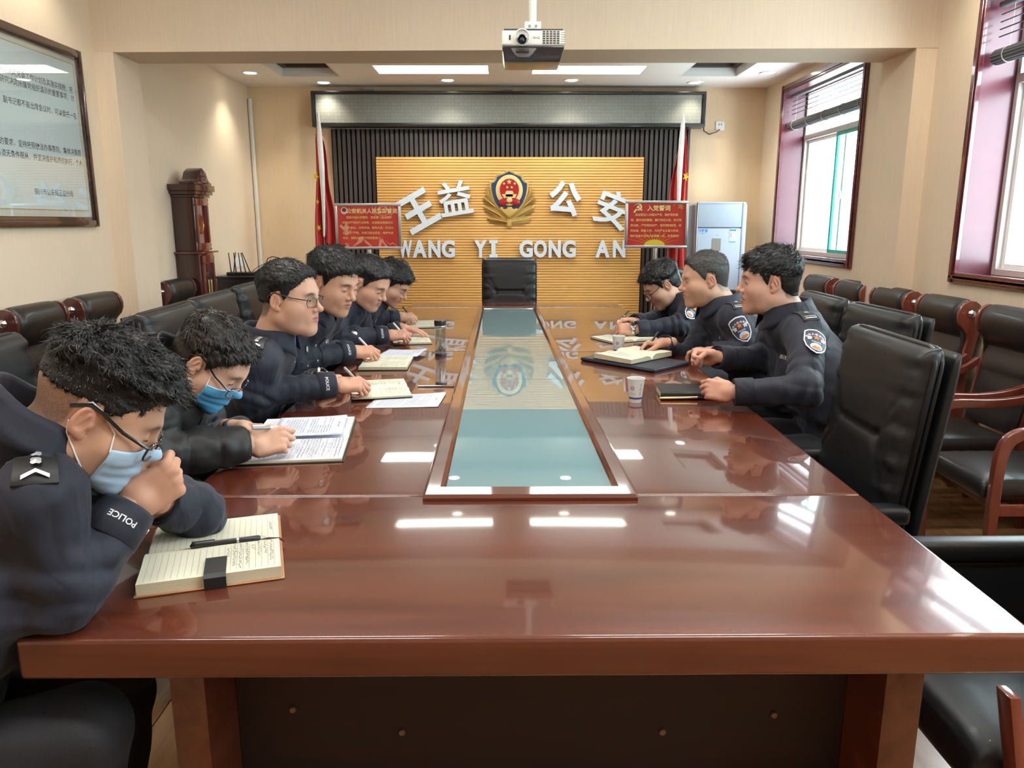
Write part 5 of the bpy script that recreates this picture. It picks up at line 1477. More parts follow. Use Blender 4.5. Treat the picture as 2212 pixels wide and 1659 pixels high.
def person(q):
    S = q.get('bs', 1.)                      # body scale
    hs = q.get('hs', 1.)
    hc = np.array(q['hc'], float); pv = np.array(q['pv'], float)
    body_yaw = R(q['yaw']); fw = np.array([math.cos(body_yaw), math.sin(body_yaw), 0.]); rt = np.array([fw[1], -fw[0], 0.])
    rt = unit(rt + np.array([0, 0, q.get('tilt', 0.)]))
    near = q.get('near', False)
    root = thing('person', q['label'], 'person', (float(pv[0]), float(pv[1]), 0), 0, 'people seated at the conference table')
    off = np.array([pv[0], pv[1], 0.])
    HF = head_frame(*q['hrot'])
    toL = lambda p: ((p - hc) / hs) @ HF
    toW = lambda V: (V * hs) @ HF.T + hc
    nb = toW(np.array([q.get('nbl', (0, -.052, -.112))]))[0] * 1. - fw * .012 + np.array([0, 0, -.012]) + np.array(q.get('dnb', (0, 0, 0)))     # base of the neck
    sc = nb - fw * .028 + np.array([0, 0, -.052 * S]) + np.array(q.get('dsc', (0, 0, 0)))
    # ---------------- head and neck
    hh = .0026 if near else .0032
    HS = head_sdf(q, toL(nb))
    nbl = toL(nb)
    lo = np.minimum(np.array([-.10, -.125, -.13]), nbl - .075); hi = np.maximum(np.array([.10, .125, .135]), nbl + .075)
    HV, HFc = polygonize(HS, lo, hi, hh)
    Hc = pigment(q, HV)
    Hbv = bvh_of(HV, HFc)
    parts = [(toW(HV) - off, HFc)]; cols = [Hc]
    # ---------------- joints
    sw = .170 * S * q.get('sw_', 1.)
    shR = sc + rt * sw; shL = sc - rt * sw
    l1, l2 = .275 * S, .245 * S
    wR, wL = np.array(q['wR'][0], float), np.array(q['wL'][0], float)
    eR = np.array(q['eR'], float) if 'eR' in q else ik(shR, wR, l1, l2, q.get('poleR', rt * .5 - fw * .4 + V3(0, 0, -1)))
    eL = np.array(q['eL'], float) if 'eL' in q else ik(shL, wL, l1, l2, q.get('poleL', -rt * .5 - fw * .4 + V3(0, 0, -1)))
    hipR = pv + rt * .085; hipL = pv - rt * .085
    kn = .40
    kR = hipR + fw * kn + rt * .05 + V3(0, 0, .03); kL = hipL + fw * kn - rt * .05 + V3(0, 0, .03)
    if 'kR' in q: kR = np.array(q['kR'], float)
    aR = np.array([kR[0] - fw[0] * .06, kR[1] - fw[1] * .06, .09]); aL = np.array([kL[0] - fw[0] * .06, kL[1] - fw[1] * .06, .09])
    chest = sc + (pv - sc) * .34 + fw * .015; waist = sc + (pv - sc) * .72
    # ---------------- hidden body under the clothes joins head, hands and legs
    core = s_union([(s_cap(nb, chest, .055, .09), 0), (s_cap(chest - rt * .06, chest + rt * .06, .085, .085), .05), (s_cap(chest, pv, .09, .10), .05),
                    (s_cap(shR, eR, .045, .038), .03), (s_cap(eR, wR, .038, .027), .01), (s_cap(shL, eL, .045, .038), .03), (s_cap(eL, wL, .038, .027), .01),
                    (s_cap(shR, shL, .05, .05), .03), (s_cap(hipR, kR, .07, .05), .03), (s_cap(hipL, kL, .07, .05), .03), (s_cap(kR, aR, .05, .035), .01), (s_cap(kL, aL, .05, .035), .01)])
    pts = np.array([nb, shR, shL, eR, eL, wR, wL, pv, kR, kL, aR, aL])
    CV, CF = polygonize(core, pts.min(0) - .12, pts.max(0) + .12, .014, 0)
    parts.append((CV - off, CF)); cols.append(np.tile(np.array(q.get('skin', (.60, .345, .235))), (len(CV), 1)))
    hand_info = {}
    for side, (wp, fd, pn, pose), el in (('R', q['wR'], eR), ('L', q['wL'], eL)):
        GV, GF = hand_geo(pose, .0024 if near else .0032, side == 'L')
        f = unit(fd); n = unit(np.asarray(pn, float) - (np.asarray(pn, float) @ f) * f)
        z = -n; x = np.cross(f, z)
        M = np.stack([x, f, z], 1); hz = q.get('hand', .90)
        W_ = (GV * hz) @ M.T + np.array(wp, float)
        parts.append((W_ - off, GF))
        c = np.tile(np.array(q.get('skin', (.60, .345, .235))) * np.array([1.03, .96, .95]), (len(GV), 1)) * (1 + .06 * snoise(GV, 90, 2.))[:, None]
        red = np.exp(-((GV[:, 1] - .09) / .012) ** 2) * (GV[:, 2] > 0) * .25
        cols.append(c * (1 - red[:, None] * np.array([0, .25, .25])))
        hand_info[side] = (M * hz, np.array(wp, float))
    body = np_mesh('body', parts, m_skin, root, np.concatenate(cols))
    # ---------------- eyes
    EM = HF
    lidz = q.get('lid', -.0035)
    for s in (-1, 1):
        ex_, ey_, ez_ = s * .031, .0745, .003
        rx, ry, rz_ = .0168, .0150, .0133
        def on(px_, pz_, lift=.0):
            xx, zz = px_ / rx, pz_ / rz_
            k = math.sqrt(max(0.02, 1 - xx * xx - zz * zz))
            return V3(ex_ + px_, ey_ + ry * k + lift, ez_ + pz_)
        if q.get('eyes', 'down') == 'open':
            mb = MB(); n = 10; top = q.get('eyeh', .0032)
            vs = []
            for i in range(n + 1):
                u = -1 + 2 * i / n; px_ = u * .0128; hgt = max(0, 1 - u * u) ** .6
                for t in (-1, -.33, .33, 1):
                    pz_ = (top * hgt if t > 0 else .0034 * hgt) * t - .0004 - u * s * -.0006
                    vs.append(tuple(toW(on(px_, pz_, .0007)[None])[0] - off))
            mb.add(vs, [(i * 4 + j, (i + 1) * 4 + j, (i + 1) * 4 + j + 1, i * 4 + j + 1) for i in range(n) for j in range(3)])
            eo = mb.build('eye', m_eyew, root, smooth=True)
            ib = MB(); c0 = q.get('gaze', 0.) ; vs = [tuple(toW(on(c0, -.0004, .0011)[None])[0] - off)]
            for i in range(16):
                a = 2 * PI * i / 16
                pz_ = max(-.0033, min(top - .0004, math.sin(a) * .0046)); vs.append(tuple(toW(on(c0 + math.cos(a) * .0046, pz_, .0011)[None])[0] - off))
            ib.add(vs, [(0, 1 + i, 1 + (i + 1) % 16) for i in range(16)])
            ib.build('iris', m_iris, eo)
            lz_ = top
        else: lz_ = lidz
        ls = [toW(on(u * .0135, (lz_ + .0002) * (1 - (u * u)) ** .6 - .0006 + (.0 if lz_ > 0 else 0), .0006)[None])[0] - off for u in np.linspace(-.98, .98, 9)]
        MB().tube(ls, [.0003, .0007, .0010, .0012, .0012, .0012, .0010, .0008, .0003], n=5).build('eyelashes', m_dlip, root, smooth=True)
    # ---------------- hair
    hm = q.get('hm', m_hblack)
    hf = hair_sdf(q)
    AV, AF = polygonize(hf, (-.125, -.165, -.10), (.125, .16, .185), .0030 if near else .0036)
    ha = np_mesh('hair', [(toW(AV) - off, AF)], hm, root)
    m2 = AV[AF].mean(1)[:, 2] > q.get('smin', .02)
    SV, SF = strands(q, AV, AF[m2], q.get('ns', 2500), _seed[0])
    so_ = np_mesh('loose_strands', [(toW(SV) - off, SF)], hm, ha); so_['kind'] = 'stuff'
    _seed[0] += 1
    # ---------------- jacket
    puffy = q.get('puffy', False)
    um = m_puf if puffy else q.get('um', m_uni)
    g = 1.12 if puffy else 1.
    ca, cb_ = q.get('bulk', 1.), 0
    JI = [(s_cap(chest - rt * .075, chest + rt * .075, .118 * ca * g, .118 * ca * g), 0),
          (s_cap(waist - rt * .06, waist + rt * .06, .125 * ca * g, .125 * ca * g), .10),
          (s_cap(pv - rt * .06 + V3(0, 0, .03), pv + rt * .06 + V3(0, 0, .03), .12 * ca, .12 * ca), .08),
          (s_cap(shR - rt * .03 + V3(0, 0, -.005), shL + rt * .03 + V3(0, 0, -.005), .066 * g, .066 * g), .07),
          (s_cap(nb - V3(0, 0, .055), shR - rt * .05 + V3(0, 0, .006), .066, .055 * g), .04), (s_cap(nb - V3(0, 0, .055), shL + rt * .05 + V3(0, 0, .006), .066, .055 * g), .04),
          (s_cap(sc - fw * .02, chest - fw * .045, .09, .10 * ca), .06)]
    cuffR = wR - unit(wR - eR) * .012; cuffL = wL - unit(wL - eL) * .012
    arms = [(shR, eR, cuffR), (shL, eL, cuffL)]
    for sh, e, wv in arms:
        JI.append((s_cap(sh, e, .066 * g * q.get('arm', 1.), .056 * g * q.get('arm', 1.)), .045))
        JI.append((s_cap(e, wv, .055 * g * q.get('arm', 1.), .040 * g), .018))
    J0 = s_union(JI)
    wamp = q.get('wr', .0060) 
    sd = q.get('seed', 1.)
    def J(p):
        d = J0(p)
        fold = 0
        for sh, e, wv in arms:
            for a, b, pk, fr_ in ((sh, e, .95, 95.), (e, wv, .08, 95.)):
                ba = b - a; L_ = np.linalg.norm(ba); u = ba / L_
                t = (p - a) @ u
                rr_ = np.linalg.norm(p - a - t[:, None] * u, axis=1)
                m = np.exp(-((t / L_ - pk) / .38) ** 2) * np.exp(-np.maximum(0, rr_ - .075) / .015)
                if puffy:
                    m = np.exp(-np.maximum(0, rr_ - .085) / .015) * (t > -.02) * (t < L_ + .02)
                    fold = fold - m * .009 * (np.abs(np.sin(t * 42.)) ** .5 - .6) - m * .003 * snoise(p, 60, sd)
                else:
                    fold = fold + m * wamp * .62 * (1 - 2 * np.abs(np.sin(t * fr_ * .5 + 3.2 * snoise(p, 13, sd) + sd))) * 1.0
        tw = (p - waist) @ np.array([0, 0, 1.])
        mt = np.exp(-(tw / .13) ** 2)
        fold = fold + mt * wamp * .9 * np.sin(tw * 75 + 3 * snoise(p, 11, sd + 2))
        if puffy: fold = fold - .006 * (np.abs(np.sin((p[:, 2]) * 38.)) ** .5 - .6) * np.exp(-np.maximum(0, np.linalg.norm((p - chest) * np.array([1, 1, .4]), axis=1) - .22) / .05)
        fold = fold + wamp * .8 * snoise(p, 24, sd + 4) + wamp * .35 * snoise(p, 60, sd + 5)
        d = d + fold
        # openings: sleeve ends and neck
        for sh, e, wv in arms:
            u = unit(wv - e); t = (p - wv) @ u
            rr_ = np.linalg.norm(p - wv - t[:, None] * u, axis=1)
            d = np.where((rr_ < .065) & (t > -.03), smax(d, t, .004), d)
            # hollow end
            inner = np.maximum(rr_ - .033, -t - .02)
            d = np.where((t > -.05) & (rr_ < .065), np.maximum(d, -np.maximum(rr_ - .032, -t - .018)), d)
        un = unit(hc - HF[:, 1] * .02 - nb); tn = (p - nb) @ un; rn = np.linalg.norm(p - nb - tn[:, None] * un, axis=1)
        d = np.maximum(d, -np.maximum(rn - .058 * q.get('neck', 1.), -tn - .01))
        return d
    pj_ = np.array([nb, shR, shL, eR, eL, wR, wL, pv, chest + fw * .1])
    res = .0062 if near else .0085
    JV, JF = polygonize(J, pj_.min(0) - .17, pj_.max(0) + .13, res)
    jk = np_mesh('jacket', [(JV - off, JF)], um, root)
    Jb = bvh_of(JV, JF)
    def hit(o, d, far=.5):
        r = Jb.ray_cast(Vector(o), Vector(d), far)
        return (np.array(r[0]), np.array(r[1])) if r[0] is not None else (None, None)
    # ---------------- collar: stands round the neck and folds over
    un = unit(hc - HF[:, 1] * .03 - nb); un = unit(un * .6 + V3(0, 0, 1) * .6 - fw * .0)
    cf = unit(fw - (fw @ un) * un); cr_ = np.cross(cf, un)
    stand = q.get('collar', 'fold')
    gap = R(q.get('gap', 16))
    prof = [(.061, -.045), (.064, .000), (.067, .030), (.071, .044), (.077, .046), (.086, .018), (.096, -.012)] if stand == 'fold' else [(.068, -.035), (.066, .0), (.064, .030), (.066, .050), (.071, .050), (.074, .0), (.080, -.035)]
    nk = q.get('neck', 1.)
    def cfn(u, v):
        a = gap + (2 * PI - 2 * gap) * u
        i = v * (len(prof) - 1); i0 = min(int(i), len(prof) - 2); tt = i - i0
        r = prof[i0][0] + (prof[i0 + 1][0] - prof[i0][0]) * tt; z = prof[i0][1] + (prof[i0 + 1][1] - prof[i0][1]) * tt
        fr_ = max(0, math.cos(a)); vv = v
        r = r * nk + q.get('cr', 0.); z += q.get('ch', 0.) * min(1, v * 4) * (1 - math.cos(a)) * .5
        if stand == 'fold':
            z -= fr_ ** 2 * (.012 + .030 * max(0, vv - .6) / .4)
            r += fr_ ** 3 * .012 * vv
        else: z -= fr_ ** 2 * .012
        z += .003 * math.sin(a * 5 + sd) * v
        p = nb + un * (z + .004) + (cf * math.cos(a) * 1.05 + cr_ * math.sin(a)) * r - cf * .004
        return tuple(p - off)
    co = MB().grid(cfn, 44, 13).build('collar', um, jk, smooth=True, auto=3)
    md = co.modifiers.new('t', 'SOLIDIFY'); md.thickness = .0035
    if q.get('shirt'):
        def sfn(u, v):
            a = R(14) + (2 * PI - R(28)) * u; r = (.0665 + .006 * v) * nk; fr_ = max(0, math.cos(a))
            z = -.01 + .045 * (v if v < .6 else .6 - (v - .6) * 1.8) - fr_ ** 2 * (.012 + .03 * max(0, v - .6) / .4)
            r += .006 * max(0, v - .6) / .4
            return tuple(nb + un * (z + .012) + (cf * math.cos(a) * 1.05 + cr_ * math.sin(a)) * r - cf * .002 - off)
        so2 = MB().grid(sfn, 40, 11).build('shirt_collar', m_shirt, root, smooth=True, auto=3)
        md = so2.modifiers.new('t', 'SOLIDIFY'); md.thickness = .003
        MB().add([tuple(nb + cf * .070 + cr_ * x + un * z - off) for x, z in ((-.020, .006), (.020, .006), (.008, -.085), (-.008, -.085))], [(0, 1, 2, 3)]).build('shirt_front', m_shirt, root)
    # ---------------- front placket and buttons
    ct = chest + un * 0
    sp = unit(sc - chest)
    line = []
    for k in range(13):
        o = nb + un * -.02 + (waist - nb) * (k / 12.) * 1.0 + fw * .35
        p, n = hit(o, -fw, .6)
        if p is not None and (p - chest) @ fw < .17 + .0 * k and (not line or np.linalg.norm(p - line[-1][0]) < .07): line.append((p, n))
    if len(line) > 3:
        pl_ = MB().tube([tuple(p + n * .0015 - off) for p, n in line], .003, n=6).build('placket_seam', um, jk, smooth=True)
        if not puffy:
            for k in range(1, len(line), 2):
                p, n = line[k]; p2, n2 = hit(p + rt * .025 + fw * .2, -fw, .5)
                if p2 is None: continue
                add_disc('button', p2 - off, n2, .0062, .002, m_btn, pl_)
    # ---------------- uniform marks
    def decal(name, org, d, upv, m, mk, parent=jk, far=.5, lift=.0015):
        """mk(mb): adds geometry in (x right, y up, z lift) local; projected on the jacket along d"""
        d = unit(d); upv = unit(np.asarray(upv, float) - (np.asarray(upv, float) @ d) * d); rx = np.cross(d, upv)
        mb = MB(); mk(mb)
        out = []
        p0, n0 = hit(org, d, far)
        if p0 is None or (parent is jk and (p0 - chest) @ fw > .19): return None
        for v in mb.v:
            o = np.array(org) + rx * v[0] + upv * v[1]
            p, n = hit(o, d, far)
            if p is None or abs((p - p0) @ d) > .022: p = p0 + rx * v[0] + upv * v[1]
            out.append(tuple(p - d * (lift + v[2]) - off))
        mb.v = out
        return mb.build(name, m, parent)
    def fine(poly, z=0., n=1):
        """polygon fan, each edge split"""
        def mk(mb):
            pts = []
            for a, b in zip(poly, poly[1:] + poly[:1]):
                for k in range(n): pts.append((a[0] + (b[0] - a[0]) * k / n, a[1] + (b[1] - a[1]) * k / n))
            c = (sum(p[0] for p in pts) / len(pts), sum(p[1] for p in pts) / len(pts)); N = len(pts)
            rings = [[(c[0] + (p[0] - c[0]) * t, c[1] + (p[1] - c[1]) * t, z) for p in pts] for t in (.33, .66, 1)]
            vs = [(c[0], c[1], z)] + rings[0] + rings[1] + rings[2]
            fs = [(0, 1 + i, 1 + (i + 1) % N) for i in range(N)]
            for r_ in range(2):
                b0 = 1 + r_ * N; fs += [(b0 + i, b0 + N + i, b0 + N + (i + 1) % N, b0 + (i + 1) % N) for i in range(N)]
            mb.add(vs, fs)
        return mk
    def txt(s, size, x=0., y=0., z=.0005, off_=.012):
        def mk(mb):
            Vt, Ft = text_data(s, size, 0., off_, 2)
            mb.add([(float(v[0]) + x, float(v[1]) + y, z) for v in Vt], Ft)
        return mk
    if not puffy:
        # shoulder boards
        for side, sh in (('R', shR), ('L', shL)):
            s_ = 1 if side == 'R' else -1
            c = nb + (sh - nb) * .74; upn = unit(un * .6 + V3(0, 0, 1))
            ax = unit((sh - nb) * np.array([1, 1, .55])); wv = unit(np.cross(upn, ax))
            mb = MB(); N = 7; top = []
            rd_ = unit(upn + ax * .55); wv = unit(np.cross(rd_, ax)); vs = []
            for i in range(N):
                t = i / (N - 1); w_ = .024 + .006 * t; row = []
                for a_ in (-1, 0, 1):
                    o = c + ax * (-.050 + .108 * t) + wv * w_ * a_ + rd_ * .12
                    p, n = hit(o, -rd_, .3)
                    row.append(o - rd_ * .10 if p is None else p)
                mid = row[1]
                row = [mid + wv * w_ * a_ + rd_ * (((row[k_] - mid) @ rd_) * .8) for k_, a_ in ((0, -1), (1, 0), (2, 1))]
                top.append((row[1] + rd_ * .006, w_, row))
                vs += [tuple(row[0] + rd_ * .001 - off), tuple(row[0] + rd_ * .006 - off), tuple(row[2] + rd_ * .006 - off), tuple(row[2] + rd_ * .001 - off)]
            fs = []
            for i in range(N - 1):
                for j in range(4):
                    a = i * 4 + j; b = i * 4 + (j + 1) % 4; fs.append((a, b, b + 4, a + 4))
            fs += [(0, 1, 2, 3), tuple((N - 1) * 4 + k for k in (3, 2, 1, 0))]
            mb.add(vs, fs)
            ep = mb.build('shoulder_board', m_puf, jk, bev=.0015, seg=1)
            mk_ = MB(); rk = q.get('rank', 'stars')
            def P_(t, a): 
                i = min(N - 2, int(t * (N - 1))); f_ = t * (N - 1) - i
                return (top[i][0] + (top[i][2][0 if a < 0 else 2] - top[i][2][1] - wv * top[i][1] * (-1 if a < 0 else 1)) * abs(a) / top[i][1]) * (1 - f_) + (top[i + 1][0] + (top[i + 1][2][0 if a < 0 else 2] - top[i + 1][2][1] - wv * top[i + 1][1] * (-1 if a < 0 else 1)) * abs(a) / top[i + 1][1]) * f_ + wv * a + rd_ * .0015
            def quad(t0, t1, a0, a1): mk_.add([tuple(P_(t0, a0) - off), tuple(P_(t1, a0) - off), tuple(P_(t1, a1) - off), tuple(P_(t0, a1) - off)], [(0, 1, 2, 3)])
            if rk == 'bars':
                quad(.78, .82, -.020, .020); quad(.88, .92, -.020, .020); cs = [.5]
            else:
                for a_, sgn in ((-.018, 1), (.0, -1)):
                    mk_.add([tuple(P_(.80 + (.08 if sgn > 0 else 0), a_) - off), tuple(P_(.86 + (.08 if sgn > 0 else 0), a_) - off), tuple(P_(.86 + (.08 if sgn < 0 else 0), a_ + .018) - off), tuple(P_(.80 + (.08 if sgn < 0 else 0), a_ + .018) - off)], [(0, 1, 2, 3)])
                cs = [.28, .46, .64]
            for t in cs:
                pts = []
                for k in range(12):
                    a = 2 * PI * k / 12; r = .0085 if k % 3 else .0065
                    pts.append(tuple(P_(min(.99, t + math.cos(a) * r / .104), math.sin(a) * r) - off))
                mk_.add([tuple(P_(t, 0) + V3(0, 0, .0015) - off)] + pts, [(0, 1 + i, 1 + (i + 1) % 12) for i in range(12)])
            tag(mk_.build('rank_marks', m_silver, ep), kind='stuff')
        # sleeve shield on each upper arm, camera side matters most
        for side, sh, e in (('L', shL, eL),):
            s_ = 1 if side == 'R' else -1
            ax = unit(sh - e); outd = rt * s_ + q.get('patchdir', 0) * fw; outd = unit(outd - (outd @ ax) * ax)
            c = sh + (e - sh) * .40 + outd * .16
            sz = .108
            sh_ = [(x * sz * .95, y * sz * 1.12) for x, y in SHIELD]
            p0, n0 = hit(c, -outd, .3)
            if p0 is None: continue
            axp = sh + ax * ((p0 - sh) @ ax); rc_ = np.linalg.norm(p0 - axp) + .009; outd = unit(p0 - axp); sd2 = np.cross(ax, outd)
            def on_arm(name, m, mk, lift, parent):
                mb = MB(); mk(mb)
                mb.v = [tuple(axp + ax * v[1] + (outd * math.cos(v[0] / rc_) + sd2 * math.sin(v[0] / rc_)) * (rc_ + lift + v[2]) - off) for v in mb.v]
                return mb.build(name, m, parent)
            b1 = on_arm('sleeve_badge', m_wthread, fine(sh_, .0, 3), 0, jk)
            if near or q.get('badge'):
                inn = lambda k: [(x * k, y * k) for x, y in sh_]
                b1['label'] = 'shield-shaped sleeve badge with white border, orange star and lettering'
                on_arm('badge_field', m_badge, fine(inn(.90), 0, 3), .0008, b1)
                on_arm('badge_star', m_orange, fine([(x, y + .017) for x, y in [(.014 * (1 if k % 2 == 0 else .4) * math.sin(PI * k / 5), .014 * (1 if k % 2 == 0 else .4) * math.cos(PI * k / 5)) for k in range(10)]]), .0016, b1)
                on_arm('badge_lettering', m_wthread, lambda mb: (arc_text(mb, '中华人民共和国', .0112, .0385, -.004), txt('警', .018, -.0235, .003)(mb), txt('察', .018, .0235, .003)(mb), txt('POLICE', .0100, 0, -.010)(mb)), .0016, b1)
                on_arm('badge_emblem', m_paleblue, fine([(.022 * math.cos(a), -.030 + .018 * math.sin(a)) for a in np.linspace(0, 2 * PI, 14)[:-1]]), .0014, b1)
                on_arm('badge_mountain', m_orange, fine([(-.018, -.038), (-.006, -.026), (.003, -.030), (.010, -.025), (.018, -.038), (.0, -.044)]), .0022, b1)
        # chest badge and number plates
        for side, txs in (('L', q.get('num')), ('R', None)):
            s_ = 1 if side == 'R' else -1
            base_ = chest + (sc - chest) * .35 + rt * s_ * .085 + fw * .17
            if txs:
                decal('number_tape', base_, -fw, sp, m_wthread, txt(txs, .020))
            else:
                b_ = decal('chest_badge', base_, -fw, sp, m_puf, fine([(x * .030, y * .040) for x, y in SHIELD]))
                if b_ is not None: decal('badge_wreath', base_, -fw, sp, m_silver, fine([(x * .017, y * .024) for x, y in SHIELD[::1]], .001), b_, lift=.0025)
        if q.get('partypin'):
            b_ = decal('party_pin', chest + (sc - chest) * .62 - rt * .075 + fw * .17, -fw, sp, MATS['flag_star_yellow'], fine([(.009 * math.cos(a), .011 * math.sin(a)) for a in np.linspace(0, 2 * PI, 12)[:-1]]))
            if b_ is not None: decal('pin_flag', chest + (sc - chest) * .62 - rt * .075 + fw * .17, -fw, sp, MATS['red_flag_cloth'], fine([(.006 * math.cos(a), .004 + .006 * math.sin(a)) for a in np.linspace(0, 2 * PI, 10)[:-1]], .001), b_, lift=.0025)
        # pocket flaps
        for s_ in (-1, 1):
            base_ = chest + (sc - chest) * -.02 + rt * s_ * .085 + fw * .17
            fl_ = decal('pocket_flap', base_, -fw, sp, um, fine([(-.055, .014), (.055, .014), (.055, -.014), (0, -.024), (-.055, -.014)], .003, 3))
            if fl_ is not None:
                p, n = hit(base_ - sp * .012, -fw, .6)
                if p is not None: add_disc('button', p - off + n * .004, n, .006, .002, m_btn, fl_)
        # cuffs
        for side, e, wv in (('R', eR, cuffR), ('L', eL, cuffL)):
            u = unit(wv - e)
            V_, dirn = None, None
            mb = MB(); rr_ = .0445 * g
            a0 = unit(np.cross(u, V3(.3, .2, 1))); b0 = np.cross(u, a0)
            def cfn2(uu, vv):
                a = 2 * PI * uu; t = [-.060, -.058, -.03, -.004, .003, .0, -.02][min(6, int(round(vv * 6)))]; r = [.0465, .0490, .0482, .0470, .0450, .040, .038][min(6, int(round(vv * 6)))]
                return tuple(wv + u * t + (a0 * math.cos(a) + b0 * math.sin(a)) * r - off)
            cu = mb.grid(cfn2, 36, 7, closed_u=True).build('cuff', um, jk, smooth=True, auto=3)
            lab = q.get('cuffdir' + side)
            if lab is not None:
                o = unit(np.asarray(lab, float)); o = unit(o - (o @ u) * u); tdir = np.cross(u, o) * q.get('cufflip', 1)
                Vt, Ft = text_data('POLICE', .0145, 0, .018, 2)
                vs = []
                for v in Vt:
                    ang = v[0] / .0475; r = .0496
                    vs.append(tuple(wv - u * .030 + (o * math.cos(ang) + tdir * math.sin(ang)) * r - u * (v[1] - .007) * -1 * q.get('cuffup', 1) - off))
                t_ = MB().add(vs, Ft).build('cuff_lettering', m_wthread, cu)
                add_disc('cuff_button', wv - u * .018 + unit(o * .1 - tdir * q.get('cbs', 1)) * .0465 - off, unit(o * .1 - tdir * q.get('cbs', 1)), .005, .002, m_btn, cu)
    else:
        for side, wv, e in (('R', cuffR, eR), ('L', cuffL, eL)):
            u = unit(wv - e); a0 = unit(np.cross(u, V3(.3, .2, 1))); b0 = np.cross(u, a0)
            MB().grid(lambda uu, vv: tuple(wv + u * (-.02 + .022 * vv) + (a0 * math.cos(2 * PI * uu) + b0 * math.sin(2 * PI * uu)) * (.040 - .003 * abs(vv - .5)) - off), 30, 6, closed_u=True).build('cuff', um, jk, smooth=True, auto=3)
    # ---------------- trousers and shoes
    TI = [(s_cap(hipR - fw * .02, hipL - fw * .02, .11, .11), 0)]
    for h_, k_, a_ in ((hipR, kR, aR), (hipL, kL, aL)):
        TI += [(s_cap(h_, k_, .094 * q.get('thigh', 1.), .070 * q.get('thigh', 1.)), .05), (s_cap(k_, a_, .068, .050), .02)]
    T0 = s_union(TI)
    def TF(p): return np.maximum(T0(p) + .004 * np.sin(p[:, 2] * 60 + 3 * snoise(p, 12, sd)) * .8 + .003 * snoise(p, 30, sd), .055 - p[:, 2])
    pt_ = np.array([hipR, hipL, kR, kL, aR, aL])
    TV, TFc = polygonize(TF, pt_.min(0) - .15, pt_.max(0) + .15, .012 if near else .016)
    np_mesh('trousers', [(TV - off, TFc)], m_trou, root)
    for a_ in (aR, aL):
        tip = np.array([a_[0], a_[1], 0.]) + fw * .17
        sf = s_union([(s_cap(np.array([a_[0], a_[1], .045]) - fw * .03, np.array([a_[0], a_[1], .03]) + fw * .14, .040, .034), 0), (s_cap(np.array([a_[0], a_[1], .10]), np.array([a_[0], a_[1], .05]), .042, .045), .02)])
        SV2, SF2 = polygonize(lambda p: np.maximum(sf(p), .004 - p[:, 2]), np.array([a_[0], a_[1], .0]) - .24, np.array([a_[0], a_[1], .16]) + np.array([.24, .24, 0]), .010)
        np_mesh('shoe', [(SV2 - off, SF2)], m_shoe, root)
    # ---------------- spectacles
    if q.get('glasses'):
        gl = q['glasses']; gm = m_spec
        gx, gy, gz = 0, .103 + gl.get('slip', 0) * .6, .002 - gl.get('slip', 0)
        G_ = bpy.data.objects.new('spectacles', None); link(G_, root)
        T_ = lambda pts: [tuple(toW(np.array([p], float))[0] - off) for p in pts]
        tl = gl.get('tilt', .0)
        rimr = gl.get('r', .0014)
        fr_ = MB()
        for s in (-1, 1):
            pts = []
            for k in range(25):
                a = 2 * PI * k / 24; c, s__ = math.cos(a), math.sin(a)
                ex = math.copysign(abs(c) ** .6, c) * .0255; ez = math.copysign(abs(s__) ** .6, s__) * gl.get('h', .0185)
                pts.append((s * .0345 + ex, gy - .0035 * abs(s * .0345 + ex) / .03 - .006 * max(0, abs(s * .0345 + ex) - .04) / .02, gz - .002 + ez))
            fr_.tube(T_(pts), rimr, n=6)
            ib = MB(); P2 = T_(pts[:-1]); cen = T_([(s * .0345, gy - .003, gz - .002)])[0]
            ib.add([cen] + P2, [(0, 1 + i, 1 + (i + 1) % 24) for i in range(24)])
            ib.build('lens', m_lens_, G_)
            fr_.tube(T_([(s * .058, gy - .009, gz + .008), (s * .070, gy - .016, gz + .009), (s * .0795 * q.get('wide', 1), .05, gz * .6 + .014 + tl), (s * .083 * q.get('wide', 1), .008, .024 + tl), (s * .083 * q.get('wide', 1), -.012, .028 + tl), (s * .081 * q.get('wide', 1), -.038, .012 + tl)]), [gl.get('t', .0018)] * 4 + [gl.get('t', .0018) * 1.2] * 2, n=6)
        fr_.tube(T_([(-.0095, gy - .001, gz + .004), (0, gy + .001, gz + .007), (.0095, gy - .001, gz + .004)]), rimr * 1.1, n=6)
        fr_.build('spectacle_frame', gm, G_, smooth=True)
    # ---------------- face mask
    if q.get('mask'):
        mm = q['mask']; NU, NV_ = 31, 21; rad = np.zeros((NV_, NU)); z0, z1 = mm.get('z0', -.004), -.122
        for j in range(NV_):
            for i in range(NU):
                th = R(-66 + 132 * i / (NU - 1)); zz = z0 + (z1 - z0) * j / (NV_ - 1)
                # lower edge tucks under the chin
                dr = np.array([math.sin(th), math.cos(th), 0]); o = np.array([0, .012, zz]) + dr * .2
                r_ = Hbv.ray_cast(Vector(o), Vector(-dr), .2)
                rad[j, i] = (.2 - r_[3]) if r_[0] is not None else .03
        for _ in range(5):
            pd = np.pad(rad, 1, mode='edge')
            av = (pd[:-2, 1:-1] + pd[2:, 1:-1] + pd[1:-1, :-2] + pd[1:-1, 2:] + 2 * rad) / 6
            rad = np.maximum(rad, av)
        rad[-3:] = np.minimum(rad[-3:], rad[-5:-4] * np.array([[.98], [.95], [.90]]))
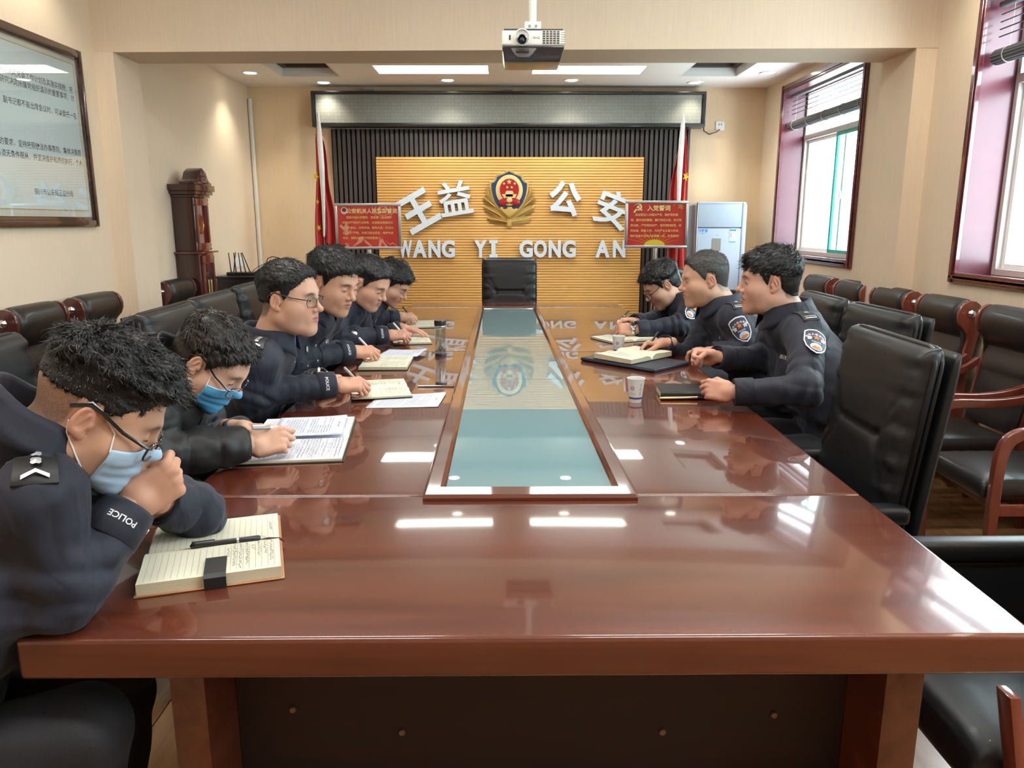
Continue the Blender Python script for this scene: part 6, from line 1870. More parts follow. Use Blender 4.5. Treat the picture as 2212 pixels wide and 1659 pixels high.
        def mf(u, v):
            i, j = int(round(u * (NU - 1))), int(round(v * (NV_ - 1))); th = R(-66 + 132 * u); zz = z0 + (z1 - z0) * v
            zz += .010 * abs(2 * u - 1) ** 2 * (-1 if v < .5 else 1) * abs(2 * v - 1)
            pl = .0016 * (math.sin(v * 9.4 * PI) if .2 < v < .8 else 0) * (1 - abs(2 * u - 1) ** 6)
            r = rad[j, i] + .0035 + pl
            return tuple(toW(np.array([[math.sin(th) * r, .012 + math.cos(th) * r, zz]]))[0] - off)
        mk0 = MB().grid(mf, NU, NV_).build('face_mask', mm['m'], root, smooth=True, auto=3)
        md = mk0.modifiers.new('t', 'SOLIDIFY'); md.thickness = .0012; md.offset = 1
        if mm.get('edge'):
            e_ = MB(); e_.tube([mf(i / (NU - 1), 0) for i in range(NU)], .0022, n=5); e_.build('mask_edge', mm['edge'], mk0, smooth=True)
        for s in (-1, 1):
            u0 = 1. if s > 0 else 0.
            def surf(y_, z_):
                r_ = Hbv.ray_cast(Vector((s * .2, y_, z_)), Vector((-s, 0, 0)), .2)
                return V3(s * (.2 - r_[3]) + s * .0015, y_, z_) if r_[0] is not None else V3(s * .075, y_, z_)
            A = mf(u0, .06); B_ = mf(u0, .80)
            up_ = [A] + [tuple(toW(surf(y_, z_)[None])[0] - off) for y_, z_ in ((.040, .000), (.022, .014), (.006, .026))] + [tuple(toW(np.array([[s * .080 * q.get('wide', 1), -.012, .032]]))[0] - off), tuple(toW(np.array([[s * .081 * q.get('wide', 1), -.027, .020]]))[0] - off)]
            dn_ = [B_] + [tuple(toW(surf(y_, z_)[None])[0] - off) for y_, z_ in ((.028, -.078), (.010, -.060), (-.006, -.045))] + [tuple(toW(np.array([[s * .079 * q.get('wide', 1), -.022, -.030]]))[0] - off), tuple(toW(np.array([[s * .081 * q.get('wide', 1), -.029, -.010]]))[0] - off)]
            MB().tube(up_, .0013, n=5).tube(dn_, .0013, n=5).build('ear_loop', m_loop, mk0, smooth=True)
    # ---------------- wristwatch
    if q.get('watch'):
        side = q['watch']; wv, e = (cuffL, eL) if side == 'L' else (cuffR, eR); u = unit(wv - e)
        up_ = np.array(q.get('watchdir', (0, 0, 1.))); up_ = unit(up_ - (up_ @ u) * u); lt = np.cross(u, up_)
        c = (wL if side == 'L' else wR) + u * .016
        wt = MB(); wt.grid(lambda a, b: tuple(c + u * (-.009 + .018 * b) + (up_ * math.cos(2 * PI * a) * .0275 + lt * math.sin(2 * PI * a) * .031) * 1.03 - off), 24, 3, closed_u=True)
        wo = wt.build('wristwatch', m_btn if q.get('watchmetal') else m_spec, root, smooth=True); md = wo.modifiers.new('t', 'SOLIDIFY'); md.thickness = .003
        add_disc('watch_case', c + up_ * .030 - off, up_, .018, .008, m_btn, wo)
        add_disc('watch_dial', c + up_ * .0385 - off, up_, .0145, .001, m_spec, wo)
    return root, hand_info
def add_disc(name, c, n, r, h, m, parent):
    n = unit(n); a = unit(np.cross(n, V3(.31, .22, .9))); b = np.cross(n, a); N = 14
    vs = [tuple(np.asarray(c) + (a * math.cos(2 * PI * k / N) + b * math.sin(2 * PI * k / N)) * rr_ + n * hh) for rr_, hh in ((r, -.001), (r, h * .6), (r * .8, h)) for k in range(N)]
    fs = [(i * N + k, i * N + (k + 1) % N, (i + 1) * N + (k + 1) % N, (i + 1) * N + k) for i in range(2) for k in range(N)] + [tuple(2 * N + k for k in range(N)), tuple(range(N))[::-1]]
    return MB().add(vs, fs).build(name, m, parent, smooth=True)
def arc_text(mb, s, size, rad, yc):
    n = len(s)
    for i, ch in enumerate(s):
        a = (i - (n - 1) / 2) * -.300 + PI / 2
        Vt, Ft = text_data(ch, size, 0, .012, 1); c, s_ = math.cos(a - PI / 2), math.sin(a - PI / 2)
        cx, cy = math.cos(a) * rad, yc + math.sin(a) * rad * .92
        mb.add([(cx + float(v[0]) * c - float(v[1]) * s_, cy + float(v[0]) * s_ + float(v[1]) * c - size * .3, .0005) for v in Vt], Ft)
m_badge = mat('badge_dark_blue', (.03, .035, .07), rough=.6)
m_orange = mat('badge_orange', (.70, .20, .02), rough=.6)
m_paleblue = mat('badge_pale_blue', (.45, .58, .80), rough=.6)
# ------------------------------------------------------------------ the nine people
SK1, SK2, SK3 = (.58, .33, .225), (.64, .40, .29), (.60, .345, .245)
PEOPLE = [
 dict(key='curly', label='officer in navy uniform, curly hair, mask and glasses, fist under chin, elbow on table', near=True, nbl=(0, -.050, -.088), ch=.055, hc=(-.668, 1.22, 1.075), hs=.96, hrot=(18, 34, 0), pv=(-1.06, 1.10, .50), yaw=30, dsc=(0, .05, 0), bs=.90,
      eR=(-.688, 1.10, .806), wR=((-.632, 1.222, .915), (.72, .45, .42), (-.25, .85, .1), 'fist'), eL=(-.62, 1.45, .806), wL=((-.66, 1.37, .865), (.45, -.35, .75), (-.3, -.6, .4), 'fist'),
      skin=SK1, top=.020, side=.002, quiff=.010, fade=.050, clump=.010, mess=.4, curl=.004, slen=.014, lift=.22, sw=.0008, ns=13000, stubble=.62, hcol=(.03, .024, .02), fringe=.072, hang=.012, sideburn=.0, neck=1.05, cheek=1.08, jaw=1.08,
      glasses=dict(t=.0030, r=.0020, h=.017, slip=.012), mask=dict(m=m_maskp, z0=-.014), rank='stars', num='J50', cuffdirR=(.45, -.75, .3), cuffup=-1, cufflip=-1, raise_=.026, bulk=1.05, seed=1.3, gap=20, eyes='down', arm=.90, thigh=1.1, kR=(-.70, 1.12, .55)),
 dict(key='padded', label='man in black padded jacket and bright blue mask, reading papers on the table', near=True, nbl=(0, -.050, -.092), ch=.045, hc=(-.765, 1.96, 1.025), hs=.94, hrot=(-4, 42, 0), pv=(-1.14, 1.96, .50), yaw=0, bs=.90,
      eR=(-.86, 1.79, .825), wR=((-.655, 1.905, .815), (.86, .28, .10), (.0, .8, -.5), 'pinch'), wL=((-.735, 2.06, .815), (.9, -.25, .0), (0, -.5, -.8), 'relaxed'),
      skin=SK2, top=.011, side=.009, fade=.01, clump=.006, hang=.006, fringe=.072, sweep=(.15, .9, -.1), slen=.018, lift=.12, ns=6000, hm=m_hbrown, sideburn=-.005, neck=.95, wide=.98, puffy=True, collar='stand',
      glasses=dict(t=.0024, r=.0012, h=.016, slip=.014), mask=dict(m=m_maskb, z0=-.016, edge=m_maskp), seed=4.1, bulk=1.0),
 dict(key='upright', label='officer sitting upright in thin glasses over a light blue shirt collar, holding a pen', near=True, hc=(-.737, 2.62, 1.122), hs=1.0, hrot=(-12, 3, 0), pv=(-1.10, 2.70, .50), yaw=10, dnb=(-.005, 0, -.022), bs=.97,
      eR=(-.85, 2.47, .822), wR=((-.585, 2.60, .826), (.92, .2, -.03), (.1, .45, -.85), 'write'), wL=((-.70, 2.82, .805), (.9, -.35, 0), (0, 0, -1), 'relaxed'),
      skin=SK1, top=.013, side=.004, fade=.03, clump=.003, slen=.014, sweep=(0, .3, 0), ns=3500, hm=m_hblack, fringe=.080, sideburn=-.004, stubble=.85, raise_=-.01, wide=1.04, cheek=1.1, jaw=1.12, nose=1.2, neck=1.08, shirt=True,
      glasses=dict(t=.0019, r=.0012, h=.0170, slip=.002), eyes='open', eyeh=.0028, gaze=.003, rank='stars', num='2', cuffdirR=(.1, -.9, .3), seed=2.2, watch='L', watchdir=(.2, -.5, .8), bulk=1.1, gap=36, cr=.007),
 dict(key='badge', label='black-haired writing officer with a small red-and-gold badge on the chest', hc=(-.70, 3.13, 1.14), hs=1.02, hrot=(-27, 20, 0), pv=(-1.10, 3.25, .50), yaw=-18, dnb=(-.005, 0, -.012), bs=.97,
      eR=(-.90, 3.10, .822), wR=((-.665, 3.30, .826), (.95, .15, -.03), (.1, .45, -.85), 'write'), wL=((-.76, 3.50, .805), (.9, -.3, 0), (0, 0, -1), 'relaxed'),
      skin=SK1, top=.020, side=.006, fade=.02, clump=.004, slen=.018, hang=.004, ns=3500, fringe=.068, wide=1.0, jaw=1.05, cheek=1.03, glasses=None, num='59512', partypin=True, cuffdirR=(.1, -.9, .3), seed=3.7, gap=22, rank='stars'),
 dict(key='short', label='short-haired officer writing, left hand spread flat on the notebook, third from the far end', hc=(-.665, 3.74, 1.09), hs=1.0, hrot=(-20, 30, 3), pv=(-1.10, 3.85, .50), yaw=-14, bs=.97,
      eR=(-.84, 3.68, .822), wR=((-.585, 3.80, .826), (.93, .2, -.03), (.1, .45, -.85), 'write'), wL=((-.56, 4.15, .812), (.88, -.40, -.08), (0, 0, -1), 'flat'),
      skin=SK3, top=.014, side=.003, fade=.04, clump=.003, slen=.012, ns=2500, fringe=.072, wide=.96, jaw=.95, cheek=.95, num='8', cuffdirR=(.1, -.9, .3), seed=5.1, gap=20, rank='stars', stubble=.7),
 dict(key='far', label='farthest officer on the clock side, head bowed over his notebook', hc=(-.65, 4.43, 1.035), hs=.99, hrot=(-12, 36, 4), pv=(-1.10, 4.52, .50), yaw=0, bs=.97,
      wR=((-.635, 4.55, .826), (.9, .25, -.03), (.1, .45, -.85), 'write'), wL=((-.68, 4.76, .805), (.9, -.3, 0), (0, 0, -1), 'relaxed'), eR=(-.85, 4.42, .822),
      skin=SK3, top=.020, side=.008, fade=.02, clump=.005, slen=.020, hang=.012, ns=2500, fringe=.066, wide=.96, seed=6.4, num='0', rank='bars'),
 dict(key='glasses', label='officer with black glasses and wristwatch, bowed, hands clasped over his notebook', hc=(.90, 4.36, 1.03), hs=1.02, hrot=(184, 34, 0), pv=(1.36, 4.32, .50), yaw=180, bs=.97,
      wL=((.705, 4.08, .812), (-.92, .2, .02), (0, .65, -.7), 'clasp'), wR=((.73, 4.28, .825), (-.92, -.15, .0), (0, -.65, -.6), 'clasp'), eL=(.95, 4.12, .825), eR=(.96, 4.50, .825),
      skin=SK3, top=.020, side=.008, fade=.02, clump=.005, slen=.020, hang=.008, ns=2500, fringe=.066, glasses=dict(t=.0022, r=.0018, h=.017, slip=.008), num='0', seed=7.7, badge=True, rank='stars', watch='L', watchdir=(0, -.6, .8), watchmetal=True, patchdir=.3),
 dict(key='grey', label='older officer with short greying hair, writing with a black pen, looking ahead', hc=(.932, 3.56, 1.118), hs=1.02, hrot=(181, 8, 0), pv=(1.34, 3.56, .50), yaw=180, bs=1.0,
      wR=((.735, 3.50, .828), (-.95, -.12, -.04), (0, -.35, -.9), 'write'), wL=((.92, 3.34, .812), (-.6, .75, 0), (0, 0, -1), 'relaxed'), eL=(1.10, 3.32, .822),
      skin=SK1, top=.009, side=.004, fade=.04, clump=.003, slen=.010, ns=4500, hm=m_hgrey, hcol=(.07, .065, .06), fringe=.082, sideburn=-.004, stubble=.8, wide=1.06, cheek=1.14, jaw=1.1, neck=1.15, nose=1.3, eyes='open', eyeh=.0022, gaze=-.003, brow=.4,
      num='0', seed=8.3, badge=True, rank='bars', bulk=1.12, patchdir=.2, beard=.2),
 dict(key='speaker', label='officer on the window side speaking with both fists raised over the table, nearest that side', near=True, hc=(1.0, 2.88, 1.160), hs=1.0, hrot=(170, 3, -2), pv=(1.36, 2.84, .50), yaw=176, bs=1.0,
      wL=((.765, 2.50, .818), (-.88, .18, .10), (.05, .85, -.35), 'fist'), eL=(1.0, 2.46, .828), wR=((.815, 2.90, .868), (-.95, .0, .05), (0, -.75, -.45), 'fist'), eR=(1.05, 3.02, .835),
      skin=(.63, .36, .26), top=.013, side=.007, quiff=.006, fade=.02, clump=.006, slen=.024, hang=.020, lift=.15, sweep=(.2, .9, -.1), ns=6500, fringe=.072, wide=1.02, cheek=1.08, jaw=1.05, neck=1.12, nose=1.0, open=.006, eyes='open', eyeh=.003, gaze=-.002,
      num='051X1', seed=9.2, badge=True, rank='bars', bulk=1.12, gap=24, patchdir=.05),
]
HANDS = {}
for q in PEOPLE:
    r_, hi_ = person(q); HANDS[q['key']] = hi_
# ================================================================== THINGS ON THE TABLE
m_cream = mat('cream_page', (.74, .73, .58), rough=.8)
m_wpage = mat('white_page', (.66, .69, .78), rough=.8)
m_pgedge = mat('page_edge', (.62, .55, .38), rough=.9, bump=.6, bscale=10, stretch=(1, 1, 120), bdist=.001)
m_line = mat('ruled_line_ink', (.40, .41, .36), rough=.8)
m_pen_ink = mat('handwriting_ink', (.16, .17, .19), rough=.8)
m_tan = mat('tan_leather_cover', (.46, .22, .11), rough=.5, bump=.2)
m_bcov = mat('black_cover', (.012, .012, .013), rough=.4, bump=.2)
m_ncov = mat('dark_navy_folder', (.010, .013, .030), rough=.38, bump=.3, bscale=150)
m_strap = mat('black_strap', (.010, .010, .011), rough=.45)
m_ribbon = mat('dark_red_ribbon', (.10, .012, .015), rough=.6)
def page_curve(v, t, hw):
    """height of the page stack at distance v from the spine"""
    return t * (1 - math.exp(-v / .012)) + .004 * math.exp(-((v - .035) / .03) ** 2)
def notebook(name, lb, cx, cy, ang, hw, hh, tn, tf, cov, pg, writing=(0, 0), lines=True, z=TZ, seed=1, print_=False, cat='notebook', covm=.005, lift=0.):
    """open book; local x = along the spine (reader looks along +x), local y = across pages; near half is y<0"""
    t = thing(name, lb, cat, (cx, cy, z + .0003), ang)
    rr = random.Random(seed)
    MB().box(-hh / 2 - covm, hh / 2 + covm, -hw - covm, hw + covm, 0, .003).build('cover', cov, t, bev=.0012, seg=1)
    for s, th in ((-1, tn), (1, tf)):
        n = 14
        def top(u, v): return (-hh / 2 + hh * u, s * hw * v, .003 + page_curve(v * hw, th, hw) + (lift * v ** 3 * u * .5 if s > 0 else 0))
        mb = MB(); mb.grid(top, 8, n)
        st = MB()
        for x_ in (-hh / 2, hh / 2):
            u = 0 if x_ < 0 else 1
            pts = [top(u, j / (n - 1)) for j in range(n)]
            st.add([(p[0], p[1], p[2]) for p in pts] + [(p[0], p[1], .003) for p in pts], [(j, j + 1, n + j + 1, n + j) for j in range(n - 1)])
        pts = [top(i / 7, 1) for i in range(8)]
        st.add([p for p in pts] + [(p[0], p[1], .003) for p in pts], [(j, j + 1, 8 + j + 1, 8 + j) for j in range(7)])
        po = mb.build('page', pg, t, smooth=True, auto=3)
        st.build('page_block', m_pgedge, po)
        if lines:
            k = MB(); nl = int(hh / .0105)
            for i in range(1, nl):
                u = i / nl; w_ = .0004 / hh
                k.add([(*top(a, v)[:2], top(a, v)[2] + .0004) for v in np.linspace(.07, .95, 8) for a in (u - w_, u + w_)], [(2 * j, 2 * j + 1, 2 * j + 3, 2 * j + 2) for j in range(7)])
            tag(k.build('ruled_lines', m_line, po), kind='stuff')
        wn = writing[0] if s < 0 else writing[1]
        if wn:
            k = MB(); nl = int(hh / .0105) if not print_ else int(hh / .0085)
            for i in range(1, nl):
                u0 = 1 - (i + .5) / nl
                if (1 - u0) > wn: break
                v0, v1 = (.12, rr.uniform(.55, .93)) if rr.random() < .75 else (.3, rr.uniform(.4, .6))
                v = v0
                while v < v1:
                    ln = rr.uniform(.022, .05) if not print_ else .035
                    for q_ in range(3):
                        vv = v + rr.uniform(0, ln * .7); uu = u0 + rr.uniform(-.2, .25) / nl; d = (rr.uniform(.1, .35) / nl, rr.uniform(.0, .012)) if rr.random() < .5 else (rr.uniform(0, .05) / nl, rr.uniform(.012, .03))
                        ys_ = vv if s < 0 else 1 - vv
                        P = [top(uu, ys_), top(uu + d[0], ys_ + (d[1] if s < 0 else -d[1]))]
                        dx, dy = P[1][0] - P[0][0], P[1][1] - P[0][1]; L_ = math.hypot(dx, dy) + 1e-9; nx, ny = -dy / L_ * .00045, dx / L_ * .00045
                        k.add([(P[0][0] - nx, P[0][1] - ny, P[0][2] + .0006), (P[1][0] - nx, P[1][1] - ny, P[1][2] + .0006), (P[1][0] + nx, P[1][1] + ny, P[1][2] + .0006), (P[0][0] + nx, P[0][1] + ny, P[0][2] + .0006)], [(0, 1, 2, 3)])
                    v += ln
            tag(k.build('handwriting' if not print_ else 'text_print', m_pen_ink, po), kind='stuff')
    return t
def sheet(name, lb, corners, pg, z, print_=True, seed=1, curl=.0, cat='paper'):
    """corners: near-left, near-right, far-right, far-left on the table"""
    c = [sum(p[0] for p in corners) / 4, sum(p[1] for p in corners) / 4]
    t = thing(name, lb, cat, (c[0], c[1], z), 0); rr = random.Random(seed)
    A, B, C_, D = [Vector((p[0] - c[0], p[1] - c[1])) for p in corners]
    def P(u, v, l=0):
        q = (A * (1 - u) + B * u) * (1 - v) + (D * (1 - u) + C_ * u) * v
        return (q.x, q.y, .0006 + curl * u ** 4 * (.4 + .6 * v) + l)
    mb = MB(); mb.grid(lambda u, v: P(u, v), 14, 8)
    o = mb.build('sheet', pg, t, smooth=True, auto=3); md = o.modifiers.new('t', 'SOLIDIFY'); md.thickness = .0006
    mb = MB(); mb.grid(lambda u, v: (P(u, v)[0] + .003, P(u, v)[1] - .004, P(u, v)[2] * .6 - .0004), 14, 8)
    mb.build('sheet', pg, t, smooth=True, auto=3)
    if print_:
        k = MB()
        for i in range(22):
            u = .93 - i * .038
            if i in (1, 2, 12): continue
            v = .1; v1 = .88 if rr.random() < .8 else .5
            if i == 0: v, v1 = .38, .62
            while v < v1:
                w_ = .009 if i else .014
                k.add([P(u - w_, v, .0006), P(u + w_ * .3, v, .0006), P(u + w_ * .3, v + .010, .0006), P(u - w_, v + .010, .0006)], [(0, 1, 2, 3)]) if rr.random() < .8 else None
                v += .020
        tag(k.build('text_print', mat('print_ink', (.16, .16, .22), rough=.8), o), kind='stuff')
    return t
G4 = 'open notebooks on the table'
def deg(dx, dy): return math.atan2(dy, dx)
# curly-haired officer's notebook
n1 = notebook('notebook', 'open ruled notebook with tan leather cover, black strap and a pen lying across it', -.555, 1.362, deg(.95, .30), .150, .235, .020, .006, m_tan, m_cream, writing=(.42, .1), seed=3)
k = MB(); zt = .003 + .020
k.add([(.030 + .0, -.088, zt + .0038), (.066, -.088, zt + .0038), (.066, -.152, zt + .003), (.030, -.152, zt + .003), (.066, -.158, zt - .002), (.030, -.158, zt - .002), (.066, -.158, .001), (.030, -.158, .001)], [(0, 1, 2, 3), (3, 2, 4, 5), (5, 4, 6, 7)])
k.v = [(v[0] - .040, v[1], v[2]) for v in k.v]
so_ = k.build('strap', m_strap, n1); md = so_.modifiers.new('t', 'SOLIDIFY'); md.thickness = .002; md.offset = 1
MB().tube([(-.11, .002, .0065), (-.05, .004, .0115), (.02, .006, .013), (.09, .010, .013), (.118, .004, .012), (.126, -.004, .008)], .0022, n=6).build('ribbon', m_ribbon, n1, smooth=True)
def gel_pen(lb, p0, p1, body, tipm, cat='pen', clip=True, r=.0050, grp=None):
    """p0 tip, p1 tail"""
    p0, p1 = Vector(p0), Vector(p1); d = (p1 - p0); L = d.length
    t = bpy.data.objects.new('pen', None); link(t); t.location = p0; t.rotation_mode = 'QUATERNION'
    t.rotation_quaternion = Vector((0, 0, 1)).rotation_difference(d); t.empty_display_size = .02
    tag(t, lb, cat, grp)
    MB().lathe([(.0004, 0), (.0012, .006), (.0028, .016), (.0036, .020)], n=14).build('tip', m_chr, t, smooth=True)
    MB().lathe([(.0038, .020), (r, .024), (r, .058), (r * .96, .060)], n=14).build('grip', tipm, t, smooth=True)
    MB().lathe([(r * 1.04, .060), (r * 1.04, .064)], n=14).build('ring', m_chr, t, smooth=True)
    MB().lathe([(r, .0645), (r, L - .012), (r * .8, L - .003), (0, L)], n=14).build('barrel', body, t, smooth=True)
    if clip: MB().box(-.0022, .0022, r * .9, r * 1.7, L - .045, L - .004).build('clip', tipm if tipm != m_chr else body, t, bev=.0006, seg=1)
    return t
m_clear = mat('clear_grey_plastic', (.30, .30, .31), rough=.2, coat=.5)
nang = deg(.95, .30)
def on1(x, y, z): return (-.555 + x * math.cos(nang) - y * math.sin(nang), 1.362 + x * math.sin(nang) + y * math.cos(nang), TZ + z)
gel_pen('black gel pen with chrome rings lying across the tan notebook', on1(.103, -.004, .0215), on1(-.042, -.026, .0300), m_blk, m_blk, r=.0055)
# padded-jacket man: printed papers on a black folder
n2 = notebook('folder', 'black folder of white ruled and printed sheets before the man in the padded jacket', -.590, 2.125, deg(.985, .11), .215, .27, .006, .010, m_bcov, m_wpage, writing=(.85, .0), print_=True, seed=5, lines=True, cat='folder', covm=.006)
sheet('printed_sheets', 'loose white printed sheets lying over the upper half of the black folder', [(-.67, 2.10), (-.475, 2.125), (-.500, 2.335), (-.70, 2.31)], m_wpage, TZ + .020, seed=4, curl=.004)
# upright officer
sheet('printed_sheets', 'white printed sheets beside the notebook of the upright officer, nearest the glass inlay', [(-.475, 2.520), (-.232, 2.532), (-.218, 2.735), (-.455, 2.72)], m_wpage, TZ + .0012, seed=6, curl=.006)
notebook('notebook', 'open cream notebook under the pen of the upright officer with glasses', -.470, 2.785, deg(.96, .22), .150, .21, .006, .006, m_bcov, m_cream, writing=(.5, .7), seed=7, z=TZ + .004, covm=.003)
ph = thing('mobile_phone', 'dark mobile phone lying near the tea flask', 'phone', (-.265, 2.885, TZ), R(1))
MB().box(-.070, .070, -.034, .034, .0003, .0078).build('case', m_chr, ph, bev=.003, seg=3)
MB().box(-.067, .067, -.031, .031, .0079, .0084).build('screen', mat('phone_screen', (.006, .006, .008), rough=.05, coat=1), ph)
MB().box(-.045, .02, -.0345, -.0338, .0035, .0055).build('side_button', m_blk, ph)
# red-badge officer
notebook('notebook', 'open cream notebook in front of the officer with the red-and-gold badge', -.525, 3.345, deg(1, .02), .155, .205, .012, .006, m_bcov, m_cream, writing=(.6, .8), seed=9, covm=.004)
sheet('printed_sheets', 'white printed sheets fanned out beyond the badge officer’s notebook'.replace('’', ''), [(-.60, 3.50), (-.41, 3.48), (-.38, 3.66), (-.57, 3.70)], m_wpage, TZ + .0075, seed=8, curl=.010)
# short-haired officer
notebook('notebook', 'open cream notebook held by the spread hand of the short-haired officer', -.505, 4.03, deg(.97, .20), .150, .195, .009, .006, m_bcov, m_cream, writing=(.7, .8), seed=11, covm=.003)
# farthest officer
notebook('notebook', 'open cream notebook nearest the far end of the table, clock side', -.510, 4.66, deg(.97, .20), .150, .195, .009, .006, m_bcov, m_cream, writing=(.8, .8), seed=12, covm=.003)
# window side
fo = thing('folder', 'dark navy leather folder under the grey-haired officer’s notebook'.replace('’s', ''), 'folder', (.585, 3.365, TZ), R(-47)); fo['label'] = 'dark navy leather folder lying under the open notebook of the grey-haired officer'
MB().box(-.205, .205, -.135, .135, .0003, .016).build('cover', m_ncov, fo, bev=.007, seg=3)
MB().tube([(-.20, -.137, .008), (.20, -.137, .008)], .003, n=6).build('zip_edge', m_ncov, fo, smooth=True)
notebook('notebook', 'thick open cream notebook on the dark navy folder, one page curling up', .585, 3.405, R(133), .150, .21, .022, .018, m_bcov, m_cream, writing=(.0, .7), seed=14, z=TZ + .0165, covm=.002, lift=.01)
notebook('notebook', 'open cream notebook under the clasped hands of the officer with the wristwatch', .645, 4.06, R(116), .145, .20, .010, .010, m_bcov, m_cream, writing=(.6, .7), seed=15, covm=.004)
# closed black notebook
cn = thing('closed_notebook', 'closed black notebook with a gold-tipped pen tucked in its spine, under the raised fists', 'notebook', (.665, 2.70, TZ), R(-3))
MB().box(-.105, .105, -.070, .070, .0003, .0035).build('cover', m_bcov, cn, bev=.001, seg=1)
MB().box(-.105, .105, -.070, .070, .0265, .030).build('cover', m_bcov, cn, bev=.001, seg=1)
MB().prism([(-.070, .0003), (-.074, .006), (-.0755, .015), (-.074, .024), (-.070, .030), (-.067, .0265), (-.067, .0035)], 'x', -.105, .105).build('spine', m_bcov, cn, bev=.001, seg=1)
MB().box(-.101, .101, -.066, .066, .0036, .0264).build('page_block', m_pgedge, cn)
gel_pen('gold-capped pen sticking out of the closed black notebook', (.745, 2.627, TZ + .010), (.548, 2.622, TZ + .0085), m_brass, m_blk, r=.0048)
# paper cups
m_cup = mat('paper_cup_white', (.78, .78, .76), rough=.5)
m_cupb = mat('cup_navy_print', (.08, .09, .30), rough=.5)
m_cupg = mat('cup_grey_print', (.25, .26, .27), rough=.5)
def cup(x, y, rz, lb):
    t = thing('paper_cup', lb, 'cup', (x, y, TZ), rz, 'white paper cups')
    H_ = .086; r0, r1 = .0205, .0305
    R_ = lambda z: r0 + (r1 - r0) * z / H_
    MB().lathe([(0, .006), (r0 - .001, .006), (r0 - .0012, .0005), (r0, .0005), (r1, H_), (r1 + .0012, H_ + .0006), (r1 + .0014, H_ - .0016), (r1 - .001, H_ - .001), (r0 - .0002, .008), (0, .008)], n=40).build('cup_wall', m_cup, t, smooth=True)
    MB().lathe([(0, .060), (R_(.060) - .0015, .060)], n=32).build('water', mat('cup_water', (.62, .60, .50), rough=.1), t)
    MB().lathe([(R_(.014) + .0003, .014), (R_(.021) + .0003, .021)], n=40).build('navy_band', m_cupb, t, smooth=True)
    def patch(nm, m, polys):
        k = MB()
        for poly in polys:
            N = len(poly); k.add([(math.cos(a) * (R_(z) + .0005), math.sin(a) * (R_(z) + .0005), z) for a, z in poly], [tuple(range(N))])
        return k.build(nm, m, t)
    a0 = -PI / 2 - .45
    patch('round_mark', m_cupg, [[(a0 + .26 * math.cos(b), .054 + .0075 * math.sin(b)) for b in np.linspace(0, 2 * PI, 18)[:-1]]])
    patch('mark_centre', m_cup, [[(a0 + .11, .058), (a0 - .11, .058), (a0 - .04, .050), (a0, .048), (a0 + .04, .050)]]).location = (-.0001, -.0004, 0)
    patch('text_line', m_cupg, [[(a0 - .5 + .1 * i, .0335), (a0 - .44 + .1 * i, .0335), (a0 - .44 + .1 * i, .0348), (a0 - .5 + .1 * i, .0348)] for i in range(10)])
    a1 = -PI / 2 + .55
    patch('seal_script', m_cupg, [[(a1 + dx, z0 + dz), (a1 + dx + .09, z0 + dz), (a1 + dx + .09, z0 + dz + .0022), (a1 + dx, z0 + dz + .0022)] for z0 in (.030, .045, .060) for dz in (0, .004, .008) for dx in (0, .13)])
    return t
cup(.460, 2.600, R(-10), 'white paper cup with navy band, nearer the camera')
cup(.548, 3.610, R(5), 'white paper cup standing behind the navy folder')
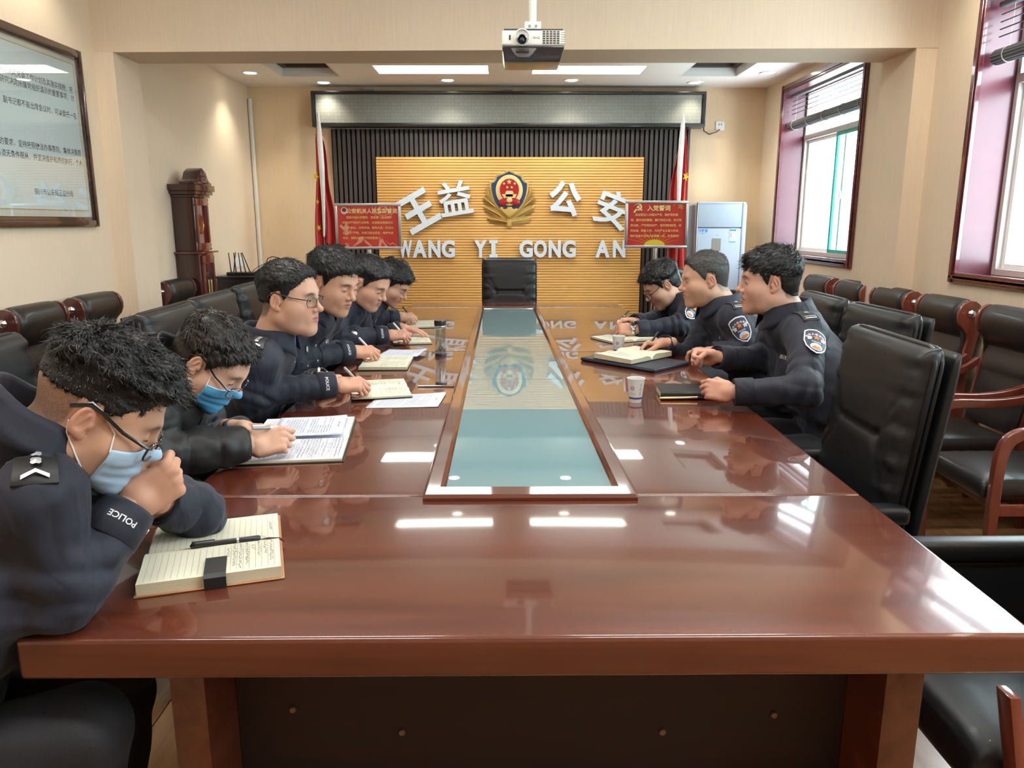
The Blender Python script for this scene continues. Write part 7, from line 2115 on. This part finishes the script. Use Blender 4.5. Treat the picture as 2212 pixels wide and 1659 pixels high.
# tea flask
fl_ = thing('tea_flask', 'slim clear glass tea flask with black lid and green leaves at the bottom', 'flask', (-.304, 3.562, TZ))
MB().lathe([(0, .0005), (.0268, .0005), (.0272, .004), (.0272, .012), (.0262, .013), (0, .013)], n=36).build('base', m_blk, fl_, smooth=True)
MB().lathe([(.0262, .0132), (.0266, .016), (.0266, .142), (.0262, .144)], n=36).build('glass_wall', glass_mat('flask_glass', (.86, .88, .87), .25), fl_, smooth=True)
MB().lathe([(0, .016), (.0225, .016), (.0225, .128)], n=36).build('inner_glass', glass_mat('flask_glass', (.86, .88, .87), .25), fl_, smooth=True)
MB().lathe([(.0272, .144), (.0282, .146), (.0282, .164), (.0270, .169), (0, .170)], n=36).build('lid', m_blk, fl_, smooth=True)
MB().lathe([(.0268, .139), (.0272, .140), (.0272, .1435), (.0268, .144)], n=36).build('rim_ring', m_chr, fl_, smooth=True)
k = MB(); rr = random.Random(4)
for i in range(70):
    a, r, z = rr.uniform(0, 6.3), rr.uniform(0, .019), .017 + abs(rr.gauss(0, .008)); x, y = r * math.cos(a), r * math.sin(a)
    k.tube([(x, y, z), (x + rr.uniform(-.007, .007), y + rr.uniform(-.007, .007), z + rr.uniform(.001, .009))], [.0014, .0006], n=4)
tag(k.build('tea_leaves', mat('tea_leaf', (.10, .085, .015), rough=.6), fl_), kind='stuff')
# pens held in the hands
def held(key, side, lb, body, tipm, L=.135, tip=(-.020, .122, -.060), via=(-.034, .060, .012)):
    M, wp = HANDS[key][side]
    a = M @ np.array(tip) + wp; b = M @ np.array(via) + wp
    d = unit(b - a); gel_pen(lb, tuple(a), tuple(a + d * L), body, tipm)
m_wpen = mat('white_pen', (.75, .76, .78), rough=.3, coat=.5)
held('upright', 'R', 'black-and-white patterned gel pen in the hand of the upright officer with glasses', mat('patterned_pen', (.35, .35, .36), rough=.3, coat=.5, var=.95, vscale=160), m_blk)
held('badge', 'R', 'white pen in the writing hand of the officer with the red-and-gold badge', m_wpen, m_wpen)
held('short', 'R', 'silver-clipped white pen in the hand of the short-haired officer', m_wpen, m_chr)
held('far', 'R', 'dark slim pen in the hand of the farthest officer', m_blk, m_chr)
held('grey', 'R', 'thick black pen in the hand of the grey-haired officer', m_blk, m_blk)
held('padded', 'R', 'clear pen with black cap held between thumb and finger over the papers', m_clear, m_wpen, L=.12, tip=(-.046, .100, -.035), via=(-.036, .050, .015))
held('glasses', 'R', 'short black pen held in the clasped hands by the far notebook', m_blk, m_blk, L=.11, tip=(-.03, .12, -.02), via=(-.036, .07, .02))
